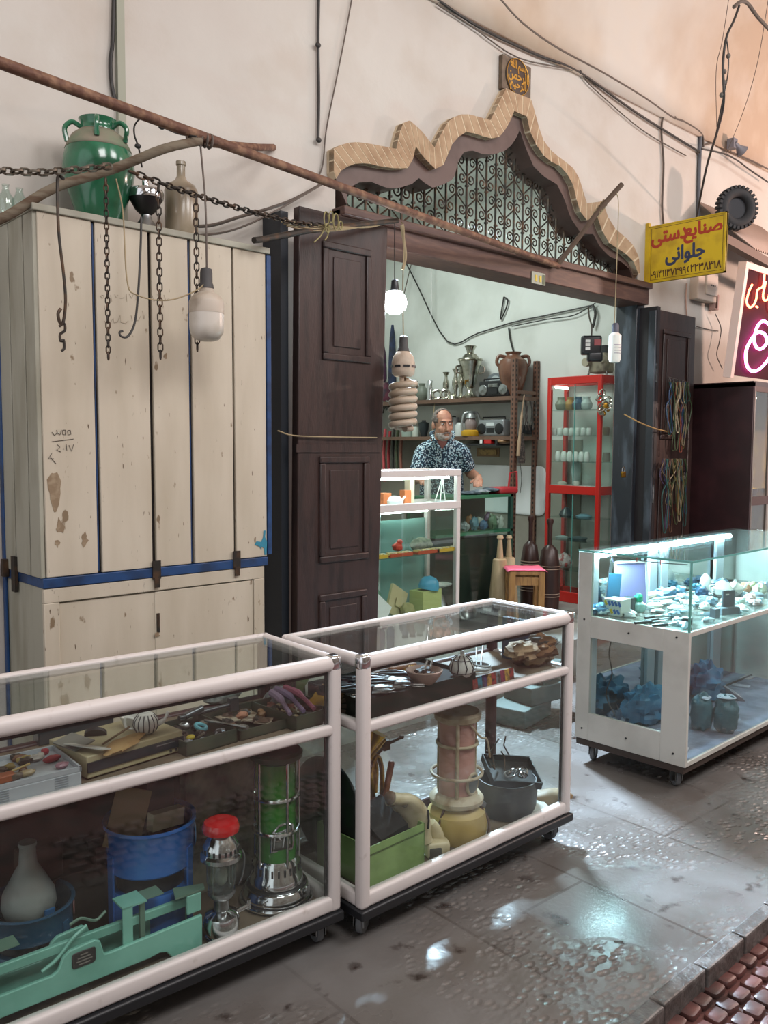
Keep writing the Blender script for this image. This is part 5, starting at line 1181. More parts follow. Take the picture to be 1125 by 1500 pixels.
for px, x, i, prof, c, lab, cat in ((888, 6.2, 1, [(4, 0), (5, 4), (5, 11), (3, 13)], '7d6a55', 'brown jar at the right end of the second vitrine shelf', 'jar'), (889, 6.2, 2, [(5, 0), (6, 4), (5, 14)], '8f8a80', 'grey jar at the right end of the third vitrine shelf', 'jar'),
    (845, 6.12, 10, [(4, 0), (5, 2), (5, 5), (3, 6)], 'd0cdc4', 'low pale dish on the middle board of the vitrine', 'dish'), (825, 6.1, 10, [(6, 0), (7, 3), (3, 5)], 'c0b8ac', 'cream saucer on the middle board of the vitrine', 'dish'),
    (832, 6.08, 3, [(9, 0), (11, 3), (8, 9), (3, 14)], '2f3a40', 'dark hat shaped bowl on the upper shelf below the vitrine bar', 'bowl'), (858, 6.1, 3, [(11, 0), (12, 3), (5, 6)], '7fa6b5', 'pale blue plate on the upper shelf below the vitrine bar', 'plate'),
    (850, 6.1, 4, [(12, 0), (14, 4), (4, 6)], '55666a', 'slate grey plate on the lower vitrine shelf', 'plate'), (826, 6.1, 4, [(9, 0), (10, 3), (3, 5)], 'a2b4b2', 'pale dish at the left of the lower vitrine shelf', 'dish')):
    ware(px, x, i, prof, mat('ware '+c, c, .35), lab, cat)
p = vs_(830, 6.08, 5); s = sc_at(p)
tag(MB().blob((0, 0, 11*s), (.07, 12*s, 12*s), 6, .3, 3, flatbot=10*s).build('crumpled_bag', mat('pink white packing', 'bfb0ae', .5, col2='b04a4a', scale=28, lo=.55, hi=.62), loc=p), 'crumpled clear bag with red print on the lowest vitrine shelf', 'bag')
p = vs_(845, 6.14, 10); tag(MB().lathe([(.001, -.10), (.04, -.08), (.06, 0), (.05, .10), (.03, .14)], 20, sq=.5).build('hanging_jug', mat('pale glass grey', 'a9b8b5', .25), loc=p+Vector((0, 0, .11))), 'pale grey flattened jug standing on the middle vitrine board', 'jug')
# chrome locks bunched on the vitrine's corner
random.seed(14)
pc = Vector((5.965, 3.90, at_y(878, 590, 3.9).z))
lk = thing('lock_bunch', 'bunch of tangled nickel padlocks and rings tied on the red vitrine corner', 'padlocks', pc)
for k in range(9):
    o_ = Vector((random.uniform(-.07, .05), random.uniform(-.05, .0), random.uniform(-.07, .09))); R = (random.uniform(0, 3), random.uniform(0, 3), random.uniform(0, 3))
    MB().torus(o_, .028, .006, R, 16, 6).build('ring', SIL, lk)
for k in range(6):
    o_ = Vector((random.uniform(-.08, .04), random.uniform(-.05, .0), random.uniform(-.09, .05))); R = (random.uniform(0, 3), random.uniform(0, 3), random.uniform(0, 3))
    MB().rbox(o_, (.045, .02, .035), .008, R).build('padlock', SIL if k % 2 else M['brass'], lk)
MB().tube([(.02, .02, .10), (-.01, -.01, .06), (0, -.02, .0)], .004, 5).build('tie', M['cord'], lk)
# projector like machine on the vitrine
pm = Vector((6.13, 4.02, 2.14))
mc = thing('film_projector', 'old beige metal machine with wheels on top of the red vitrine', 'projector', pm, -pi/2)
MB().rbox((0, 0, .10), (.16, .14, .16), .02).build('body', mat('beige hammered metal', '8d8572', .5, .3, col2='5f594c', scale=12), mc)
for x, z in ((-.09, .11), (.06, .13)): MB().cyl((x, -.06, z), (x, -.10, z), .035, n=20).build('wheel', mat('beige knob', 'a39a84', .5), mc)
MB().cyl((-.10, -.04, 0), (-.07, -.04, .10), .008).build('leg', M['steel'], mc); MB().cyl((.08, -.04, 0), (.06, -.04, .10), .008).build('leg', M['steel'], mc)
MB().box((.03, -.02, .20), (.07, .06, .08)).build('lens_block', M['black'], mc)
pv = at_y(866, 506, 3.98)
vc = thing('hanging_case', 'black plastic case with white and red marks hanging above the red vitrine', 'case', pv, -pi/4)
MB().rbox((0, 0, .0), (.16, .08, .15), .02).build('body', M['black_plastic'], vc); MB().rbox((.03, .0, -.09), (.12, .08, .08), .02).build('lower_body', M['black_plastic'], vc)
for z in (-.03, .0, .03): MB().box((-.035, -.042, z), (.035, .006, .022)).build('white_panel', WHT, vc)
MB().box((.04, -.042, .02), (.05, .006, .05)).build('red_panel', mat('dusty red', '9c4a4c', .5), vc)
MB().tube(smooth_pts([Vector((0, 0, .07)), Vector((.0, 0, .15)), Vector((-.02, 0, .22)), Vector((-.03, .0, .30))]), .006, 6).build('strap', M['greywire'], vc)
pk = at_y(908, 690, 3.62); pd = thing('padlock', 'brass padlock hanging on the right door jamb', 'padlock', pk+Vector((-.03, -.05, 0)))
MB().rbox((0, 0, -.025), (.05, .02, .045), .006).build('body', M['brass'], pd); MB().torus((0, 0, .005), .018, .004, (pi/2, 0, 0), 16, 6, 1, 1.6).build('shackle', M['steel'], pd)
# wires on the right wall
def iw(pts, r, lab, x=6.28, m=M['cord']): return tag(MB().tube(smooth_pts([at_x(a, b, x) for a, b in pts], 4), r, 5).build('cable', m), lab, 'cable')
iw([(588, 372), (610, 415), (655, 500), (700, 488), (752, 472), (800, 462), (868, 447)], .007, 'long cable drooping across the white shop wall')
iw([(745, 480), (748, 500), (757, 532)], .008, 'black lead dropping from the wall cable to the brown jug')
iw([(750, 478), (800, 468), (840, 462), (872, 444)], .005, 'second cable running beside the drooping one', 6.27)
iw([(868, 447), (872, 460), (868, 480)], .012, 'short thick cable end above the hanging black case', 6.27)
iw([(738, 435), (733, 468), (740, 455), (744, 440), (738, 435)], .007, 'small black strap loop nailed on the shop wall', 6.28)
iw([(632, 384), (632, 440), (631, 473)], .005, 'white pull cord hanging on the shop wall', 6.2, M['paper'])
iw([(606, 372), (598, 405), (592, 430)], .005, 'thin cord crossing behind the spiral lamp', 6.2, M['greywire'])
iw([(761, 672), (764, 700), (762, 722)], .003, 'thin wire hanging below the woven pouch', 6.0, M['cord'])
# clothes and belts hanging deep on the right wall
def hang(px, y0_, y1_, w, c, lab, cat, x=6.2, nm=None):
    a = at_x(px, y0_, x); b = at_x(px, y1_, x); Lz = a.z-b.z; s = sc_at(a)
    mb = MB().lathe([(w*.3*s, 0), (w*.5*s, .04), (w*.48*s, Lz*.4), (w*.35*s, Lz*.8), (w*.15*s, Lz)], 14, sq=.6)
    return tag(mb.build(nm or cat, mat('hung '+c, c, .8, col2='2a2c34', scale=16), loc=(x, a.y, b.z)), lab, cat)
hang(575, 476, 566, 14, '2c3550', 'long navy folded umbrella hanging left of the spiral lamp', 'umbrella')
hang(561, 505, 560, 14, '54304a', 'plum coloured cloth hanging at the left edge of the doorway', 'cloth')
hang(566, 560, 590, 18, '5f2f3e', 'wine red round bag hanging at the left of the doorway', 'bag')
hang(557, 552, 596, 10, '8a7a4c', 'mustard cloth hanging beside the door leaf', 'cloth')
hang(558, 480, 506, 9, '3a4a58', 'dark teal scarf hanging highest at the left of the doorway', 'scarf')
for k, (px, y0_, y1_, c, lab) in enumerate(((557, 625, 700, 'b5484a', 'red belt leftmost of the hanging belts'), (564, 628, 702, 'c2565a', 'second red belt from the left, hanging'), (571, 632, 700, '9e3c40', 'dark red belt beside the black bunch'), (577, 625, 698, '3a3a34', 'black belt in the middle of the hanging bunch'), (583, 622, 690, '46503a', 'olive belt right of the black one'), (589, 628, 697, '8a5a4c', 'brown belt rightmost of the hanging bunch'))):
    a = at_x(px, y0_, 6.05); b = at_x(px-1, y1_, 6.05); c_ = (a+b)/2
    tag(MB().tube(smooth_pts([a, c_+Vector((0, .02, 0)), b, b+Vector((.03, .03, .02)), c_+Vector((.03, .04, 0)), a+Vector((.02, .01, 0))]), .012, 5).build('belt', mat('belt '+c, c, .5)), lab, 'belt')
random.seed(31)
for k in range(6):
    a = at_x(556+5*k, 600+random.uniform(-8, 8), 6.05)
    tag(MB().tube([a, a+Vector((-.05, .06, random.uniform(-.1, .1)))], .014, 6).tube([a, a+Vector((0, 0, -.05))], .008, 5).build('tool', M['iron'] if k % 2 else M['steel'], None), ('rusty', 'shiny')[(k+1) % 2]+' hand tool hanging above the belts, %s' % ('far left', 'second from left', 'third from left', 'third from right', 'second from right', 'far right')[k], 'tool')

# --- wooden clubs and stool
def club(px, ytop, ybot, wpx, x, m, lab, rings=True):
    p = at_x(px, ybot, x); p = Vector((x, p.y, ZS)); 
    top = at_x(px, ytop, x).z-ZS; s = sc_at(p); w = wpx*s
    o = thing('exercise_club', lab, 'club', p)
    bh = top*.72
    MB().lathe([(w*.40, 0), (w*.46, .01), (w*.5, bh*.35), (w*.48, bh*.7), (w*.36, bh*.93), (w*.15, bh), (w*.10, bh)], 28).build('body', m, o)
    MB().lathe([(w*.12, bh-.01), (w*.10, bh+.02), (w*.11, top*.93), (w*.17, top*.965), (w*.14, top*.995), (.002, top)], 18).build('handle', m, o)
    if rings:
        for z in (bh*.66, bh*.70, bh*.26, bh*.30): MB().torus((0, 0, z), w*.49, .003, None, 32, 5).build('ring_line', mat('pale line', 'a08a78', .5), o)
    return o
DKW = mat('dark turned wood', '3b2520', .35, col2='2c1b18', scale=4, stretch=(6, 6, 1)); LTW = mat('pale turned wood', 'b5a382', .5, col2='a08d6c', scale=4, stretch=(6, 6, 1))
club(775, 755, 895, 28, 5.62, DKW, 'dark wooden exercise club standing left of its taller twin')
club(803, 759, 905, 32, 5.50, DKW, 'dark wooden exercise club standing right in front of the vitrine')
def club2(px, ytop, x, wpx, lab):
    p = at_x(px, 890, x); p = Vector((x, p.y, ZS)); top = at_x(px, ytop, x).z-ZS; s = sc_at(p); w = wpx*s; o = thing('exercise_club', lab, 'club', p); bh = top*.74
    MB().lathe([(w*.52, 0), (w*.54, .01), (w*.30, bh*.98), (w*.24, bh), (w*.1, bh)], 28).build('body', LTW, o)
    MB().lathe([(w*.16, bh-.01), (w*.09, top*.95), (w*.15, top*.97), (w*.12, top), (.002, top*1.003)], 18).build('handle', LTW, o)
club2(731, 784, 4.89, 34, 'pale wooden exercise club left of the other pale one')
club2(744, 784, 5.09, 30, 'pale wooden exercise club half hidden by the stool')
ps = at_x(768, 880, 4.90); ps = Vector((4.90, ps.y, ZS)); s = sc_at(ps)
zt_ = at_x(768, 834, 4.90).z-ZS
stl = thing('stool', 'small plain wooden stool with a pink cloth on top', 'stool', ps, -.75)
ww = 50*s
for a, b in ((-1, -1), (1, -1), (1, 1), (-1, 1)): MB().box((a*ww*.42, b*ww*.36, zt_*.49), (.045, .045, zt_*.98)).build('leg', M['wood'], stl, bev=.004)
MB().box((0, 0, zt_-.012), (ww*1.02, ww*.9, .03)).build('seat', M['wood'], stl, bev=.005)
for b in (-1, 1): MB().box((0, b*ww*.37, zt_-.07), (ww*.84, .025, .06)).build('apron', M['wood'], stl)
tag(MB().grid(lambda u, v: ((u-.5)*ww*1.14, (v-.5)*ww*.98, .004+.004*noise.noise(Vector((u*5, v*5, 1)))-.03*max(0, abs(u-.5)-.45)*8), 16, 16).build('pink_cloth', mat('pink cloth', 'd9637f', .8), loc=(ps.x, ps.y, ZS+zt_+.006), rot=(0, 0, -.75), solid=.004), 'pink cloth laid over the small wooden stool', 'cloth')
# stone blocks by the step
for k, (x, y, z, d, r) in enumerate(((3.86, 3.02, .05, (.34, .24, .10), .2), (3.98, 3.0, .15, (.30, .22, .10), -.1), (4.05, 3.04, .245, (.30, .20, .09), .25))):
    tag(MB().box((0, 0, 0), d).build('stone_block', mat('grey green stone', '4c5753', .7, col2='3d4743', scale=8), loc=(x, y, z), rot=(0, 0, r), bev=.006), ('lowest grey stone block of the stack by the shop step', 'middle grey stone block of the stack by the shop step', 'topmost grey stone block of the stack by the shop step')[k], 'stone block')
# ------------------------------------------------------------------ the shopkeeper
SKIN = mat('weathered skin', 'b98a72', .5, col2='a87660', scale=14)
man_loc = Vector((5.06, 4.79, ZS)); man_rz = radians(-46)
head_c = Vector((.0, -.315, 1.475))
HR = Euler((radians(6), radians(-3), radians(20))).to_matrix()
sh_r, el_r, wr_r = Vector((-.148, -.175, 1.265)), Vector((-.215, -.24, 1.05)), Vector((-.18, -.48, 1.065))
sh_l, el_l, wr_l = Vector((.148, -.165, 1.265)), Vector((.232, -.04, 1.09)), Vector((.285, -.20, 1.06))
V = [(0, 0, .93), (0, -.03, 1.06), (0, -.10, 1.21), (0, -.17, 1.33), (0, -.22, 1.385), (0, -.27, 1.43)]
rad = [(.15, .12), (.145, .115), (.145, .112), (.105, .082), (.060, .058), (.056, .056)]
body = MB()
def limb(P, R, n=12):
    """closed tapering limb through the joints P; radii are interpolated between the joints"""
    Q = smooth_pts(P, 5); m_ = len(P)-1; rr = []
    for i in range(len(Q)):
        t = i/5; k = min(int(t), m_-1); rr.append(R[k]+(R[k+1]-R[k])*(t-k))
    body.tube(Q, rr, n)
tc_ = smooth_pts([(0, .0, .80)]+V[:6], 4); trad = [(.145, .12)]+rad[:6]; rs = []
for i, c_ in enumerate(tc_):
    t = i/4; k = min(int(t), len(trad)-2); u = t-k; rx = trad[k][0]+(trad[k+1][0]-trad[k][0])*u; ry = trad[k][1]+(trad[k+1][1]-trad[k][1])*u
    rs.append([c_+Vector((rx*cos(2*pi*j/24), ry*sin(2*pi*j/24), 0)) for j in range(24)])
body.rings(rs)
def hand(wr, h, side):
    h = h.normalized(); ac = h.cross(Vector((0, 0, 1))).normalized()*side; palm = wr+h*.05+Vector((0, 0, -.006))
    limb([wr-h*.03, wr, palm+h*.01, palm+h*.034], [.027, .026, .030, .024])
    for off in (-.018, .018): limb([wr+ac*off*.4, palm+ac*off, palm+h*.038+ac*off], [.020, .020, .016])
    for off, ln in ((-.030, .060), (-.011, .070), (.009, .066), (.028, .052)):
        q = palm+h*.030+ac*off; limb([q, q+h*ln*.45+Vector((0, 0, .006)), q+h*ln*.8+Vector((0, 0, -.005)), q+h*ln+Vector((0, 0, -.018))], [.0105, .0092, .0085, .0070], 8)
    tb = palm-h*.012-ac*.026; limb([tb, tb-ac*.024+h*.022, tb-ac*.030+h*.048+Vector((0, 0, -.008))], [.014, .011, .0085], 8)
for a_, b_, c_, hv, sd in ((sh_r, el_r, wr_r, Vector((.10, -.25, -.05)), 1), (sh_l, el_l, wr_l, Vector((-.02, -.25, -.08)), -1)):
    limb([Vector((a_.x*.4, -.16, 1.30)), a_, a_.lerp(b_, .55), b_, b_.lerp(c_, .45), c_], [.050, .052, .047, .042, .040, .027]); hand(c_, hv, sd)
for q in (-1, 1):
    limb([Vector((q*.07, 0, .90)), Vector((q*.09, 0, .80)), Vector((q*.10, -.01, .48)), Vector((q*.105, .03, .27)), Vector((q*.11, .03, .075)), Vector((q*.11, .02, .045))], [.09, .088, .058, .055, .038, .040], 16)
    limb([Vector((q*.11, .05, .036)), Vector((q*.112, -.05, .034)), Vector((q*.118, -.13, .026)), Vector((q*.12, -.16, .022))], [.034, .036, .028, .018])
def hd(mb, kind, *a, **k):
    t = MB(); getattr(t, kind)(*a, **k); mb.add([head_c + HR @ Vector(v) for v in t.v], t.f)
for a in (('ell', (0, .012, .030), (.073, .092, .088)), ('ell', (0, -.020, -.030), (.061, .072, .085)), ('ell', (0, -.035, -.083), (.050, .050, .036)), ('ell', (0, -.072, -.098), (.024, .019, .018)),
          ('ell', (0, -.082, .030), (.048, .015, .010)), ('ell', (-.036, -.066, -.028), (.022, .020, .022)), ('ell', (.036, -.066, -.028), (.022, .020, .022)),
          ('ell', (0, -.112, -.034), (.0135, .014, .011)), ('ell', (-.012, -.102, -.038), (.008, .009, .007)), ('ell', (.012, -.102, -.038), (.008, .009, .007)),
          ('ell', (0, -.088, -.066), (.024, .009, .006)), ('ell', (0, -.086, -.076), (.021, .009, .006)),
          ('ell', (-.076, .006, -.010), (.010, .020, .032)), ('ell', (.076, .006, -.010), (.010, .020, .032))): hd(body, *a)
hd(body, 'tube', [(0, -.086, .018), (0, -.100, -.006), (0, -.112, -.032)], [.009, .010, .012], 10)
hd(body, 'tube', [(0, .02, -.05), (0, .015, -.12)], [.055, .056], 14)
man = body.build('person', SKIN, loc=man_loc, rot=(0, 0, man_rz), smooth=180)
md = man.modifiers.new('r', 'REMESH'); md.mode = 'VOXEL'; md.voxel_size = .0055; md.use_smooth_shade = True
md = man.modifiers.new('m', 'SMOOTH'); md.iterations = 2; md.factor = .5
dg = bpy.context.evaluated_depsgraph_get(); me_ = bpy.data.meshes.new_from_object(man.evaluated_get(dg)); man.modifiers.clear(); man.data = me_
bm_ = bmesh.new(); bm_.from_mesh(me_); bm_.verts.ensure_lookup_table(); seen = set(); big = []           # keep only the one continuous body surface
for v in bm_.verts:
    if v in seen: continue
    st_ = [v]; comp = []; seen.add(v)
    while st_:
        q = st_.pop(); comp.append(q)
        for e_ in q.link_edges:
            w_ = e_.other_vert(q)
            if w_ not in seen: seen.add(w_); st_.append(w_)
    big.append(comp)
big.sort(key=len)
bmesh.ops.delete(bm_, geom=[v for c_ in big[:-1] for v in c_], context='VERTS'); bm_.to_mesh(me_); bm_.free()
me_.polygons.foreach_set('use_smooth', [True]*len(me_.polygons))
tag(man, 'grey bearded man in a blue floral short sleeved shirt leaning on the counter', 'person')
# shirt
def shirt_mat():
    m, nt, b = _new('floral print'); b.inputs['Roughness'].default_value = .8
    tc = N(nt, 'ShaderNodeTexCoord'); vo = N(nt, 'ShaderNodeTexVoronoi'); vo.inputs['Scale'].default_value = 70; L(nt, tc.outputs['Object'], vo.inputs['Vector'])
    nz, _ = noisef(nt, 60, 3, .45, .55)
    lt = N(nt, 'ShaderNodeMath', operation='LESS_THAN'); L(nt, vo.outputs['Distance'], lt.inputs[0]); lt.inputs[1].default_value = .47
    c = mixc(nt, nz, lin('93b6c4'), lin('c9dbe0')); L(nt, mixc(nt, lt.outputs[0], lin('182f42'), c), b.inputs['Base Color'])
    return m
SHM = shirt_mat()
def remeshed(mb, name, m, vox):
    o = mb.build(name, m, man, smooth=180); md = o.modifiers.new('r', 'REMESH'); md.mode = 'VOXEL'; md.voxel_size = vox; md2 = o.modifiers.new('m', 'SMOOTH'); md2.iterations = 3; md2.factor = .5
    dg = bpy.context.evaluated_depsgraph_get(); me = bpy.data.meshes.new_from_object(o.evaluated_get(dg)); o.modifiers.clear(); o.data = me; me.polygons.foreach_set('use_smooth', [True]*len(me.polygons)); return o
def limb2(mb, P, R, n=14):
    global body
    keep = body; body = mb; limb(P, R, n); body = keep
shb = MB(); sc2 = smooth_pts([(0, .0, .84), (0, -.02, 1.0), (0, -.10, 1.21), (0, -.165, 1.31), (0, -.20, 1.365)], 5); srr = [(.182, .152), (.176, .146), (.168, .138), (.128, .106), (.070, .070)]; rs = []
for i, c_ in enumerate(sc2):
    t = i/5; k = min(int(t), 3); u = t-k; rx = srr[k][0]+(srr[k+1][0]-srr[k][0])*u; ry = srr[k][1]+(srr[k+1][1]-srr[k][1])*u
    rs.append([c_+Vector((rx*cos(2*pi*j/28), ry*sin(2*pi*j/28), 0))*(1+.03*noise.noise(Vector((cos(j*.45)*3, sin(j*.45)*3, i*.5)))) for j in range(28)])
shb.rings(rs)
for a_, b_ in ((sh_r, el_r), (sh_l, el_l)): limb2(shb, [Vector((a_.x*.35, -.165, 1.315)), a_, a_.lerp(b_, .4), a_.lerp(b_, .74)], [.060, .062, .064, .060])
remeshed(shb, 'shirt', SHM, .008)
col = MB()
for q in (-1, 1): col.tube(smooth_pts([Vector((q*.01, -.305, 1.28)), Vector((q*.055, -.295, 1.345)), Vector((q*.085, -.22, 1.405)), Vector((q*.04, -.135, 1.42))]), [.010]*4+[.017]*5+[.014]*4, 8)
col.build('collar', SHM, man, smooth=180)
MB().ell((0, -.285, 1.335), (.040, .022, .055), 14, 10, (.5, 0, 0)).build('undershirt', mat('pinkish undershirt', 'b5766f', .7), man)
MB().tube(smooth_pts([Vector((0, -.30, 1.27)), Vector((0, -.262, 1.15)), Vector((0, -.20, 1.0))]), .006, 6).build('button_placket', mat('navy placket', '15283a', .8), man)
trb = MB(); limb2(trb, [Vector((0, 0, .97)), Vector((0, 0, .88)), Vector((0, 0, .80))], [.15, .16, .12], 20)
for q in (-1, 1): limb2(trb, [Vector((q*.08, 0, .88)), Vector((q*.09, 0, .80)), Vector((q*.10, -.01, .48)), Vector((q*.11, .03, .10))], [.11, .105, .082, .075], 18)
remeshed(trb, 'trousers', mat('dark trousers', '2d2f35', .8), .010)
# hair, beard, brows, eyes
def shell(cond, k, c, r, m, name, n=36, mm=24, th=.004):
    mb = MB(); idx = {}; vs = []; fs = []
    for j in range(mm+1):
        for i in range(n):
            t = -pi/2+pi*j/mm; a = 2*pi*i/n; vs.append(Vector((r[0]*k*cos(t)*cos(a), r[1]*k*cos(t)*sin(a), r[2]*k*sin(t)))+Vector(c))
    for j in range(mm):
        for i in range(n):
            q = (j*n+i, j*n+(i+1) % n, (j+1)*n+(i+1) % n, (j+1)*n+i); ce = sum((vs[x] for x in q), Vector())/4
            if cond(ce): fs.append(q)
    mb.add([head_c + HR @ v for v in vs], fs); return mb.build(name, m, man, smooth=180, solid=th)
HAIRM = mat('short grey hair', '5b514b', .8, col2='8b8178', scale=70, bump=.3)
shell(lambda p: (p.y > -.020 and p.z < .085 and p.z > -.055) or (p.z >= .085 and p.y > -.022) or (p.y > -.045 and p.z > .015 and abs(p.x) > .058), 1.03, (0, .012, .030), (.073, .092, .088), HAIRM, 'hair')
BEARD = mat('grey white beard', 'b9b0aa', .85, col2='8d847d', scale=60, bump=.3)
shell(lambda p: p.z < -.066 and p.y < .0 and not (abs(p.x) < .022 and -.082 < p.z < -.060), 1.06, (0, -.030, -.076), (.055, .062, .047), BEARD, 'beard')
mo = MB()
for q in (-1, 1): mo.tube([Vector((0, -.104, -.056)), Vector((q*.018, -.098, -.059)), Vector((q*.032, -.082, -.072))], [.006, .006, .004], 6)
MB().add([head_c + HR @ Vector(v) for v in mo.v], mo.f).build('moustache', mat('dark grey moustache', '7a706a', .85), man)
for q in (-1, 1):
    t = MB().tube([Vector((q*.012, -.097, .026)), Vector((q*.032, -.094, .032)), Vector((q*.048, -.080, .026))], [.004, .005, .003], 6); MB().add([head_c + HR @ Vector(v) for v in t.v], t.f).build('eyebrow', mat('dark brow', '453a34', .8), man)
    t = MB().ell((q*.030, -.083, .008), (.0135, .010, .0075), 12, 8); e = MB().add([head_c + HR @ Vector(v) for v in t.v], t.f).build('eye', mat('eye white', 'cfc5bb', .3), man)
    t = MB().ell((q*.030+.003, -.0905, .008), (.0055, .004, .006), 10, 8); MB().add([head_c + HR @ Vector(v) for v in t.v], t.f).build('iris', mat('dark iris', '1f1612', .2), e)
# ------------------------------------------------------------------ goods in the two alley cases (left: A, middle: B)
ZSU, ZFL = .6975, .1275
MB().bx(.04, WA-.04, .436-.034, .436-.026, .163, .672).build('rear_board', mat('dark brown backing board', '231e1b', .9, col2='342b25', scale=5, spec=.15), cA)
def cat_box(name, label, cat, c, d, m, rz=0., bev=.003):
    return tag(MB().box((0, 0, d[2]/2), d).build(name, m, loc=c, rot=(0, 0, rz), bev=bev), label, cat)
OLIVE = mat('olive tray paint', '3d4232', .7, col2='30332a', scale=10)
def tray(label, c, w, d, h, rz, m=OLIVE):
    t = thing('tray', label, 'tray', c, rz)
    MB().bx(-w/2, w/2, -d/2, d/2, 0, .004).build('base', m, t)
    for a in ((-w/2, w/2, -d/2, -d/2+.004), (-w/2, w/2, d/2-.004, d/2), (-w/2, -w/2+.004, -d/2, d/2), (w/2-.004, w/2, -d/2, d/2)): MB().bx(*a, 0, h).build('side', m, t)
    return t
def in_case(px, ly, z, o=None, e_=None):
    """point at height z in the left case, ly behind its front, in image column px"""
    lo, hi = 950., 1900.
    for _ in range(40):
        m_ = (lo+hi)/2
        if (at_z(px, m_, z)-oA).dot(ey) > ly: lo = m_
        else: hi = m_
    return at_z(px, (lo+hi)/2, z)
ex = Vector((cos(YA), sin(YA), 0)); ey = Vector((-sin(YA), cos(YA), 0))
# --- upper shelf of the left case
p = at_z(121, 1153, ZSU); ex = Vector((cos(YA), sin(YA), 0)); ey = Vector((-sin(YA), cos(YA), 0))
bw, bd, bh = .34, .20, .052
tb_ = thing('storage_box', 'pale grey plastic box of beads and trinkets at the left end of the case shelf', 'box', p-ex*bw/2+ey*(bd/2+.004), YA)
MB().bx(-bw/2, bw/2, -bd/2, bd/2, 0, bh-.012).build('body', mat('pale grey plastic', '9ea4a9', .4), tb_, bev=.004)
for a in ((-bw/2, bw/2, -bd/2, -bd/2+.005), (-bw/2, bw/2, bd/2-.005, bd/2), (bw/2-.005, bw/2, -bd/2, bd/2)): MB().bx(*a, bh-.012, bh).build('rim', mat('pale grey plastic', '9ea4a9', .4), tb_)
for x in (-.02, .12):
    q = MB()
    for k in range(5): q.box((x, -bd/2-.0008, .012+.006*k), (.032, .001, .0025))
    q.build('printed_mark', mat('faint grey print', '7d858c', .6), tb_)
random.seed(2)
BCOL = ['8f2c33', '8f8060', '9a968e', '63422c', '85743f', '54493f', '86616b', '3a322b']
BN = ['red', 'buff', 'white', 'brown', 'gold', 'grey', 'pink', 'dark']
for k in range(24):
    o = tb_.location + ex*random.uniform(-.15, .15) + ey*random.uniform(-.08, .08) + Vector((0, 0, bh-.011))
    tag(MB().blob((0, 0, .008), (.011+.006*(k % 3), .010, .009), k, .4, 3, 10, 6, flatbot=.008).build('bead', mat('bead '+BCOL[k % 8], BCOL[k % 8], .35), loc=o), BN[k % 8]+' beads and scraps lying in the pale grey plastic box', 'bead', BN[k % 8]+' beads in the grey box')
o = tb_.location + ex*.02 - ey*.04 + Vector((0, 0, bh-.004)); tag(MB().cyl((-.05, 0, 0), (.05, .015, .012), .003).build('wooden_stick', mat('pale stick', 'c9b27a', .6), loc=o), 'thin pale stick lying across the beads', 'stick')
cat_box('wooden_block', 'reddish brown block among the beads in the grey box', 'block', tb_.location + ex*(-.01) - ey*.05 + Vector((0, 0, bh-.012)), (.07, .03, .018), mat('reddish wood', '8a4a2c', .5), YA+.1)
# cassette deck
p = at_z(128, 1144, ZSU); p2 = at_z(268, 1101, ZSU); dv = (p2-p); rz = atan2(dv.y, dv.x); w = dv.length; d_ = .20; h = .062
dk = thing('cassette_deck', 'beige and black flat tape deck in the left case under the striped teapot', 'tape deck', p+dv/2+Vector((-sin(rz), cos(rz), 0))*d_/2, rz)
BGE = mat('beige metal case', 'a59b7c', .45, col2='968b6a', scale=8)
MB().bx(-w/2, w/2, -d_/2, d_/2, .004, h).build('body', BGE, dk, bev=.003)
MB().bx(-w/2, w/2, -d_/2-.004, -d_/2, .020, h-.016).build('front_band', mat('dark blue black band', '1f252b', .25), dk)
MB().bx(w*.2, w*.4, -d_/2-.005, -d_/2-.003, .037, .040).build('slot', M['steel'], dk)
for x in (.36, .42): MB().cyl((w*x, -d_/2-.002, .013), (w*x, -d_/2+.002, .013), .004).build('knob', M['black'], dk)
for x in (-.4, .4):
    for y in (-.35, .35): MB().cyl((w*x, d_*y, 0), (w*x, d_*y, .005), .010).build('foot', M['black'], dk)
ztd = ZSU+h
def deck(px, py): return at_z(px, py, ztd)
p = deck(214, 1074); s = 1/pscale(p)
tp = thing('teapot', 'small white teapot with dark vertical stripes on the tape deck', 'teapot', p)
TPW = mat('white glazed pot', 'c9c8c2', .25, coat=.3)
MB().lathe([(9*s, 0), (15*s, 5*s), (18*s, 13*s), (17*s, 21*s), (11*s, 29*s), (7*s, 31*s)], 28).build('body', TPW, tp)
for k in range(14):
    a = 2*pi*k/14; MB().tube([Vector((r*s*cos(a), r*s*sin(a), z*s)) for r, z in ((15.2, 5), (18.3, 13), (17.2, 21), (11.4, 28.6))], .8*s, 5).build('stripe', mat('grey stripe', '3c3c3e', .4), tp)
MB().lathe([(7*s, 30*s), (6*s, 33*s), (2*s, 35*s), (2*s, 38*s)], 16).build('lid', TPW, tp)
MB().tube(smooth_pts([Vector((13*s, -8*s, 12*s)), Vector((22*s, -14*s, 19*s)), Vector((27*s, -17*s, 31*s))]), [4*s]*4+[2.4*s]*5, 8).build('spout', TPW, tp)
MB().tube(smooth_pts([Vector((-13*s, 8*s, 22*s)), Vector((-24*s, 15*s, 24*s)), Vector((-24*s, 15*s, 10*s)), Vector((-14*s, 9*s, 7*s))]), 2*s, 8).build('handle', TPW, tp)
p = deck(190, 1066); s = 1/pscale(p); tag(MB().lathe([(7*s, 0), (14*s, 18*s), (13*s, 18*s), (6*s, 3*s)], 20).build('cup', TPW, loc=p), 'plain white cup behind the striped teapot', 'cup')
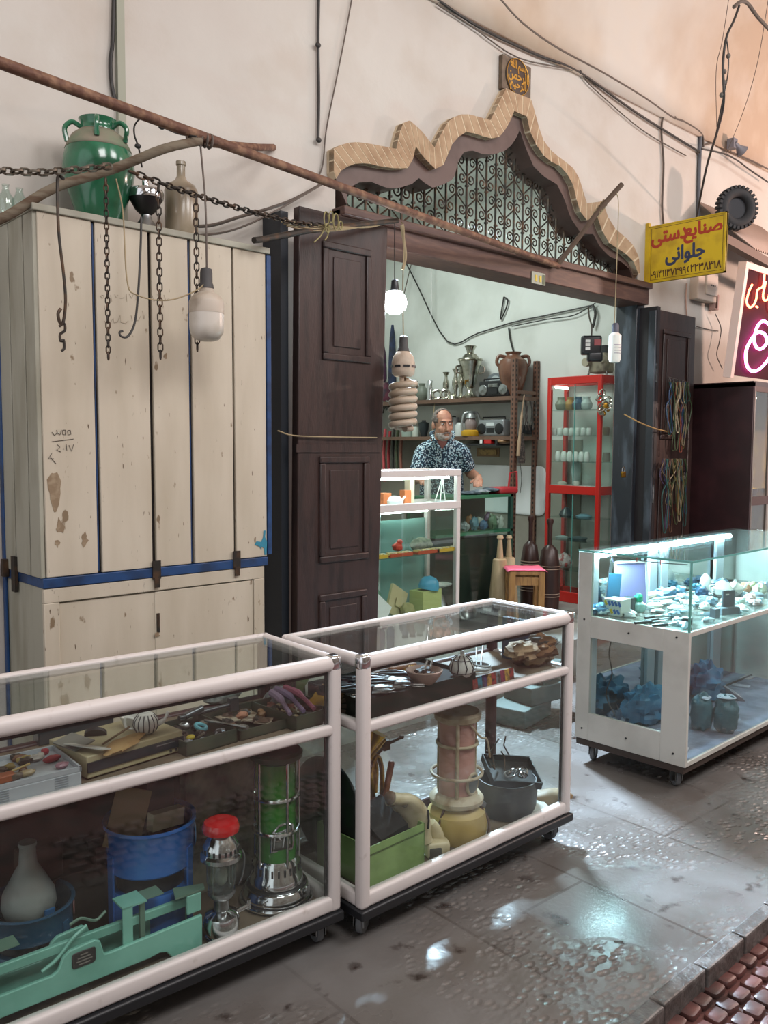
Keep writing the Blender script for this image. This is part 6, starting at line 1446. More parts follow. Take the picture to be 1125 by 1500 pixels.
p = deck(180, 1092); tag(MB().blob((0, 0, .004), (.065, .032, .006), 5, .35, 3, 24, 6).build('paper_bag', mat('brown wrapping paper', 'a5875a', .8, col2='8b6c42', scale=20), loc=p, rot=(.05, -.12, .35)), 'crumpled brown paper envelope lying on the tape deck', 'envelope')
p = deck(128, 1100); tag(MB().box((0, 0, .012), (.035, .12, .003), (0, .25, .25)).build('card', mat('grey white card', 'b3b1aa', .7), loc=p, rot=(0, 0, .25)), 'folded white card at the left end of the tape deck', 'card')
p = deck(108, 1092); tag(MB().box((0, 0, .01), (.06, .10, .004), (0, -.2, .2)).build('card', mat('dull grey card', '77756e', .7), loc=p), 'dull grey card behind the white one on the tape deck', 'card')
p = deck(140, 1078); s = 1/pscale(p); rl = thing('cable_reel', 'black round reel lying behind the white card', 'reel', p, rot=(-.9, 0, -.5))
MB().lathe([(.001, 0), (16*s, 0), (16*s, 5*s), (5*s, 6*s), (.001, 5*s)], 24).build('disc', M['black_plastic'], rl, loc=(0, 0, .0)); MB().lathe([(4*s, 5*s), (4*s, 7*s), (.001, 7*s)], 16).build('hub', M['steel'], rl)
tag(MB().tube([deck(150, 1094)+Vector((0, 0, .006)), deck(190, 1075)+Vector((0, 0, .02))], .003, 5).build('bamboo_stick', mat('brown stick', '6b543c', .7), ), 'thin brown stick leaning on the paper envelope', 'stick')
cat_box('radio_set', 'dark glassy box standing at the back of the left case shelf', 'box', at_z(118, 1085, ZSU)+ey*.05, (.22, .05, .075), mat('dark glassy box', '3b3f42', .25), YA)
# trays of small goods
def trayat(px0, py0, px1, py1, depth, h, label):
    a = at_z(px0, py0, ZSU); b = at_z(px1, py1, ZSU); v = b-a; r = atan2(v.y, v.x); c = a+v/2+Vector((-sin(r), cos(r), 0))*depth/2
    return tray(label, c, v.length, depth, h, r), c, r, v.length
t1, c1_, r1, w1_ = trayat(273, 1109, 348, 1087, .20, .040, 'dark olive tray of rings and beads in the left case beside the tape deck')
t2, c2_, r2, w2_ = trayat(352, 1086, 431, 1064, .22, .030, 'dark olive tray with white cards in the middle of the left case')
t3, c3_, r3, w3_ = trayat(434, 1072, 494, 1054, .22, .045, 'dark olive tray with brass comb at the right end of the left case')
def intray(c, r, w, d, n, seed, fn):
    random.seed(seed)
    for k in range(n):
        u, v = random.uniform(-.38, .38)*w, random.uniform(-.38, .38)*d
        fn(k, c+Vector((u*cos(r)-v*sin(r), u*sin(r)+v*cos(r), .006+.004*(k % 4))))
def f1(k, p):
    m = [M['iron'], M['steel'], mat('black bead', '1b1b1d', .3), mat('dull bead', '5e5648', .5), mat('grey bead', '77787a', .4)][k % 5]; nm = ['dark iron', 'steel', 'black', 'brown', 'grey'][k % 5]
    if k % 3 == 0: tag(MB().torus((0, 0, .006), .013, .004, None, 16, 6).build('ring', m, loc=p, rot=(random.uniform(-.5, .5), random.uniform(-.5, .5), 0)), nm+' rings in the tray beside the tape deck', 'ring', nm+' rings in the first olive tray')
    else: tag(MB().blob((0, 0, .010), (.018, .012, .011), k, .4, 3, 10, 6).build('trinket', m, loc=p, rot=(0, 0, random.uniform(0, 3))), nm+' trinkets in the tray beside the tape deck', 'trinket', nm+' trinkets in the first olive tray')
intray(c1_, r1, w1_, .2, 26, 4, f1)
p = at_z(293, 1068, ZSU+.02); tag(MB().torus((0, 0, .008), .016, .006, None, 20, 8).build('ring', mat('turquoise ring', '5fb0bf', .3), loc=p, rot=(.3, .2, 0)), 'turquoise ring standing out in the dark olive tray', 'ring')
p = at_z(279, 1084, ZSU+.02); tag(MB().ell((0, 0, .008), (.014, .009, .008)).build('bead', mat('bright yellow bead', 'd8c23a', .3), loc=p), 'bright yellow bead at the front of the olive tray', 'bead')
p = at_z(272, 1055, ZSU+.03); s = 1/pscale(p); tag(MB().lathe([(6*s, 0), (10*s, 3*s), (11*s, 5*s), (5*s, 3*s)], 18).build('dish', mat('pale green dish', '8ea39c', .4), loc=p), 'pale green little dish behind the turquoise ring', 'dish')
def f2(k, p):
    if k < 6: tag(MB().box((0, 0, .002), (.07, .05, .002)).build('card', mat('patterned card', 'b5ac98', .7, col2='6b5340', scale=40), loc=p, rot=(random.uniform(-.12, .12), random.uniform(-.12, .12), random.uniform(0, 3))), 'patterned cards spread in the middle olive tray', 'card', 'patterned cards in the middle tray')
    else: tag(MB().blob((0, 0, .008), (.020, .012, .009), k, .5, 3, 10, 6).build('trinket', mat('brown trinket %d' % (k % 3), ('5a4636', '8a6a4c', '3d3a36')[k % 3], .5), loc=p, rot=(0, 0, k)), ('dark brown', 'tan', 'charcoal')[k % 3]+' trinkets on the cards of the middle tray', 'trinket', ('dark brown', 'tan', 'charcoal')[k % 3]+' trinkets in the middle tray')
intray(c2_, r2, w2_, .22, 18, 6, f2)
p = at_z(355, 1051, ZSU+.035); tag(MB().blob((0, 0, .008), (.020, .013, .010), 4, .3).build('seashell', mat('salmon shell', 'c0876c', .5), loc=p), 'salmon pink shell at the back of the middle tray', 'shell')
a, b = at_z(262, 1052, ZSU+.055), at_z(345, 1030, ZSU+.055)
gn = MB().cyl(a, b, .007).cyl(a.lerp(b, .1), a.lerp(b, .4)+Vector((0, 0, .012)), .010).box(a.lerp(b, .95), (.03, .02, .04)); tag(gn.build('air_pump', mat('dull gunmetal', '5f6468', .3, .8)), 'long gunmetal hand pump lying across the back of the trays', 'pump')
a, b = at_z(300, 1055, ZSU+.045), at_z(352, 1064, ZSU+.045); tag(MB().cyl(a, b, .004).cyl(b, b+(b-a)*.2, .007).build('screwdriver', M['steel']), 'steel screwdriver lying over the two olive trays', 'screwdriver')
p = at_z(362, 1036, ZSU); tag(MB().box((0, 0, .035), (.10, .06, .07)).build('clear_box', M['glass_clear'], loc=p, rot=(0, 0, .1)), 'clear plastic box at the back of the left case', 'box')
tag(MB().box((0, 0, .0722), (.08, .05, .002)).build('label_card', mat('label white', 'c6cac9', .7), loc=p, rot=(0, 0, .1)), 'white card lying on the clear plastic box', 'card')
p = at_z(325, 1030, ZSU); tag(MB().blob((0, 0, .03), (.07, .04, .035), 9, .3, 3, flatbot=.03).build('plastic_bag', mat('clear crumpled plastic', '7d8482', .2, col2='b3b8b5', scale=30), loc=p), 'crumpled clear plastic bag at the back of the left case', 'bag')
def f3(k, p): tag(MB().blob((0, 0, .010), (.022, .012, .012), k+20, .5, 3, 10, 6).build('trinket', mat('mixed trinket %d' % (k % 4), ('6b553a', '9a8a6a', '3a332c', '7d4a3a')[k % 4], .5), loc=p, rot=(0, .2, k)), ('brown', 'straw coloured', 'black', 'rust red')[k % 4]+' trinkets in the tray under the brass comb', 'trinket', ('brown', 'straw', 'black', 'rust red')[k % 4]+' trinkets in the right tray')
intray(c3_, r3, w3_, .2, 20, 8, f3)
p = at_z(472, 1036, ZSU+.03)
cb = MB()
cb.prism([(-.05, 0), (-.02, -.012), (.03, -.02), (.05, .0), (.045, .02), (.055, .05), (.04, .03), (.03, .06), (.022, .03), (.005, .055), (.004, .022), (-.02, .03), (-.03, .015)], -.003, .003, 'y'); 
bc = tag(cb.build('brass_comb', M['brass'], loc=p+Vector((0, 0, .02)), rot=(-.5, 0, -.5)), 'shiny toothed brass ornament in the right hand tray', 'ornament')
p = at_z(484, 1038, ZSU+.03); ft = MB()
for k in range(9): ft.box((.045*cos(k*.28-.3), .0, .045*sin(k*.28-.3)), (.05, .004, .012), (0, -(k*.28-.3), 0))
tag(ft.build('feather_fan', mat('dark brown fan', '3d2b20', .7), loc=p+Vector((0, .03, .0)), rot=(0, 0, -.6)), 'dark brown fan shaped ornament behind the brass one', 'fan')
p = at_z(470, 1020, ZSU); tag(MB().box((0, 0, .07), (.13, .004, .14), (-.35, 0, 0)).build('white_card', mat('off white card', 'b5b5ac', .7), loc=p+Vector((.03, .03, 0)), rot=(0, 0, -.4)), 'white card standing behind the brass ornament', 'card')
p = at_z(438, 1022, ZSU); tag(MB().blob((0, 0, .05), (.05, .03, .05), 14, .2).build('green_pouch', mat('leaf green cloth', '5f7440', .7), loc=p+Vector((.02, .03, 0))), 'leaf green pouch behind the right hand tray', 'pouch')
for k, (x0, y0_, x1, y1_, c, n_) in enumerate(((405, 1010, 445, 1042, '6f5f7a', 'mauve'), (418, 1008, 460, 1038, '8a4a5c', 'rose'), (398, 1015, 425, 1046, '7b6a80', 'lilac'))):
    a, b = at_z(x0, y0_, ZSU+.07), at_z(x1, y1_, ZSU+.05); tag(MB().tube(smooth_pts([a, a.lerp(b, .5)+Vector((0, 0, .012)), b]), [.012]*5+[.007]*4, 8).build('scarf', mat('scarf '+c, c, .8)), n_+' rolled scarf trailing into the right hand tray', 'scarf')
p = at_z(410, 1036, ZSU); tag(MB().blob((0, 0, .03), (.05, .04, .04), 17, .4, 3, flatbot=.028).build('plastic_bag', mat('crumpled grey plastic', '6a6e70', .25, col2='8f9494', scale=30), loc=p), 'grey crumpled plastic beside the rolled scarves', 'bag')

# --- lower level of the left case
MINT = mat('mint green paint', '82bfae', .4, col2='72ad9c', scale=6, bump=.04, bscale=60)
a, b = at_z(22, 1482, ZFL), at_z(297, 1390, ZFL)
b0 = at_z(297, 1388, ZFL); L0 = .86; r_ = YA+.01; e1 = Vector((cos(r_), sin(r_), 0)); e2 = Vector((-sin(r_), cos(r_), 0))
scl = thing('shop_scale', 'long mint green cast iron counter scale on the floor of the left case', 'scale', b0-e1*L0, r_)
hz_ = .052; k = 1/pscale(b0)
zt1 = 50*k
outl = [(0, 0), (.06, 0), (.075, .012), (.10, .030), (L0-.16, .030), (L0-.13, .034), (L0-.11, .028), (L0-.09, .0), (L0, 0), (L0, zt1), (L0-.27, zt1*.93), (L0-.285, zt1*.95), (L0-.295, zt1*1.35), (L0-.31, zt1*1.45), (L0-.375, zt1*1.40), (L0-.392, zt1*1.28), (L0-.405, zt1*.98), (L0-.42, zt1*.90), (0, zt1*.90)]
MB().prism(outl, 0, .012).build('front_plate', MINT, scl, bev=.003)
MB().prism(outl, .085, .097).build('rear_plate', MINT, scl, bev=.003)
MB().bx(0, L0, .012, .085, .03, .036).build('base_plate', mat('dark green inside', '234a3e', .6), scl)
bm_ = MB().box((L0*.5+.02, .045, zt1*1.32), (L0*.95, .014, .026)); bm_.build('beam', MINT, scl, bev=.003)
for x in (L0-.215, L0-.62): MB().bx(x-.014, x+.014, .012, .018, zt1*.7, zt1*1.95).bx(x-.014, x+.055, .012, .08, zt1*1.92, zt1*1.97).build('stirrup', MINT, scl)
for x in (L0-.165, L0-.55): MB().bx(x-.007, x+.007, .03, .04, .05, zt1*1.9).build('pillar', mat('dull grey green', '62806f', .5), scl); MB().bx(x-.02, x+.06, .025, .075, zt1*1.9, zt1*1.94).build('knife_edge', mat('dull grey green', '62806f', .5), scl)
MB().bx(L0-.045, L0+.0, .004, .012, zt1*1.12, zt1*1.68).build('pan_bracket', MINT, scl, bev=.003); MB().prism([(L0-.08, .005), (L0+.01, .005), (L0+.02, .03), (L0-.06, .06)], zt1*1.70, zt1*1.76, 'z').build('pan_arm', mat('dull grey green', '62806f', .5), scl)
MB().tube(smooth_pts([Vector((L0-.26, .05, zt1*1.85)), Vector((L0-.29, .045, zt1*1.72)), Vector((L0-.33, .04, zt1*1.95)), Vector((L0-.36, .04, zt1*1.88))]), .004, 6).build('pointer', mat('dull grey green', '62806f', .5), scl)
MB().tube(smooth_pts([Vector((L0-.44, .02, zt1*1.0)), Vector((L0-.40, .02, zt1*1.2)), Vector((L0-.36, .02, zt1*1.6)), Vector((L0-.32, .03, zt1*1.75))]), .005, 6).build('link', MINT, scl)
nm_ = MB().rbox((L0-.34, -.0015, zt1*1.08), (.062, .042, .004), .008, (pi/2, 0, 0)); nm_.build('name_plate', mat('black name plate', '2e2c2c', .4), scl)
q = MB()
for j in range(4): q.box((L0-.34, -.0042, zt1*1.08+.012-.008*j), ((.02, .034, .042, .03)[j], .001, .0028))
q.build('plate_lettering', mat('grey lettering', '7d7872', .5), scl)
# blue stoves
BLUE = mat('blue enamel', '2a68b4', .25, col2='235a9c', scale=6, coat=.4)
def stove(pc, rU, label, m, dark, hz=1.):
    s = rU; o = thing('kerosene_stove', label, 'stove', pc)
    MB().lathe([(.96*s, 0), (1.0*s, .04*s), (1.0*s, .88*s), (.97*s, .92*s), (.9*s, .90*s)], 40).build('tank', m, o)
    MB().lathe([(.80*s, .66*s), (.80*s, 1.4*s), (.001, 1.4*s)], 32).build('burner_drum', dark, o)
    MB().lathe([(1.0*s, 1.25*s), (1.03*s, 1.28*s), (1.04*s, 1.95*s), (1.10*s, 2.02*s), (1.09*s, 2.08*s), (1.0*s, 2.04*s), (.98*s, 1.27*s)], 40, cap=False).build('top_ring', m, o)
    for a in (-1.0, 1.1, 3.2): MB().box((1.04*s*cos(a), 1.04*s*sin(a), .82*s), (.05*s, .22*s, 1.6*s), (0, 0, a)).build('strap', m, o)
    MB().lathe([(.001, 0), (.26*s, 0), (.26*s, .03*s), (.20*s, .04*s)], 24, rot=(0, pi/2, -.35)).build('window', mat('pale blue disc', '5d86ab', .4) if m is BLUE else mat('rust red port', '6e3f40', .5), o, loc=(1.03*s*cos(-.35), 1.03*s*sin(-.35), 1.66*s))
    return o
pc = in_case(222, .262, ZFL); s = 1/pscale(pc); HS1 = (at_y(222, 1194, pc.y).z-ZFL)/(2.08*60*s); st1 = stove(pc, 60*s, 'bright blue round kerosene stove with cardboard and boxes stuffed in its top', BLUE, M['black']); st1.scale.z = HS1
zt2 = ZFL+60*s*1.45*HS1
for k, (dx, dy, dd, c, rot, lab, nm) in enumerate(((-.07, .0, (.10, .006, .17), '7a6646', (-.2, .25, -.5), 'brown cardboard sheet stuck in the blue stove', 'cardboard'), (.025, .02, (.10, .06, .17), '191a1c', (-.12, .1, .2), 'black box standing in the blue stove', 'box'), (.035, -.03, (.11, .03, .05), 'b0a68c', (0, .1, .15), 'open cream carton edge in the blue stove', 'carton'))):
    tag(MB().box((0, 0, 0), dd, rot).build(nm, mat('stuffed '+c, c, .7), loc=(pc.x+dx, pc.y+dy, zt2+(.115 if k < 2 else .095))), lab, nm)
pc2 = in_case(45, .275, ZFL); s = 1/pscale(pc2); st2 = stove(pc2, 58*s, 'dark blue kerosene stove under the grey bottle at far left', mat('dark blue enamel', '1f4a66', .4), M['black'])
HS2 = (at_y(45, 1316, pc2.y).z-ZFL)/(2.08*58*s); st2.scale.z = HS2
pg = Vector((pc2.x, pc2.y, ZFL+58*s*1.41*HS2))
gb_ = thing('clay_bottle', 'long necked grey bottle standing in the dark blue stove', 'bottle', pg)
MB().lathe([(18*s, 0), (32*s, 10*s), (38*s, 28*s), (36*s, 46*s), (22*s, 72*s), (13*s, 88*s), (11*s, 112*s), (13*s, 116*s), (12*s, 120*s), (9*s, 120*s)], 32).build('body', mat('grey green clay', '8a908c', .5, col2='6d726f', scale=9), gb_)
MB().box((14*s, -36*s, 16*s), (16*s, 3*s, 26*s), (.15, .1, .3)).build('tag', mat('blue tag', '2c6496', .5), gb_)
# pressure lantern
pl2 = at_z(327, 1376, ZFL)+ey*.008; s = 1/pscale(pl2)
ln = thing('pressure_lantern', 'chrome pressure lantern with a red enamel cap', 'lantern', pl2)
MB().lathe([(24*s, 0), (25*s, 3*s), (24*s, 6*s), (21*s, 8*s)], 32).build('foot', M['chrome'], ln)
MB().lathe([(21*s, 7*s), (26*s, 16*s), (27*s, 27*s), (24*s, 38*s), (14*s, 44*s), (10*s, 46*s)], 32).build('tank', M['chrome'], ln)
MB().lathe([(11*s, 45*s), (11*s, 60*s), (16*s, 64*s), (20*s, 70*s), (20*s, 75*s)], 28).build('neck', M['steel'], ln)
MB().lathe([(19*s, 75*s), (21*s, 90*s), (21*s, 112*s), (19*s, 122*s)], 28, cap=False).build('glass_globe', M['glass_clear'], ln, solid=.002)
MB().ell((0, 0, 95*s), (9*s, 9*s, 15*s)).build('mantle', mat('white mantle', 'a5a39c', .8), ln)
for a in range(4): MB().cyl((20*s*cos(a*pi/2+.4), 20*s*sin(a*pi/2+.4), 74*s), (20*s*cos(a*pi/2+.4), 20*s*sin(a*pi/2+.4), 124*s), 1.2*s, n=6).build('guard_wire', M['steel'], ln)
hd2 = [(22*s, 121*s), (30*s, 123*s), (30*s, 129*s), (26*s, 132*s), (26*s, 142*s), (20*s, 152*s), (17*s, 156*s), (13*s, 163*s)]
MB().lathe(hd2, 32).build('hood', M['chrome'], ln)
for k in range(20): MB().box((26.3*s*cos(k*pi/10), 26.3*s*sin(k*pi/10), 137*s), (1.2*s, 3*s, 7*s), (0, 0, k*pi/10)).build('vent_slot', M['black'], ln)
MB().lathe([(14*s, 160*s), (26*s, 163*s), (27*s, 170*s), (24*s, 177*s), (12*s, 182*s), (5*s, 181*s)], 32).build('cap', mat('red enamel', 'c22022', .2, coat=.5), ln)
MB().cyl((20*s, -10*s, 38*s), (36*s, -16*s, 44*s), 4*s).cyl((36*s, -16*s, 38*s), (36*s, -16*s, 52*s), 3*s).build('pump_valve', M['chrome'], ln)
MB().tube(smooth_pts([Vector((28*s, 6*s, 128*s)), Vector((46*s, 10*s, 110*s)), Vector((44*s, 10*s, 80*s)), Vector((34*s, 8*s, 66*s))]), 1.4*s, 6).build('bail', M['steel'], ln)
# paraffin heaters
def heater(pc, s, label, body, metal, base, H, rb, rbase, hz0, badge=True, pink=False, name='paraffin_heater'):
    o = thing(name, label, 'heater', pc)
    if not pink:
        MB().lathe([(rbase*s, 0), (rbase*1.02*s, 4*s), (rbase*1.0*s, 10*s), (rbase*.94*s, 14*s), (rbase*.86*s, 24*s), (rbase*.68*s, 30*s)], 40).build('base', base, o)
        MB().torus((0, 0, 5*s), rbase*1.02*s, 3.2*s, None, 44, 8).build('base_ring', metal, o); MB().lathe([(rbase*1.0*s, 9*s), (rbase*.985*s, 14*s), (rbase*.91*s, 24*s), (rbase*.86*s, 26*s)], 44, cap=False).build('base_band', metal, o, solid=.001)
        MB().lathe([(rb*1.35*s, 29*s), (rb*1.32*s, 40*s), (rb*1.22*s, 44*s), (rb*1.18*s, 60*s), (rb*1.05*s, 66*s)], 36).build('burner_collar', metal, o)
        for k in range(24): MB().box((rb*1.215*s*cos(k*pi/12), rb*1.215*s*sin(k*pi/12), 52*s), (1.5*s, 2.6*s, 10*s), (0, 0, k*pi/12)).build('vent_slot', M['black'], o)
        MB().lathe([(6*s, 0), (6*s, 3*s), (.001, 3*s)], 16, rot=(pi/2, 0, .45)).build('knob', metal, o, loc=(rbase*.97*s*sin(.45), -rbase*.97*s*cos(.45), 22*s))
    else:
        MB().lathe([(rbase*.97*s, 0), (rbase*1.0*s, 6*s), (rbase*1.02*s, 24*s), (rbase*.95*s, 38*s), (rbase*.7*s, 46*s), (rb*1.1*s, 50*s)], 40).build('base', base, o)
        MB().lathe([(rb*1.15*s, 46*s), (rb*1.5*s, 52*s), (rb*1.52*s, 58*s), (rb*1.35*s, 64*s), (rb*1.05*s, 66*s)], 36).build('burner_collar', metal, o)
        MB().lathe([(3*s, 0), (7*s, 4*s), (7*s, 10*s), (2*s, 12*s)], 14, rot=(0, .5, 0)).build('filler_cap', M['steel'], o, loc=(rbase*.55*s, -rbase*.55*s, 40*s))
        for a in (-.9, 1.2, 3.3): MB().tube(smooth_pts([Vector((rbase*1.05*s*cos(a), rbase*1.05*s*sin(a), 0)), Vector((rbase*1.07*s*cos(a), rbase*1.07*s*sin(a), 24*s)), Vector((rbase*.7*s*cos(a), rbase*.7*s*sin(a), 50*s))]), 2*s, 6).build('strap', mat('brown strap', '4e3427', .6), o)
    MB().lathe([(rb*s, 62*s), (rb*s, (hz0)*s)], 36).build('chimney', body, o)
    MB().lathe([(rb*1.02*s, (hz0-8)*s), (rb*1.3*s, (hz0-3)*s), (rb*1.34*s, (hz0+4)*s), (rb*1.2*s, (hz0+8)*s), (.001, (hz0+9)*s)], 36).build('top_plate', metal if pink else mat('dark green top', '1f3a26', .4), o)
    for zz in ((.30, .62) if not pink else (.28, .66)):
        z = 62+(hz0-62)*zz; MB().torus((0, 0, z*s), rb*(1.12 if not pink else (1.42 if zz < .5 else 1.12))*s, (3.2 if not pink else 2.4)*s, None, 40, 8).build('guard_ring', metal, o)
    for k in range(5 if not pink else 3):
        a = -.75-pi/2+2*pi*k/(5 if not pink else 3)+(.62 if not pink else -.06); MB().cyl((rb*1.16*s*cos(a), rb*1.16*s*sin(a), 58*s), (rb*1.16*s*cos(a), rb*1.16*s*sin(a), hz0*s), 2*s if not pink else 2.8*s, n=8).build('guard_bar', metal, o)
    return o
HG = mat('heater green enamel', '2f7a2a', .25, col2='27661f', scale=5, coat=.3)
ph = at_z(405, 1315, ZFL); s = 1/pscale(ph)
h1 = heater(ph, s, 'green enamelled paraffin heater with chrome guard rings in the left case', HG, M['chrome'], mat('dark heater base', '2c2e30', .35, .5), 220, 29, 50, 216)
ang = -.75-pi/2+.45
def on_drum(r, a, z): return Vector((r*cos(a), r*sin(a), z))
pts = [on_drum(30.6*s, ang+da, z*s) for da, z in ((-.55, 84), (.5, 84), (.6, 92), (.55, 118), (.3, 124), (-.2, 122), (-.55, 108))]
MB().tube(pts, 2*s, 6, closed=True).build('window_rim', M['chrome'], h1)
MB().grid(lambda u, v: on_drum(29.8*s, ang-.5+u*1.0, (86+v*(24+8*u))*s), 10, 4).build('mica_window', mat('smoky mica', '5d605c', .3), h1, solid=.001)
for sg2 in (((-.42, 88), (-.35, 112)), ((-.35, 112), (-.1, 100)), ((-.1, 100), (-.38, 100)), ((.0, 90), (.15, 116)), ((.15, 116), (.35, 92)), ((.3, 110), (.05, 104))):
    MB().tube([on_drum(30.6*s, ang+sg2[0][0], sg2[0][1]*s), on_drum(30.6*s, ang+sg2[1][0], sg2[1][1]*s)], 1.3*s, 5).build('window_bar', M['chrome'], h1)
# dim things at the back of the left case
for k, (px, py, dd, c, lab) in enumerate(((110, 1330, (.20, .06, .20), '33241c', 'dark brown carton behind the grey bottle'), (165, 1320, (.12, .05, .26), '3a1f1a', 'dark red carton behind the blue stove'), (320, 1290, (.26, .04, .47), '8a8a74', 'grey green carton behind the pressure lantern'), (60, 1345, (.12, .05, .30), '3c2f25', 'tall dark carton at the back left of the case'))):
    p = in_case(px, .362, ZFL); cat_box('carton', lab, 'box', p, dd, mat('carton '+c, c, .7, col2='2a211b', scale=10), YA+.05*k)
p = in_case(345, .33, ZFL); tag(MB().blob((0, 0, .05), (.06, .05, .05), 3, .3, flatbot=.045).build('metal_cup', mat('dull pewter', '6d6a62', .4, .6), loc=p), 'dull pewter lump behind the pressure lantern', 'pot')
tag(MB().lathe([(.05, 0), (.055, .02), (.052, .09), (.045, .095), (.04, .05)], 20, rot=(pi/2, 0, .3)).build('enamel_mug', mat('grey mug', '8d8b84', .4), loc=at_z(296, 1262, ZFL)+Vector((0, .02, .19))), 'grey mug lying on its side on the carton behind the lantern', 'mug')

# --- upper shelf of the middle case
BT = mat('black green tray', '1a1f19', .75, spec=.2)
t4 = tray('black tray full of pliers and scissors in the middle case', Vector((2.002, 2.112, ZSU)), .52, .29, .062, -.006, BT); MB().bx(-.25, .25, -.135, .135, .004, .050).build('dark_lining', mat('black cloth lining', '18191a', .9), t4)
random.seed(17)
def bpt(px, py, z):
    p = at_z(px, py, ZSU+.040+z); p.x = min(max(p.x, 1.80), 2.70); p.y = min(max(p.y, 1.995), 2.26); return p
def pliers(px, py, ang, L_, label, m=M['black_plastic'], mm=M['steel']):
    o = thing('pliers', label, 'pliers', bpt(px, py, .022), ang)
    for q in (-1, 1):
        MB().tube(smooth_pts([Vector((-.012*q, 0, 0)), Vector((.0, .012*q*.2, .004)), Vector((L_*.35, .018*q, .006)), Vector((L_*.7, .014*q, .002))]), [.005]*8+[.0055]*5, 6).build('handle', m, o)
        MB().tube([Vector((.0, .003*q, 0)), Vector((-L_*.18, .009*q, .002)), Vector((-L_*.34, .002*q, 0))], [.007, .006, .003], 6).build('jaw', mm, o)
    MB().cyl((0, 0, -.006), (0, 0, .010), .006, n=10).build('pivot', mm, o)
    return o
pl_l = [(532, 1035, 2.4, .15, 'black handled pliers at the left end of the tray'), (549, 1018, 2.2, .16, 'black handled pliers second from the left end'), (566, 1006, 2.5, .16, 'black handled pliers lying below the bowl'), (585, 1018, 2.6, .17, 'black handled pliers nearest the front edge of the tray'), (600, 996, 2.3, .15, 'black handled pliers at the back left of the bowl'), (560, 1044, 2.7, .16, 'black handled pliers at the front left corner'), (575, 1000, 2.2, .17, 'black handled pliers leaning at the back of the heap'), (592, 1030, 2.8, .16, 'black handled pliers lying flat in front of the bowl'), (615, 1022, 2.5, .15, 'black handled pliers just left of the bowl foot'), (540, 1005, 2.0, .16, 'black handled pliers at the back left corner of the tray')]
for k, a in enumerate(pl_l): pliers(*a).location.z += .012+.006*(k % 3)
for k, (px, py, an, lab) in enumerate(((545, 1000, 2.3, 'steel scissors at the back left of the tray'), (573, 1030, 2.75, 'steel scissors lying across the front pliers'), (610, 1010, 2.4, 'steel scissors left of the bowl'))):
    o = thing('scissors', lab, 'scissors', bpt(px, py, .032), an)
    for q in (-1, 1):
        MB().torus((.06, .016*q, 0), .014, .0032, None, 16, 6, 1.3, 1).build('finger_loop', M['chrome'], o); MB().tube([Vector((.045, .012*q, 0)), Vector((0, 0, .002*q)), Vector((-.075, -.006*q, .002*q))], [.004, .005, .001], 5).build('blade', M['chrome'], o)
for k, (px, py, an, ln_, c, lab) in enumerate(((556, 990, .3, .13, '5d4a3a', 'brown knife sheath at the back of the tool tray'), (590, 982, .1, .14, '7a5236', 'tan leather sheath behind the bowl'), (530, 1010, .5, .12, '2c2a28', 'black knife at the far left of the tool tray'))):
    tag(MB().rbox((0, 0, .012), (ln_, .022, .016), .008).build('knife_sheath', mat('sheath '+c, c, .6), loc=bpt(px, py, .02), rot=(0, .05, an)), lab, 'knife')
tag(MB().blob((0, 0, .012), (.03, .02, .013), 41, .5, 3).build('brass_scrap', M['brass'], loc=bpt(604, 985, .03)), 'crumpled brass scrap behind the pliers', 'scrap')
p = bpt(636, 1008, .012); s = 1/pscale(p)
bw_ = thing('bowl', 'pinkish footed bowl in the tool tray', 'bowl', p)
MB().lathe([(11*s, 0), (12*s, 2*s), (16*s, 5*s), (25*s, 17*s), (27.5*s, 23*s), (26*s, 24*s), (15*s, 9*s), (.001, 7*s)], 32).build('body', mat('pinkish pottery', 'a88f83', .45, col2='957a6d', scale=10), bw_)
tag(MB().blob((0, 0, 16*s), (.035, .03, .022), 5, .5).build('trinket', mat('dark walnut', '3c2c22', .6), loc=p), 'dark lump inside the pinkish bowl', 'trinket')
tag(MB().tube([Vector((-.01, 0, 12*s)), Vector((.015, .0, 12*s+.055))], .004, 6).tube([Vector((.02, .0, 12*s)), Vector((.04, 0, 12*s+.055))], .004, 6).build('tweezers', M['chrome'], loc=p), 'steel tweezers standing in the pinkish bowl', 'tweezers')
p = bpt(679, 990, .012); s = 1/pscale(p)
dm = thing('paperweight', 'white glass dome with black painted pattern in the tool tray', 'ornament', p)
MB().lathe([(13*s, 0), (17*s, 5*s), (18*s, 13*s), (14*s, 24*s), (7*s, 30*s), (3*s, 32*s), (2.5*s, 37*s)], 28).build('body', TPW, dm)
for k in range(9):
    a = 2*pi*k/9; MB().tube([Vector((r*s*cos(a+o_), r*s*sin(a+o_), z*s)) for r, z, o_ in ((17.2, 5, 0), (18.3, 13, .12), (14.3, 24, 0), (7.2, 30, 0))], 1.0*s, 5).build('painted_line', mat('black glaze line', '26262a', .3), dm)
for zz, rr in ((6, 17.4), (24, 14.4)): MB().torus((0, 0, zz*s), rr*s, .7*s, None, 28, 5).build('painted_ring', mat('black glaze line', '26262a', .3), dm)
p = bpt(718, 985, .018)
for k in range(3): tag(MB().torus((0, 0, .008*k), .040-.004*k, .0038, None, 28, 6, 1.25, 1).build('cable_coil', mat('grey cable', '9aa0a0', .4), loc=p+Vector((.006*k, 0, 0)), rot=(.1, .05*k, .3*k)), ('outer', 'middle', 'inner')[k]+' loop of the grey cable coil in the tool tray', 'cable')
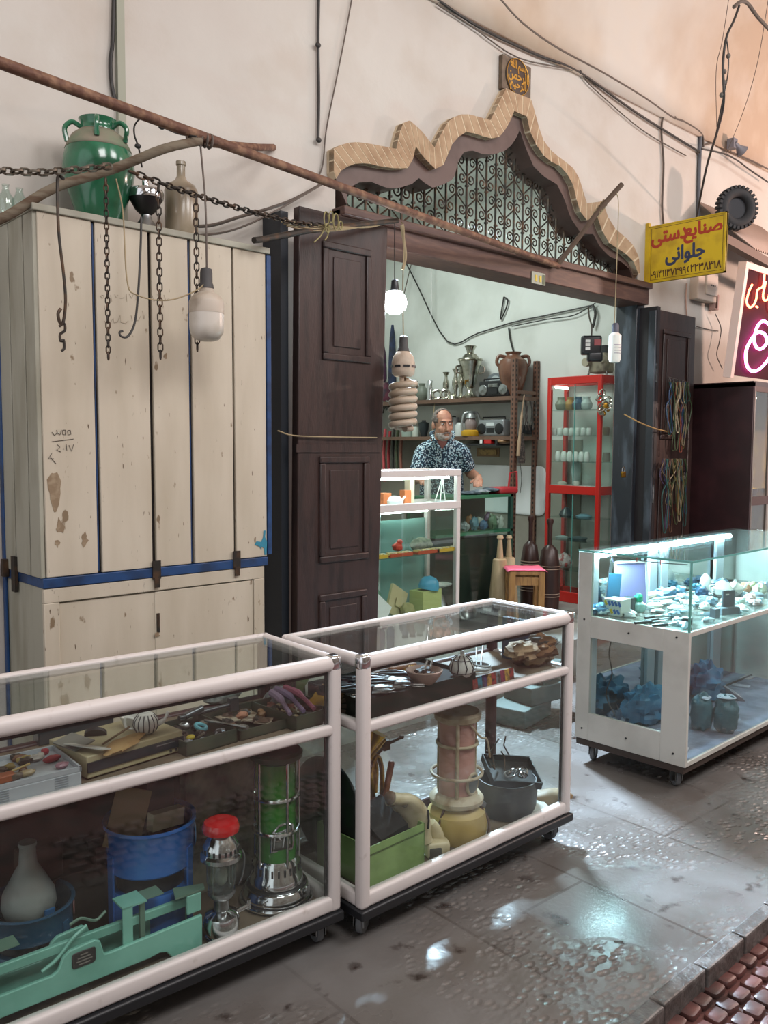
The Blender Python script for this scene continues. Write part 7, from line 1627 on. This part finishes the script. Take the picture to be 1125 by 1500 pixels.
for k, (a, b) in enumerate((((704, 978), (697, 945)), ((745, 985), (712, 940)))): tag(MB().tube([bpt(*a, .03), bpt(*a, .03).lerp(bpt(*b, .03), .5)+Vector((0, 0, .05))], .003, 5).build('rod', M['steel']), ('upright thin steel rod behind the cable coil', 'slanting thin steel rod right of the cable coil')[k], 'rod')
# patterned strip at the front
STC = ['7a2a26', '2f6a7c', '4a3460', 'a3783a', '8a3030', '6b6f74', '7d2a44', 'b08a3c', '8a2a24']
a, b = Vector((2.245, 1.962, ZSU)), Vector((2.47, 1.960, ZSU)); v_ = (b-a)/9
kl = thing('kilim_strip', 'colourful striped woven strip along the front of the tool tray', 'textile', a, atan2(v_.y, v_.x))
for k in range(9): MB().box(((k+.5)*v_.length, .004, .020), (v_.length*.96, .006, .046), (-.15, 0, 0)).build('stripe', mat('woven '+STC[k], STC[k], .85, col2='3a2a22', scale=60), kl)
# rough brown bundles at the right
RB = mat('rough brown hide', '6b5442', .9, col2='3d3028', scale=12, bump=.6, bscale=30); RB2 = mat('pale cut wood', '9a8266', .8, col2='6f5640', scale=16, bump=.4)
for k, (px, py, z, r, m, lab) in enumerate(((780, 972, .0, (.085, .06, .05), RB, 'big rough brown lump at the left of the pile in the middle case'), (776, 968, .055, (.075, .055, .035), RB2, 'pale topped brown lump on the left of the pile'), (806, 968, .0, (.065, .055, .045), RB2, 'tan rough lump at the front of the pile'), (815, 955, .04, (.065, .055, .042), mat('tan hide', '8a6444', .85, col2='5d4230', scale=12, bump=.5), 'orange tan lump in the middle of the pile'), (824, 960, .005, (.05, .045, .05), RB2, 'tan lump at the right end of the pile'), (800, 950, .06, (.09, .05, .03), mat('grey bark', '504a44', .9, bump=.6), 'grey barky lump on top of the pile'))):
    tag(MB().blob((0, 0, r[2]*.9), r, k+50, .5, 2.6, flatbot=r[2]*.85).build('wooden_lump', m, loc=bpt(px, py, z-.04)), lab, 'wood')
cat_box('blue_book', 'thin dark blue book standing at the right end of the middle case', 'book', bpt(833, 955, -.04)+Vector((.0, .06, 0)), (.03, .12, .17), mat('navy cover', '26344a', .5), 0)

# --- lower level of the middle case
p1_, p2_ = at_z(542, 1306, ZFL), at_z(623, 1266, ZFL); v_ = p2_-p1_; r_ = atan2(v_.y, v_.x); w = v_.length; s = 1/pscale(p1_); h = 66*s; d_ = .26
GB = mat('dusty green paint', '8aa768', .5, col2='789358', scale=9, bump=.1)
gx = thing('metal_box', 'open dusty green metal box with dark inside at the front left of the middle case', 'box', p1_+v_/2+Vector((-sin(r_), cos(r_), 0))*(d_/2+.004), r_)
for a in ((-w/2, w/2, -d_/2, -d_/2+.004), (-w/2, w/2, d_/2-.004, d_/2), (-w/2, -w/2+.004, -d_/2, d_/2), (w/2-.004, w/2, -d_/2, d_/2)): MB().bx(*a, 0, h).build('side', GB, gx)
MB().bx(-w/2, w/2, -d_/2, d_/2, 0, .005).build('base', GB, gx); MB().bx(-w/2-.001, w/2+.001, -d_/2-.002, -d_/2, h*.80, h*.83).build('seam', mat('dark seam', '4d5f36', .6), gx)
MB().bx(-w/2+.006, w/2-.006, -d_/2+.006, d_/2-.006, h*.5, h*.80).build('dark_lining', mat('dark lining', '221d1b', .8), gx)
for k, (u, v, rot, lab) in enumerate(((-.03, .05, .3, 'black slab leaning in the green metal box'), (.03, -.02, -.2, 'second black slab lying in the green metal box'))):
    tag(MB().box((0, 0, .03), (.11, .16, .03), (.35, -.3, rot)).build('black_slab', mat('matt black case', '1e1c1c', .5), loc=gx.location+Vector((u, v, h*.85))), lab, 'case')
# brass horn and tap
pb_ = at_z(556, 1250, ZFL)+Vector((0, .06, h+.03)); s = 1/pscale(pb_)
bh_ = thing('brass_instrument', 'old brass horn with curled tubes standing behind the green box', 'horn', pb_)
MB().tube(smooth_pts([Vector((.0, 0, 0)), Vector((-.015, 0, .09)), Vector((.01, 0, .15)), Vector((.035, 0, .11)), Vector((.03, 0, .02))]), .010, 8).build('tube', M['brass'], bh_)
MB().tube(smooth_pts([Vector((.015, -.01, .0)), Vector((.005, -.01, .10)), Vector((.03, -.01, .155)), Vector((.055, -.01, .10)), Vector((.055, -.01, .0))]), .009, 8).build('tube', M['brass'], bh_)
for z, x in ((.16, .0), (.175, .02), (.19, -.01)): MB().tube([Vector((x-.03, -.01, z-.02)), Vector((x+.05, -.01, z+.03))], .006, 6).build('valve_rod', M['brass'], bh_)
MB().lathe([(.008, 0), (.012, .05), (.03, .10), (.032, .10)], 18, rot=(.2, .4, 0)).build('bell', M['brass'], bh_, loc=(-.01, 0, .15))
ptp = Vector((pb_.x+.10, pb_.y+.02, pb_.z+.17)); tag(MB().box((0, 0, 0), (.03, .02, .035)).cyl((.0, 0, 0), (.07, -.01, .016), .006).cyl((.0, 0, 0), (-.05, .0, -.03), .006).ell((.07, -.01, .016), (.010, .010, .008)).build('tap', M['iron'], loc=ptp), 'small black and chrome tap lying on the brass horn', 'tap')
tag(MB().rbox((0, 0, 0), (.022, .02, .15), .008, (.0, .25, 0)).build('wooden_stick', mat('reddish handle', '8a5238', .5), loc=pb_+Vector((.075, -.02, .05))), 'reddish flat wooden stick leaning beside the brass horn', 'stick')
# cream appliance
pc = at_y(640, 1262, 2.0); pc.z = ZFL; s = 1/pscale(pc)
ap = thing('plastic_appliance', 'old cream plastic appliance drooping over the corner of the green metal box', 'appliance', pc)
def lp_(px, py, dy=0.): d = at_y(px, py, pc.y+dy)-pc; return Vector((d.x, d.y, d.z))
def slab(pts, w, th, n=14):
    P = smooth_pts(pts, 4); m_ = len(P); mb = MB(); rs = []
    for i, p in enumerate(P):
        t = (P[min(i+1, m_-1)]-P[max(i-1, 0)]).normalized(); sd = Vector((.72, -.69, 0)); sd = (sd-t*sd.dot(t)).normalized(); nn_ = t.cross(sd)
        k = i/(m_-1); ww = w[0]+(w[1]-w[0])*sin(pi*min(k*1.15, 1))+.0; tt = th
        rs.append([p+sd*ww*math.copysign(abs(cos(2*pi*j/n))**.7, cos(2*pi*j/n))+nn_*tt*math.copysign(abs(sin(2*pi*j/n))**.7, sin(2*pi*j/n)) for j in range(n)])
    return mb.rings(rs)
slab([lp_(572, 1170, .06), lp_(590, 1175, .05), lp_(606, 1192, .04), lp_(616, 1214, .03), lp_(622, 1234, .02)], (.030, .052), .022).build('body', M['cream'], ap, smooth=60)
MB().rbox(lp_(588, 1172, .035), (.055, .012, .035), .006, (0, .5, -.7)).build('grille', mat('grey brown grille', '6a6354', .6), ap)
MB().ell(lp_(573, 1170, .06), (.018, .028, .026), 14, 10).build('nozzle', mat('worn brown rubber', '6e5540', .6), ap)
slab([lp_(630, 1205, .03), lp_(640, 1222, .02), lp_(648, 1244, .01)], (.018, .024), .018).build('shoulder', M['cream'], ap, smooth=60)
MB().rbox(lp_(640, 1242, .0), (.085, .05, .055), .012, (0, 0, -.5)).build('foot', M['cream'], ap)
MB().rbox(Vector((lp_(636, 1262).x, .0, .022)), (.05, .04, .044), .008, (0, 0, -.5)).build('clamp', mat('grey steel clamp', '5d5c55', .5, .4), ap)
MB().tube([lp_(627, 1186, .0), lp_(628, 1202, -.01), lp_(627, 1214, -.01)], .004, 6).build('switch', M['black'], ap)
# pink heater
ph2 = at_z(668, 1222, ZFL); s = 1/pscale(ph2)
PK = mat('faded pink enamel', 'bd8f84', .5, col2='a97f75', scale=6, bump=.1)
CRM = mat('rusty cream metal', 'b8ab92', .5, col2='8c7659', scale=16)
h2 = heater(ph2, s, 'pink paraffin heater with cream guard rings and yellowed base in the middle case', PK, CRM, mat('yellowed base', 'b89f62', .45, col2='9c8448', scale=5), 190, 26, 44, 178, pink=True)
a_ = -.75-pi/2+.95
MB().torus(on_drum(26*s, a_, 82*s), 14*s, 2.5*s, Euler((pi/2, 0, a_+pi/2)), 24, 8).build('window_rim', CRM, h2); MB().lathe([(.001, 0), (13*s, 0), (13*s, 1*s), (.001, 1*s)], 24, rot=Euler((pi/2, 0, a_+pi/2))).build('mica_window', mat('smoky mica', '5d605c', .3), h2, loc=on_drum(27*s, a_, 82*s))
MB().tube(smooth_pts([Vector((-4*s, -28*s, 172*s)), Vector((16*s, -30*s, 150*s)), Vector((36*s, -26*s, 140*s)), Vector((48*s, -22*s, 110*s))]), 1.6*s, 6).build('bail', CRM, h2)
# black pot, tray of wire and bits
pp = at_z(745, 1190, ZFL); pp.y += .01; s = 1/pscale(pp)
pot = thing('cooking_pot', 'sooty black round pot at the right of the middle case', 'pot', pp)
MB().lathe([(36*s, 0), (42*s, 8*s), (44*s, 34*s), (43*s, 52*s), (41*s, 52*s), (40*s, 10*s), (.001, 6*s)], 36).build('body', mat('sooty iron', '262625', .6, col2='3f3c38', scale=10), pot)
pt = Vector((pp.x+.02, pp.y, ZFL+54*s)); wt = tray('black tool tray tilted on the sooty pot holding steel wire', pt, .20, .17, .03, -.5, mat('black sheet iron', '1f2021', .4)); wt.rotation_euler = (.28, .12, -.55)
random.seed(40)
for k in range(7):
    tag(MB().torus((0, 0, 0), .018, .0035, None, 14, 5, 1.2, 1).build('steel_ring', M['steel'] if k % 2 else M['chrome'], loc=pt+Vector((random.uniform(-.06, .0), random.uniform(-.07, -.02), .025)), rot=(random.uniform(-1, 1), random.uniform(-1, 1), 0)), 'steel rings heaped in the black tool tray', 'ring', 'steel rings in the black tray')
for k in range(5):
    a = pt+Vector((random.uniform(-.08, .08), random.uniform(-.06, .08), .03)); tag(MB().tube([a, a+Vector((random.uniform(-.03, .03), .02, .05)), a+Vector((random.uniform(-.05, .08), .03, .06+.01*k))], .0032, 5).build('wire_piece', M['iron']), ('bent wire sticking up at the %s of the black tool tray' % ('left', 'centre left', 'middle', 'centre right', 'right')[k]), 'wire')
tag(MB().blob((0, 0, .03), (.10, .05, .03), 61, .15, 2, flatbot=.028).build('wooden_bowl', mat('tan wood bowl', '7a6444', .6), loc=at_z(805, 1178, ZFL), rot=(0, 0, -.4)), 'tan wooden scoop lying at the right rear of the middle case', 'scoop')
tag(MB().blob((0, 0, .02), (.06, .05, .022), 62, .4, 3, flatbot=.02).build('rag', mat('white rag', 'b0b2aa', .85), loc=at_z(782, 1192, ZFL)), 'crumpled white rag beside the sooty pot', 'rag')
tag(MB().lathe([(.16, 0), (.18, .012), (.18, .02), (.15, .012)], 40, rot=(0, pi/2, 0)).build('round_pan', mat('blackened pan', '1e2124', .4, .4), loc=at_z(530, 1290, ZFL)+Vector((-.01, .19, .18))), 'large blackened round pan standing against the left glass of the middle case', 'pan')
# ------------------------------------------------------------------ goods in the lit case at the right (C)
ZCT, ZCF = .7315, .1365
def ct(px, py, z=0.):
    p = at_z(px, py, ZCT+z); lim = 1.841+.50+.0165*(p.x-3.552)
    if p.y > lim: p = at_y(px, py, lim); p.z = ZCT+z
    p.x = max(p.x, 3.64); p.y = max(p.y, 1.89)
    return p
def cf(px, py, z=0.):
    p = at_z(px, py, ZCF+z); lim = 1.841+.44+.0165*(p.x-3.552)
    if p.y > lim: p = at_y(px, py, lim); p.z = ZCF+z
    p.x = max(p.x, 3.68); p.y = max(p.y, 1.93)
    return p
rC = .0165
p = ct(924, 866); s = 1/pscale(p)
mr = thing('mirror', 'lilac mirror panel in a white frame standing in the lit right case', 'mirror', p, -.55)
hh = .235; ww = .17
MB().box((0, 0, hh/2), (ww, .008, hh), (-.12, 0, 0)).build('panel', mat('lilac panel', '9a93c4', .25), mr)
for x in (-ww/2, ww/2): MB().box((x, -.002, hh/2), (.010, .012, hh), (-.12, 0, 0)).build('frame', M['ceramic'], mr)
for z in (.004, hh): MB().box((0, -.002*(1 if z < .1 else -3), z), (ww, .012, .010), (-.12, 0, 0)).build('frame', M['ceramic'], mr)
p = ct(899, 870); s = 1/pscale(p); tag(MB().box((0, 0, 28*s), (.06, .008, 56*s), (-.1, .08, 0)).box((0, .03, 28*s), (.06, .008, 56*s), (.2, .08, 0)).build('folded_board', mat('teal board', '3f7da0', .5), loc=p, rot=(0, 0, -.9)), 'teal folded board standing left of the lilac mirror', 'board')
for k, (x0, y0_, x1, y1_, r, c, lab) in enumerate(((918, 872, 986, 851, .011, 'd9c9d2', 'pale rolled paper tube nearest the lilac mirror'), (944, 875, 988, 855, .010, 'e2d2c4', 'second rolled paper tube lying beside the first'), (955, 878, 990, 874, .007, 'cfd8d6', 'short white rod lying below the paper tubes'), (930, 875, 972, 880, .004, 'c9d4d8', 'thin pale rod in front of the paper tubes'))):
    a, b = ct(x0, y0_, .03), ct(x1, y1_, .05 if k < 2 else .02); tag(MB().cyl(a, b, r, n=14).build('paper_tube', mat('roll '+c, c, .6)), lab, 'tube')
# patterned box
p = ct(868, 898); q = ct(905, 905); v_ = q-p; r_ = atan2(v_.y, v_.x); w = v_.length; s = 1/pscale(p); h = 24*s
pb = thing('patterned_box', 'white box with blue and yellow diagonal squares in the left corner of the lit case', 'box', p+v_/2+Vector((-sin(r_), cos(r_), 0))*.05, r_)
MB().box((0, 0, h/2), (w, .09, h)).build('body', mat('white box card', 'd8dcd8', .5), pb, bev=.002)
for i in range(5):
    for j in range(2):
        MB().box((-w*.40+i*w*.2+(.02*w if j else -.04*w), -.0458, h*.27+j*h*.48), (w*.13, .0012, h*.30), (0, -.5, 0)).build('printed_square', mat('yellow print', 'd0b020', .5) if (i+2*j) in (2,) else mat('blue print', '2f62a8', .5), pb)
p = ct(921, 896); s = 1/pscale(p); tag(MB().lathe([(9*s, 0), (10*s, 4*s), (9*s, 21*s), (8*s, 22*s)], 20).build('tin', mat('dark grey tin', '5a5f62', .4, .5), loc=p), 'dark grey tin beside the patterned box', 'tin')
p = ct(908, 899); s = 1/pscale(p); tag(MB().blob((0, 0, 8*s), (9*s, 8*s, 9*s), 3, .4).build('pale_ornament', mat('pale stone', 'c6ccd0', .4), loc=p), 'pale lumpy ornament between patterned box and tin', 'ornament')
p = ct(935, 896); s = 1/pscale(p); gj = thing('perfume_bottle', 'round glass bottle with an emerald green stopper in the lit case', 'bottle', p)
MB().lathe([(8*s, 0), (11*s, 5*s), (10*s, 12*s), (5*s, 15*s)], 20).build('body', mat('aqua glass', 'a8d8d4', .1), gj); MB().blob((0, 0, 20*s), (6*s, 6*s, 7*s), 2, .3).build('stopper', mat('emerald glass', '12b08a', .15), gj)
p = ct(912, 872); tag(MB().ell((0, 0, .012), (.012, .010, .012)).build('black_bead', M['black_plastic'], loc=p), 'small black knob on the patterned box side', 'bead')
for k, (px, py, an, L_, lab) in enumerate(((952, 911, -.35, .20, 'black knife nearest the front of the lit case'), (965, 907, -.2, .17, 'second black knife lying behind the nearest one'), (975, 915, -.3, .18, 'black handled shears near the glass corner'), (958, 903, -.1, .14, 'short black blade among the knives'))):
    o = thing('knife', lab, 'knife', ct(px, py, .006), an); MB().rbox((-L_*.25, 0, 0), (L_*.5, .018, .012), .005).build('handle', M['black_plastic'], o); MB().box((L_*.22, 0, 0), (L_*.48, .014, .003)).build('blade', M['steel'], o)
p = ct(1006, 914); tag(MB().rbox((0, 0, .015), (.07, .05, .03), .01).build('black_purse', M['black_plastic'], loc=p, rot=(0, 0, .4)), 'small black purse in the front corner of the lit case', 'purse')
for k, (px, py, r, c, lab) in enumerate(((958, 892, (.05, .035, .018), 'dcdfd2', 'pale shell shaped dish left of centre in the lit case'), (975, 886, (.06, .03, .014), 'd2dce0', 'flat pale piece of cloth in the middle of the lit case'), (988, 905, (.035, .028, .018), '7f8f98', 'blue grey pebble shaped piece near the corner'), (990, 893, (.05, .04, .012), 'c6d4da', 'white crumpled tissue near the corner of the lit case'), (950, 887, (.04, .03, .010), '8fa8b5', 'grey blue flat piece behind the shell dish'))):
    tag(MB().blob((0, 0, r[2]*.8), r, k+70, .35, 3, flatbot=r[2]*.8).build('white_scrap', mat('scrap '+c, c, .5), loc=ct(px, py)), lab, 'ornament')
# right front: grey stand, white pots, dark birds, shells
p = ct(1066, 898); s = 1/pscale(p)
gs = thing('display_stand', 'grey upright plate on a stepped block in the lit case', 'stand', p, -.35)
GRY = mat('slate grey stand', '5b646c', .5); MB().box((0, 0, 17*s), (23*s, .012, 34*s)).build('plate', GRY, gs, bev=.003); MB().box((-5*s, -.022, 5*s), (34*s, .035, 10*s)).build('block', mat('lighter slate', '6f7881', .5), gs); MB().box((-4*s, -.007, 28*s), (6*s, .003, 2*s)).build('mark', M['ceramic'], gs)
p = ct(1047, 905); s = 1/pscale(p); tag(MB().box((0, 0, 7*s), (.035, .03, 14*s)).build('grey_block', mat('slate grey stand', '5b646c', .5), loc=p, rot=(0, 0, -.2)), 'small grey block left of the upright plate', 'block')
def wp_(px, py, k, lab, nm='teapot'):
    p = ct(px, py); s = 1/pscale(p)*k; o = thing(nm, lab, nm, p, -.6)
    MB().lathe([(8*s, 0), (14*s, 5*s), (15*s, 13*s), (9*s, 22*s), (5*s, 24*s), (2*s, 26*s), (2*s, 29*s)], 24).build('body', M['ceramic'], o)
    MB().tube(smooth_pts([Vector((12*s, 0, 9*s)), Vector((20*s, 0, 15*s)), Vector((23*s, 0, 22*s))]), [2.6*s]*5+[1.8*s]*4, 8).build('spout', M['ceramic'], o); MB().tube(smooth_pts([Vector((-12*s, 0, 18*s)), Vector((-21*s, 0, 17*s)), Vector((-20*s, 0, 8*s)), Vector((-13*s, 0, 6*s))]), 1.4*s, 6).build('handle', M['ceramic'], o)
wp_(1058, 874, .95, 'white glowing teapot behind the grey upright plate'); wp_(1076, 872, .8, 'smaller white teapot right of the first one')
p = ct(1033, 868); s = 1/pscale(p); tag(MB().lathe([(4*s, 0), (9*s, 10*s), (7*s, 22*s), (2*s, 28*s)], 18).build('white_vase', M['ceramic'], loc=p), 'white rounded vase behind the dark blue bird', 'vase')
for k, (px, py, c, lab, r) in enumerate(((1028, 876, '27506f', 'dark blue bird shaped ornament at the front glass', (.04, .03, .035)), (1020, 868, '2f6a80', 'teal ornament just behind the glass corner', (.04, .03, .03)), (1045, 858, '37536b', 'slate blue ornament behind the white vase', (.05, .03, .025)), (1058, 856, '3f5a70', 'grey blue dish shaped ornament at the back of the lit case', (.05, .03, .025)), (1024, 888, 'a9c3cf', 'pale blue glass lump by the corner', (.04, .03, .02)), (1032, 893, 'e0e4e0', 'white square box by the corner', (.035, .025, .02)), (1042, 886, '7e9db0', 'blue grey lump behind the grey plate', (.03, .03, .025)),
    (1090, 868, 'd8a288', 'coral pink shell among the white ones', (.035, .03, .03)), (1100, 866, 'cfcfa8', 'cream yellow shell right of the coral one', (.04, .03, .03)), (1112, 872, 'd6dcc8', 'big pale shell near the right edge of the lit case', (.05, .035, .035)), (1098, 880, 'd8c0b8', 'pale pink conch in front of the shells', (.04, .03, .02)), (1118, 866, 'a8b4d0', 'lavender shell at the right edge of the frame', (.045, .03, .03)), (1085, 885, 'c8d8d0', 'pale green glass piece right of the upright plate', (.03, .025, .02)), (1106, 886, 'c9b4b4', 'rosy stone near the front right of the lit case', (.03, .025, .015)),
    (880, 850, '4a7fa6', 'blue cloth heap at the back left of the lit case', (.07, .04, .03)), (888, 862, 'cfdde2', 'white cloth heap at the left of the lit case', (.06, .04, .02)), (868, 868, 'b4ccd6', 'pale blue cloth at the left end of the lit case', (.05, .04, .02)), (972, 842, '5b86a8', 'steel blue cloth heap right of the mirror', (.07, .04, .035)), (962, 834, '9dbccb', 'light blue cloth heap behind the mirror', (.06, .04, .03)), (996, 852, '4f6f86', 'dark blue lump near the white post of the lit case', (.04, .03, .03)))):
    tag(MB().blob((0, 0, r[2]*.85), r, k+90, .45, 2.6, flatbot=r[2]*.85).build('ornament', mat('ornament c'+c, c, .4), loc=ct(px, py)), lab, 'ornament')
random.seed(77)
NM = ['white', 'silver', 'pale blue', 'grey']; NC = ['dfe3e2', 'b9c0c4', 'a9c4d4', '8a949b']
for k in range(70):
    u, v = random.uniform(.10, 1.35), random.uniform(.06, .50); loc = Vector((3.552+u*cos(rC)-v*sin(rC), 1.841+u*sin(rC)+v*cos(rC), ZCT))
    tag(MB().blob((0, 0, .008), (random.uniform(.018, .045), random.uniform(.012, .028), random.uniform(.008, .02)), k+120, .5, 3, 10, 6, flatbot=.007).build('trinket', mat('case trinket '+NC[k % 4], NC[k % 4], .3, .4 if k % 4 == 1 else 0), loc=loc, rot=(0, 0, k)), NM[k % 4]+' trinkets scattered over the shelf of the lit right case', 'trinket', NM[k % 4]+' trinkets in the lit right case')
# --- lower level of the right case
BLB = mat('blue plastic bag', '3f7396', .35, col2='2d5674', scale=10)
def bag(px, py, r, seed, m, lab): tag(MB().blob((0, 0, r[2]*.8), r, seed, .5, 3.2, 26, 16, flatbot=r[2]*.75).build('plastic_bag', m, loc=cf(px, py)), lab, 'bag')
bag(945, 1046, (.16, .10, .10), 3, BLB, 'crumpled blue plastic bag seen through the side pane of the right case')
bag(1033, 1022, (.10, .10, .11), 8, BLB, 'tall blue plastic bag by the front pane of the right case')
bag(878, 1060, (.05, .05, .06), 12, mat('dark blue bag', '24405c', .4), 'small dark blue bag at the far left inside the right case')
bag(1036, 962, (.11, .07, .07), 15, mat('brown grey sack', '6d6460', .7), 'brown grey sack at the back of the right case')
bag(962, 975, (.07, .06, .06), 17, mat('dark sack', '4d4a50', .7), 'dark sack behind the crumpled blue bag')
for k, (px, py, rr, lab) in enumerate(((1027, 1068, .055, 'left lump of the crushed blue clay pot in the right case'), (1064, 1072, .060, 'right blue clay pot with a white capped rim in the right case'))):
    p = cf(px, py); s = 1/pscale(p); o = thing('clay_pot', lab, 'pot', p)
    MB().blob((0, 0, 24*s), (rr, rr, 30*s), k+30, .25, 3, 24, 16, flatbot=24*s).build('body', mat('blue grey clay', '33626f', .5, col2='274d5a', scale=8), o)
    if k: MB().blob((0, 0, 52*s), (rr*.75, rr*.75, .008), 33, .3).build('cap', mat('pale lid', 'b9c9da', .5), o)
    else: MB().blob((.0, -.02, 48*s), (.03, .02, .008), 34, .5).build('cap', mat('pale lid', 'b9c9da', .5), o)
p = cf(1072, 1020); bkp = thing('carved_tile', 'dark carved tile with white pattern leaning in the right case', 'tile', p+Vector((0, 0, .02)), rot=(.55, .15, .5))
MB().box((0, 0, .0), (.17, .14, .02)).build('body', mat('dark carved tile', '5a5a66', .5), bkp)
def carv():
    m, nt, b = _new('white carved pattern'); b.inputs['Roughness'].default_value = .6
    f, _ = noisef(nt, 38, 3, .48, .54); L(nt, mixc(nt, f, lin('52535e'), lin('a9abb5')), b.inputs['Base Color']); return m
MB().box((0, 0, .0105), (.145, .115, .002)).build('pattern', carv(), bkp); MB().torus((-.05, -.03, .012), .016, .003, None, 3, 5).build('triangle_mark', mat('white mark', 'c9ccd2', .5), bkp)
for k, (px, py, w, d, c, lab) in enumerate(((940, 970, .12, .09, 'b9bed0', 'white paper sheet at the back of the right case floor'), (912, 992, .07, .06, 'c3c8d6', 'small white paper left of the crumpled blue bag'), (893, 1010, .08, .05, 'ccd2e0', 'white paper beside the small dark bag'), (862, 1022, .06, .05, 'bcc4d6', 'white paper at the left edge of the right case floor'), (925, 1062, .12, .07, '8b9480', 'olive patterned paper near the side pane'), (1000, 1098, .07, .05, 'c5cad6', 'white paper scrap by the front left corner'), (985, 1055, .10, .07, '9a9fb8', 'lilac grey paper in front of the blue bag'), (1085, 1005, .10, .06, 'a5a8b4', 'grey paper beside the carved tile'), (900, 1040, .16, .10, '7a7f92', 'slate blue paper sheet on the floor of the right case'), (1095, 985, .10, .06, 'b3b0b5', 'pale paper at the back right of the case floor'))):
    tag(MB().grid(lambda u, v: ((u-.5)*w, (v-.5)*d, .003+.006*abs(noise.noise(Vector((u*4, v*4, k*3))))), 8, 8).build('paper_sheet', mat('sheet '+c, c, .7), loc=cf(px, py), rot=(0, 0, k*.7), solid=.001), lab, 'paper')
tag(MB().tube(smooth_pts([cf(1030, 1005, .004), cf(1060, 975, .004), cf(1085, 970, .004), cf(1105, 968, .004)]), .006, 6).build('cable', M['cord']), 'dark cable lying along the back of the right case floor', 'cable')
# ------------------------------------------------------------------ camera, light, colour management
cd = bpy.data.cameras.new('camera'); cam = bpy.data.objects.new('camera', cd); COL.objects.link(cam)
cd.sensor_fit = 'HORIZONTAL'; cd.sensor_width = 36; cd.lens = FPX/1125*36; cd.clip_end = 100
R3 = Matrix((RT, UP, -FW)).transposed(); cam.matrix_world = Matrix.Translation(EYE) @ R3.to_4x4()
SC.camera = cam
w = bpy.data.worlds.new('world'); SC.world = w; w.use_nodes = True
bg = w.node_tree.nodes['Background']; bg.inputs[0].default_value = lin('f9f8fc'); bg.inputs[1].default_value = 1.1
def light(name, typ, loc, energy, col, size=.1, rot=None, sy=None):
    d = bpy.data.lights.new(name, typ); d.energy = energy; d.color = lin(col)[:3]
    if typ == 'AREA':
        d.size = size
        if sy: d.shape = 'RECTANGLE'; d.size_y = sy
    else: d.shadow_soft_size = size
    o = bpy.data.objects.new(name, d); COL.objects.link(o); o.location = loc
    if rot: o.rotation_euler = rot
    return o
for x in (.6, 3.6, 7.0): light('skylight', 'AREA', (x, -1.0, 5.0), 125, 'fbf8f8', 1.6, (radians(42), 0, 0))
light('shop_ceiling_lamp', 'AREA', (4.4, 5.2, 3.9), 82, 'eefaf6', .9)
fl = light('shop_floodlight', 'AREA', (4.5, 4.5, 3.02), 205, 'cfe8ff', .5, None, .10)
fl.data.spread = radians(75)
fl.rotation_euler = (Vector((3.5, 1.2, 0))-fl.location).to_track_quat('-Z', 'Y').to_euler()
light('neighbour_shop_lamp', 'POINT', (8.7, 1.3, 2.9), 300, 'ffd8c6', .08)
vs = SC.view_settings; SC.display_settings.display_device = 'sRGB'
vs.view_transform = 'Standard'; vs.look = 'None'; vs.gamma = 1; vs.exposure = 0; vs.use_curve_mapping = False
cy = SC.cycles; cy.max_bounces = 10; cy.transparent_max_bounces = 40; cy.diffuse_bounces = 4; cy.glossy_bounces = 5; cy.transmission_bounces = 8
cy.sample_clamp_indirect = 6; cy.use_denoising = True; cy.caustics_reflective = False; cy.caustics_refractive = False
